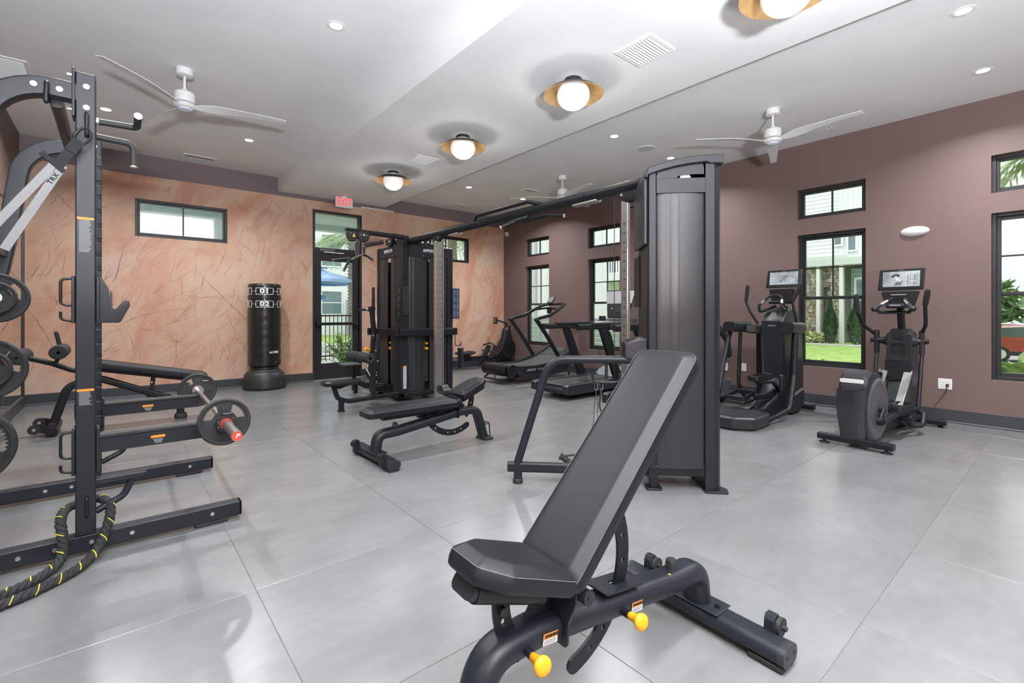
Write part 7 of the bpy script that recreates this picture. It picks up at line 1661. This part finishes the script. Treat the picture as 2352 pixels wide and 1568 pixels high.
        # foot steps
        if s_ < 0:
            obj('step_arm', G().bar([(0.50, 0.05, 0.455), (0.72, -0.04, 0.44), (0.95, 0.0, 0.36), (1.12, 0.04, 0.22)], 0.05, 0.030, 0.01, fil=0.1), METAL2, t)
            ol = poly_round([(-0.20, -0.05), (0.18, -0.07), (0.20, 0.05), (-0.18, 0.07)], 0.03); c_ = (0.66, 0.07, 0.475)
            obj('step_pivot', G().box((0.70, -0.155, 0.39), (0.76, -0.105, 0.535), 0.012), PLASTB, t)
        else:
            ol = poly_round([(-0.15, -0.11), (0.15, -0.10), (0.16, 0.10), (-0.13, 0.12)], 0.035); c_ = (0.60, 0.27, 0.20)
            obj('step_arm', G().bar([(0.72, 0.17, 0.24), (0.86, 0.04, 0.27), (1.10, 0.08, 0.30)], 0.05, 0.07, 0.015, fil=0.05), METAL2, t)
        pd = obj('foot_step', G().plate(ol, (), 0.030, T(*c_), bev=0.006), PLASTB, t)
        obj('step_rim', G().sweep([V((c_[0] + x, c_[1] + y, c_[2] + (0.02 if s_ < 0 else 0.05) + (0.04 if x > 0 and s_ > 0 else 0))) for x, y in ol], rrect(0.012, 0.05, 0.004), closed=True), PLASTB, pd)
    obj('support_post', G().bar([(1.50, 0.43, 0.05), (1.50, 0.43, 1.04)], 0.075, 0.06, 0.015, up=(0, 1, 0)), METAL2, t)
    obj('front_foot_bar', G().bar([(1.66, -0.16, 0.05), (1.66, 0.47, 0.05)], 0.09, 0.06, 0.015), METAL2, t)
    obj('side_fairing', G().plate(poly_round([(1.15, 0.22), (1.60, 0.30), (1.62, 0.12), (1.5, 0.02), (1.2, 0.02)], 0.03), (), 0.06, T(0, -0.04, 0) @ XZ, bev=0.02), PLAST, t, ang=35)
    # console
    obj('console_mast', G().bar([(1.30, 0.075, 1.26), (1.26, 0.05, 1.38)], 0.05, 0.05, 0.012, up=(0, 1, 0)), PLASTB, t)
    obj('console_neck', G().plate(poly_round([(-0.10, 1.335), (0.115, 1.335), (0.15, 1.52), (-0.14, 1.52)], 0.015), (), 0.045, M.Translation(V((1.18, 0.04, 0))) @ M(((0, 0, -1, 0), (-1, 0, 0, 0), (0, 1, 0, 0), (0, 0, 0, 1))), bev=0.006), PLASTB, t)
    obj('button_pod', G().box((1.05, -0.03, 1.335), (1.15, 0.14, 1.375), 0.012, seg=2), PLASTB, t)
    obj('fixed_bar', G().tube([(1.16, 0.10, 1.31), (1.0, 0.22, 1.235), (0.99, 0.225, 1.32), (1.02, 0.12, 1.425), (1.05, 0.03, 1.445), (1.02, -0.025, 1.41), (0.99, -0.035, 1.30), (1.0, -0.085, 1.245), (1.16, -0.03, 1.30)], 0.0155, 12, fil=0.03), METAL2, t)
    obj('pulse_plate', G().cyl((0.998, 0.203, 1.34), (1.008, 0.165, 1.38), 0.0175, n=14).cyl((1.0, -0.030, 1.34), (1.012, -0.026, 1.385), 0.0175, n=14), CHROME, t, 'chrome pulse sensor')
    tri_screen(t, (1.20, 0.018, 1.640), 0.385, 0.215, 8, 'runner', W)
    return t
amt()
# ---------------------------------------------------------- motor treadmills (one whole, one mostly behind the tower)
def treadmill(label, loc):
    t = thing('treadmill', label, 'treadmill', loc, group='motor treadmills facing the wall windows')
    # local: X forward, Y across, centre line Y=0, rear edge X=0
    obj('deck', G().plate(poly_round([(0.0, 0.14), (0.03, 0.08), (1.86, 0.10), (1.86, 0.21), (0.05, 0.20)], 0.015), (), 0.70, T(0, 0, -0.0) @ XZ, bev=0.008), PLAST, t)
    obj('running_belt', G().box((0.03, -0.27, 0.196), (1.62, 0.27, 0.207), 0.004), mat('tread_belt', (0.022, 0.022, 0.022), 0.6, bump=0.3, bscale=400), t)
    obj('belt_lettering', text_g('PRECOR', 0.060, face_m((0.42, -0.16, 0.2078), (1, 0, 0), (0, 1, 0)), 0.0003, shear=0.2, bold=0.002), PRINTG, t, smooth=False)
    for s_ in (-1, 1):
        obj('side_rail', G().plate(poly_round([(-0.02, 0.10), (-0.02, 0.205), (0.03, 0.225), (1.60, 0.225), (1.60, 0.09), (0.2, 0.075), (0.05, 0.075)], 0.02), (), 0.09, T(0, s_ * 0.325, 0) @ XZ, bev=0.012), PLAST, t, ang=35)
        obj('levelling_foot', G().lathe([(0, 0), (0.04, 0), (0.038, 0.010), (0.014, 0.016), (0.009, 0.085), (0, 0.085)], T(0.50, s_ * 0.24, 0), n=22), RUBBER, t)
        obj('upright', G().bar([(1.16, s_ * 0.37, 0.20), (0.70, s_ * 0.37, 0.985)], 0.055, 0.125, 0.015, up=(0, 1, 0)) if False else G().plate([(1.06, 0.14), (1.24, 0.14), (0.82, 0.985), (0.68, 0.985)], (), 0.06, T(0, s_ * 0.37, 0) @ XZ, bev=0.008), METAL2, t, ang=25)
        obj('side_arm', G().bar([(0.22, s_ * 0.355, 1.025), (0.95, s_ * 0.355, 1.03)], 0.060, 0.085, 0.025), PLASTB, t)
        obj('side_arm_top', G().bar([(0.50, s_ * 0.355, 1.065), (1.50, s_ * 0.34, 1.075)], 0.085, 0.04, 0.014), PLAST, t)
        obj('front_fork', G().bar([(0.90, s_ * 0.36, 1.02), (1.56, s_ * 0.36, 1.02), (1.80, s_ * 0.36, 0.86), (1.88, s_ * 0.35, 0.62)], 0.06, 0.10, 0.025, fil=0.16, seg=6), PLAST, t)
    obj('motor_hood', G().plate(poly_round([(1.40, 0.205), (1.55, 0.30), (1.72, 0.335), (1.92, 0.31), (1.96, 0.12), (1.90, 0.06), (1.40, 0.06)], [0.03, 0.08, 0.08, 0.05, 0.04, 0.02, 0.02]), (), 0.74, XZ, bev=0.03), mat('silver_grey_hood', (0.16, 0.18, 0.19), 0.25), t, ang=35)
    for s_ in (-1, 1): obj('wheel', G().cyl((0.75, s_ * 0.20, 0.045), (0.75, s_ * 0.26, 0.045), 0.045, n=20), RUBBER, t); obj('front_wheel', G().cyl((1.75, s_ * 0.28, 0.05), (1.75, s_ * 0.34, 0.05), 0.05, n=20), RUBBER, t)
    obj('frame_underside', G().box((0.62, -0.22, 0.045), (1.6, 0.22, 0.09), 0.01), METAL2, t)
    obj('dash', G().plate(poly_round([(1.30, 1.03), (1.62, 1.03), (1.70, 1.14), (1.38, 1.10)], 0.02), (), 0.66, XZ, bev=0.012), PLASTB, t)
    for s_ in (-1, 1): obj('cup_holder', G().lathe([(0.03, 0), (0.05, 0.0), (0.058, 0.12), (0.052, 0.12), (0.045, 0.01), (0, 0.01)], T(1.50, s_ * 0.25, 1.06), n=22), PLAST, t)
    obj('stop_cord', G().tube([(1.32, 0.02, 1.09), (1.30, 0.04, 1.02), (1.31, 0.09, 0.96), (1.32, 0.12, 1.02), (1.33, 0.10, 1.08)], 0.003, 6, fil=0.03), RED, t, 'red safety cord')
    m_ = M.Translation(V((1.62, 0, 1.30))) @ RY(14) @ M(((0, 0, -1, 0), (-1, 0, 0, 0), (0, 1, 0, 0), (0, 0, 0, 1)))
    obj('console_body', G().plate(poly_round([(-0.20, -0.16), (0.20, -0.16), (0.30, 0.32), (-0.30, 0.32)], 0.02), (), 0.04, m_, bev=0.006), PLASTB, t)
    s_ = obj('screen', G().plate(poly_round([(-0.255, 0.085), (0.255, 0.085), (0.285, 0.30), (-0.285, 0.30)], 0.008), (), 0.002, m_ @ T(0, 0, 0.021)), mat('pale_grey_screen', (0.34, 0.34, 0.35), 0.12, emit=(0.45, 0.45, 0.46), estr=0.10), t)
    obj('keypad', G().box((-0.10, -0.06, 0.020), (0.10, 0.03, 0.024), 0.002, m=m_), PLAST, t); obj('start_button', G().cyl(m_ @ V((-0.13, 0.0, 0.02)), m_ @ V((-0.13, 0.0, 0.026)), 0.014, n=14), PRINTG, t)
    return t
treadmill('black treadmill with pale screen seen behind the cable tower handrail', (4.78, 4.90, 0))
treadmill('treadmill almost wholly hidden by the tall tower, hood showing at its right edge', (4.72, 3.50, 0))
# ---------------------------------------------------------- curved manual runner
def runner():
    t = thing('curved_treadmill', 'black curved manual treadmill with red marked posts by the far window', 'treadmill', (5.05, 6.58, 0))
    def cz(x): return 0.285 + 0.23 * ((x - 0.62) / 0.95) ** 2 if x > 0.62 else 0.285 + 0.03 * ((0.62 - x) / 0.6) ** 2
    xs = [0.06 + 1.62 * i / 18 for i in range(19)]
    up_ = [(x, cz(x)) for x in xs]; lo = [(x, cz(x) - 0.16) for x in reversed(xs)]
    prof = poly_round([(0.30, 0.125), (0.22, 0.20), (0.26, 0.30)], 0.02)
    for s_ in (-1, 1):
        pr_ = [(x, cz(x) + 0.018) for x in xs if x > 0.24] + [(1.78, 0.50), (1.72, 0.36), (1.45, 0.13), (1.1, 0.095), (0.40, 0.10), (0.27, 0.15)]
        obj('side_fairing', G().plate(poly_round(pr_, [0] * (len(pr_) - 6) + [0.03] * 6), (), 0.075, T(0, s_ * 0.34, 0) @ XZ, bev=0.012), PLAST, t, ang=35)
        ins = [(x, cz(x) - 0.005) for x in xs if 0.36 < x < 1.45] + [(1.40, 0.27), (1.0, 0.165), (0.42, 0.165), (0.34, 0.215)]
        if s_ < 0:
            pan = obj('side_inset', G().plate(poly_round(ins, 0.008), (), 0.004, T(0, s_ * 0.379, 0) @ XZ), PLASTB, t, smooth=False)
            obj('side_lettering', text_g('ASSAULT', 0.052, face_m((0.565, s_ * 0.382, 0.225), (1, 0, 0), (0, 0, 1)), 0.0006, shear=0.25, bold=0.0025).sub(text_g('FITNESS', 0.050, face_m((0.80, s_ * 0.382, 0.225), (1, 0, 0), (0, 0, 1)), 0.0006, shear=0.25)), PRINTG, pan, smooth=False)
        obj('rear_end_cap', G().cyl((0.14, s_ * 0.38, 0.235), (0.14, s_ * 0.345, 0.235), 0.105, n=32), PLASTB, t)
        # Z-shaped posts and hand rail
        y = s_ * 0.36
        obj('post', G().bar([(1.27, y, 0.42), (0.98, y, 0.80), (0.70, y, 1.115)], 0.045, 0.085, 0.012, up=(0, 1, 0)), METAL, t)
        obj('rail', G().bar([(0.68, y, 1.10), (0.78, y, 1.135), (1.05, y, 1.185), (1.30, y * 0.95, 1.30), (1.50, y * 0.80, 1.40)], 0.042, 0.06, 0.018, fil=0.06, up=(0, 0, 1)), METAL, t)
        obj('post_marking', G().box((-0.012, -0.10, 0), (0.012, 0.10, 0.002), m=face_m((1.03, y - 0.0235 if s_ < 0 else y + 0.0235, 0.745), (0.76, 0, 0.65) if True else (1, 0, 0), (-0.65, 0, 0.76)) if s_ < 0 else face_m((1.03, y + 0.0235, 0.745), (-0.76, 0, -0.65), (-0.65, 0, 0.76))), RED, t, 'red strip', smooth=False)
        if s_ < 0: obj('post_lettering', text_g('RUNNERELITE', 0.042, face_m((1.165, y - 0.0236, 0.575), (0.62, 0, -0.78), (0.78, 0, 0.62)), 0.0005, bold=0.001), PRINT, t, smooth=False)
        obj('foot', G().lathe([(0, 0), (0.035, 0), (0.033, 0.012), (0.010, 0.02), (0.010, 0.10), (0, 0.10)], T(0.30, s_ * 0.33, 0), n=18), RUBBER, t)
        obj('foot', G().lathe([(0, 0), (0.035, 0), (0.033, 0.012), (0.015, 0.02), (0.015, 0.12), (0, 0.12)], T(1.58, s_ * 0.33, 0), n=18), RUBBER, t)
        obj('side_bar', G().tube([(1.45, s_ * 0.40, 0.22), (1.85, s_ * 0.40, 0.42)], 0.012, 10), METAL2, t)
    obj('front_hoop', G().bar([(1.44, -0.305, 1.365), (1.60, -0.22, 1.405), (1.64, 0.0, 1.41), (1.60, 0.22, 1.405), (1.44, 0.305, 1.365)], 0.045, 0.045, 0.016, fil=0.12, seg=6), METAL, t)
    obj('centre_bar', G().bar([(1.30, -0.34, 1.30), (1.36, 0.0, 1.33), (1.30, 0.34, 1.30)], 0.035, 0.04, 0.012), METAL2, t)
    obj('cup_holder', G().lathe([(0.035, 0), (0.045, 0), (0.05, 0.10), (0.044, 0.10), (0.04, 0.01), (0, 0.01)], T(1.40, 0.02, 1.22), n=20), PLASTB, t)
    m_ = M.Translation(V((1.42, 0, 1.46))) @ RY(38) @ M(((0, 0, -1, 0), (-1, 0, 0, 0), (0, 1, 0, 0), (0, 0, 0, 1)))
    d_ = obj('display', G().plate(poly_round(rect(-0.07, 0.07, -0.06, 0.11), 0.015), (), 0.028, m_, bev=0.004), PLASTB, t); obj('display_face', G().box((-0.052, -0.035, 0.0145), (0.052, 0.095, 0.0155), m=m_), mat('lcd_grey', (0.16, 0.18, 0.17), 0.2), d_, smooth=False)
    # slatted belt: every slat a piece
    me = mesh_of('belt_slat', G().box((-0.0275, -0.27, -0.012), (0.0275, 0.27, 0.0), 0.003), mat('belt_rubber', (0.040, 0.044, 0.042), 0.6), smooth=False)
    x = 0.13
    while x < 1.66:
        s = (cz(x + 0.01) - cz(x - 0.01)) / 0.02; o = bpy.data.objects.new('belt_slat', me); COL.objects.link(o); o.parent = t; o.location = (x, 0, cz(x)); o.rotation_euler = (0, -math.atan(s), 0); x += 0.0585 / math.sqrt(1 + s * s)
    for a in range(0, 180, 22): 
        aa = math.radians(90 + a); o = bpy.data.objects.new('belt_slat', me); COL.objects.link(o); o.parent = t; o.location = (0.14 + 0.10 * math.cos(aa), 0, 0.235 + 0.10 * math.sin(aa)); o.rotation_euler = (0, -(aa - PI / 2), 0); o.scale = (0.7, 1, 1)
    obj('rear_guard', G().plate(arcplate((0.14, 0.235), 0.103, 0.112, 110, 250, 14), (), 0.60, XZ), PLASTB, t)
    g = G()
    for z in (0.30, 0.245, 0.19): g.box((0.020, -0.30, z), (0.034, 0.30, z + 0.012), 0.003)
    obj('guard_ribs', g, PLASTB, t)
    obj('rear_handle', G().tube([(0.16, -0.30, 0.14), (0.02, -0.29, 0.075), (0.02, 0.29, 0.075), (0.16, 0.30, 0.14)], 0.014, 12, fil=0.04), METAL2, t)
    obj('under_frame', G().box((0.28, -0.28, 0.10), (1.45, 0.28, 0.15), 0.01), METAL2, t)
    return t
runner()
# ---------------------------------------------------------- rowing machine along the mural wall
t = thing('rowing_machine', 'rowing machine with a long lettered rail along the mural wall', 'rowing machine', (5.6, 8.52, 0)); W = dict(world=True); y = 8.52
rl = obj('rail', G().bar([(4.30, y, 0.235), (6.70, y, 0.235)], 0.06, 0.095, 0.006), METAL, t, **W)
obj('rail_lettering', text_g('ROWERELITE', 0.075, face_m((5.55, y - 0.031, 0.235), (1, 0, 0), (0, 0, 1)), 0.0006, bold=0.001, space=1.15), PRINTG, rl, smooth=False, **W)
obj('rail_marking', G().box((5.02, y - 0.0315, 0.20), (5.24, y - 0.0305, 0.268)), RED, rl, 'red strip', smooth=False, **W)
obj('rear_leg', G().bar([(4.36, y, 0.19), (4.36, y, 0.0)], 0.06, 0.06, 0.01, up=(0, 1, 0)).box((4.30, y - 0.25, 0), (4.42, y + 0.25, 0.035), 0.01), METAL2, t, **W)
obj('front_leg', G().box((6.84, y - 0.30, 0), (6.94, y + 0.30, 0.05), 0.012).bar([(6.80, y, 0.22), (6.90, y, 0.04)], 0.06, 0.08, 0.012), METAL2, t, **W)
obj('seat', G().plate(poly_round([(5.62, 0.335), (5.60, 0.375), (5.72, 0.395), (5.88, 0.385), (5.96, 0.405), (5.97, 0.36), (5.90, 0.335)], 0.01), (), 0.30, T(0, y, 0) @ XZ, bev=0.01), RUBBER, t, **W)
obj('seat_carriage', G().box((5.68, y - 0.07, 0.19), (5.90, y + 0.07, 0.335), 0.01), METAL2, t, **W); obj('carriage_roller', G().cyl((5.86, y - 0.085, 0.305), (5.86, y - 0.045, 0.305), 0.028, n=18), RED, t, 'red roller', **W)
obj('flywheel_housing', G().cyl((6.93, y - 0.09, 0.42), (6.93, y + 0.09, 0.42), 0.21, n=40).plate(poly_round([(6.60, 0.20), (6.76, 0.48), (6.86, 0.86), (6.95, 0.92), (7.02, 0.86), (7.10, 0.5), (7.08, 0.2)], 0.04), (), 0.14, T(0, y, 0) @ XZ, bev=0.02), PLASTB, t, ang=35, **W)
obj('damper_disc', G().cyl((6.92, y - 0.10, 0.44), (6.92, y - 0.085, 0.44), 0.12, n=32), METAL2, t, **W)
obj('frame_strut', G().bar([(6.62, y - 0.08, 0.22), (6.78, y - 0.08, 0.50), (6.98, y - 0.08, 0.94)], 0.03, 0.05, 0.01), METAL, t, **W).__class__
obj('frame_strut', G().bar([(6.30, y - 0.1, 0.20), (6.55, y - 0.1, 0.24), (6.72, y - 0.1, 0.40)], 0.03, 0.05, 0.01), METAL, t, **W)
obj('foot_rest', G().plate([(6.34, 0.24), (6.42, 0.24), (6.56, 0.47), (6.50, 0.50)], (), 0.12, T(0, y - 0.13, 0) @ XZ, bev=0.005).plate([(6.34, 0.24), (6.42, 0.24), (6.56, 0.47), (6.50, 0.50)], (), 0.12, T(0, y + 0.13, 0) @ XZ, bev=0.005), RUBBER, t, **W)
obj('foot_strap', G().bar([(6.38, y - 0.20, 0.36), (6.33, y - 0.13, 0.40), (6.38, y - 0.06, 0.36)], 0.006, 0.035, 0.001).bar([(6.38, y + 0.06, 0.36), (6.33, y + 0.13, 0.40), (6.38, y + 0.20, 0.36)], 0.006, 0.035, 0.001), RUBBER, t, **W)
obj('pull_handle', G().tube([(6.44, y - 0.24, 0.50), (6.48, y, 0.56), (6.44, y + 0.24, 0.50)], 0.015, 12, fil=0.1), RUBBER, t, **W)
obj('pull_chain', G().cyl((6.50, y, 0.55), (6.88, y, 0.72), 0.004, n=6), STEEL, t, **W)
obj('monitor_arm', G().bar([(6.96, y, 0.90), (6.92, y, 1.0), (6.66, y, 1.07)], 0.03, 0.035, 0.008, fil=0.04), METAL, t, **W)
md = obj('monitor', G().box((6.585, y - 0.06, 0.985), (6.64, y + 0.06, 1.135), 0.01), PLASTB, t, **W); obj('monitor_face', G().box((6.583, y - 0.045, 1.02), (6.586, y + 0.045, 1.115)), mat('lcd_green', (0.15, 0.17, 0.10), 0.3), md, smooth=False, **W)
# ---------------------------------------------------------- decline bench behind the rack
t = thing('decline_bench', 'black decline sit-up bench with foam leg rollers behind the rack', 'weight bench', (0, 6.75, 0)); y = 6.75
A0, A1 = V((-0.22, y, 0.655)), V((0.82, y, 0.430)); d_ = (A1 - A0); ang = math.atan2(d_.z, d_.x)
m_ = M.Translation(A0) @ M.Rotation(-ang, 4, 'Y'); L = d_.length
obj('back_pad', pad_solid(poly_round(rect(-0.0, L, -0.14, 0.14), 0.05), 0.085, 0.03, m=m_), VINYL, t, ang=40, **W)
obj('pad_seam', G().sweep([m_ @ V((L * 0.72, -0.142, 0.02)), m_ @ V((L * 0.72, -0.142, 0.06)), m_ @ V((L * 0.72, -0.10, 0.088)), m_ @ V((L * 0.72, 0.10, 0.088)), m_ @ V((L * 0.72, 0.142, 0.06))], circ(0.0014, 5)), MATS['grey_thread'], t, **W)
obj('pad_frame', G().sweep([m_ @ V((-0.05, 0, -0.02)), m_ @ V((L * 0.8, 0, -0.02))], rrect(0.07, 0.045, 0.012)), METAL2, t, **W)
obj('main_frame', G().bar([(-0.50, y, 0.10), (-0.40, y, 0.46), (-0.16, y, 0.53), (0.42, y, 0.26), (0.56, y, 0.20), (0.57, y, 0.05)], 0.06, 0.075, 0.022, fil=[0.14, 0.2, 0.2, 0.06], seg=7), METAL2, t, **W)
obj('front_foot', G().lathe([(0, 0), (0.062, 0), (0.064, 0.01), (0.060, 0.05), (0.045, 0.062), (0, 0.062)], T(0.57, y, 0), n=32), RUBBER, t, **W)
obj('rear_foot', G().bar([(-0.50, y - 0.27, 0.055), (-0.50, y + 0.27, 0.055)], 0.09, 0.065, 0.015), METAL2, t, **W)
for yy in (y - 0.20, y + 0.20):
    wb2 = obj('wheel_bracket', G().plate(poly_round([(-0.53, 0.03), (-0.60, 0.05), (-0.66, 0.09), (-0.64, 0.13), (-0.60, 0.13), (-0.50, 0.095)], 0.02), (), 0.012, T(0, yy, 0) @ XZ), METAL2, t, **W)
    obj('wheel', G().cyl((-0.625, yy - 0.03, 0.085), (-0.625, yy - 0.008, 0.085), 0.048, n=26), RUBBER, t, **W); obj('axle_cap', G().cyl((-0.625, yy - 0.034, 0.085), (-0.625, yy - 0.03, 0.085), 0.014, n=16), STEEL, t, **W)
pts = [(-0.16, y, 0.63), (-0.35, y, 0.62), (-0.52, y, 0.71), (-0.76, y, 0.80)]
obj('leg_boom', G().bar(pts, 0.05, 0.05, 0.016, fil=0.12), METAL2, t, **W)
obj('roller_stem', G().bar([(-0.50, y, 0.69), (-0.44, y, 0.82), (-0.48, y, 1.0)], 0.035, 0.035, 0.012, fil=0.03, up=(0, 1, 0)), METAL2, t, **W)
hh = obj('grab_handle', G().cyl((-0.455, y - 0.02, 0.87), (-0.485, y - 0.02, 1.03), 0.017, n=16), RUBBER, t, **W); obj('handle_end', G().cyl((-0.485, y - 0.02, 1.03), (-0.487, y - 0.02, 1.04), 0.018, n=16), CHROME, hh, **W)
for (cx, cz_) in ((-0.455, 0.83), (-0.74, 0.795)):
    obj('roller_axle', G().cyl((cx, y - 0.22, cz_), (cx, y + 0.22, cz_), 0.014, n=14), METAL2, t, **W)
    for y0 in (y - 0.22, y + 0.03):
        obj('foam_roller', G().sweep([V((cx, y0 + 0.19 * k_, cz_)) for k_ in (0, 0.06, 0.94, 1)], circ(1, 26), scale=[0.060, 0.072, 0.072, 0.060]), FOAM, t, **W)
ap = [(0.29, 0.50), (0.335, 0.50), (0.325, 0.38), (0.29, 0.27), (0.245, 0.27), (0.28, 0.38)]
obj('adjust_arm', G().plate(poly_round(ap, 0.01), [hole(0.300, 0.44, 0.011)], 0.012, T(0, y, 0) @ XZ), METAL2, t, smooth=False, **W)
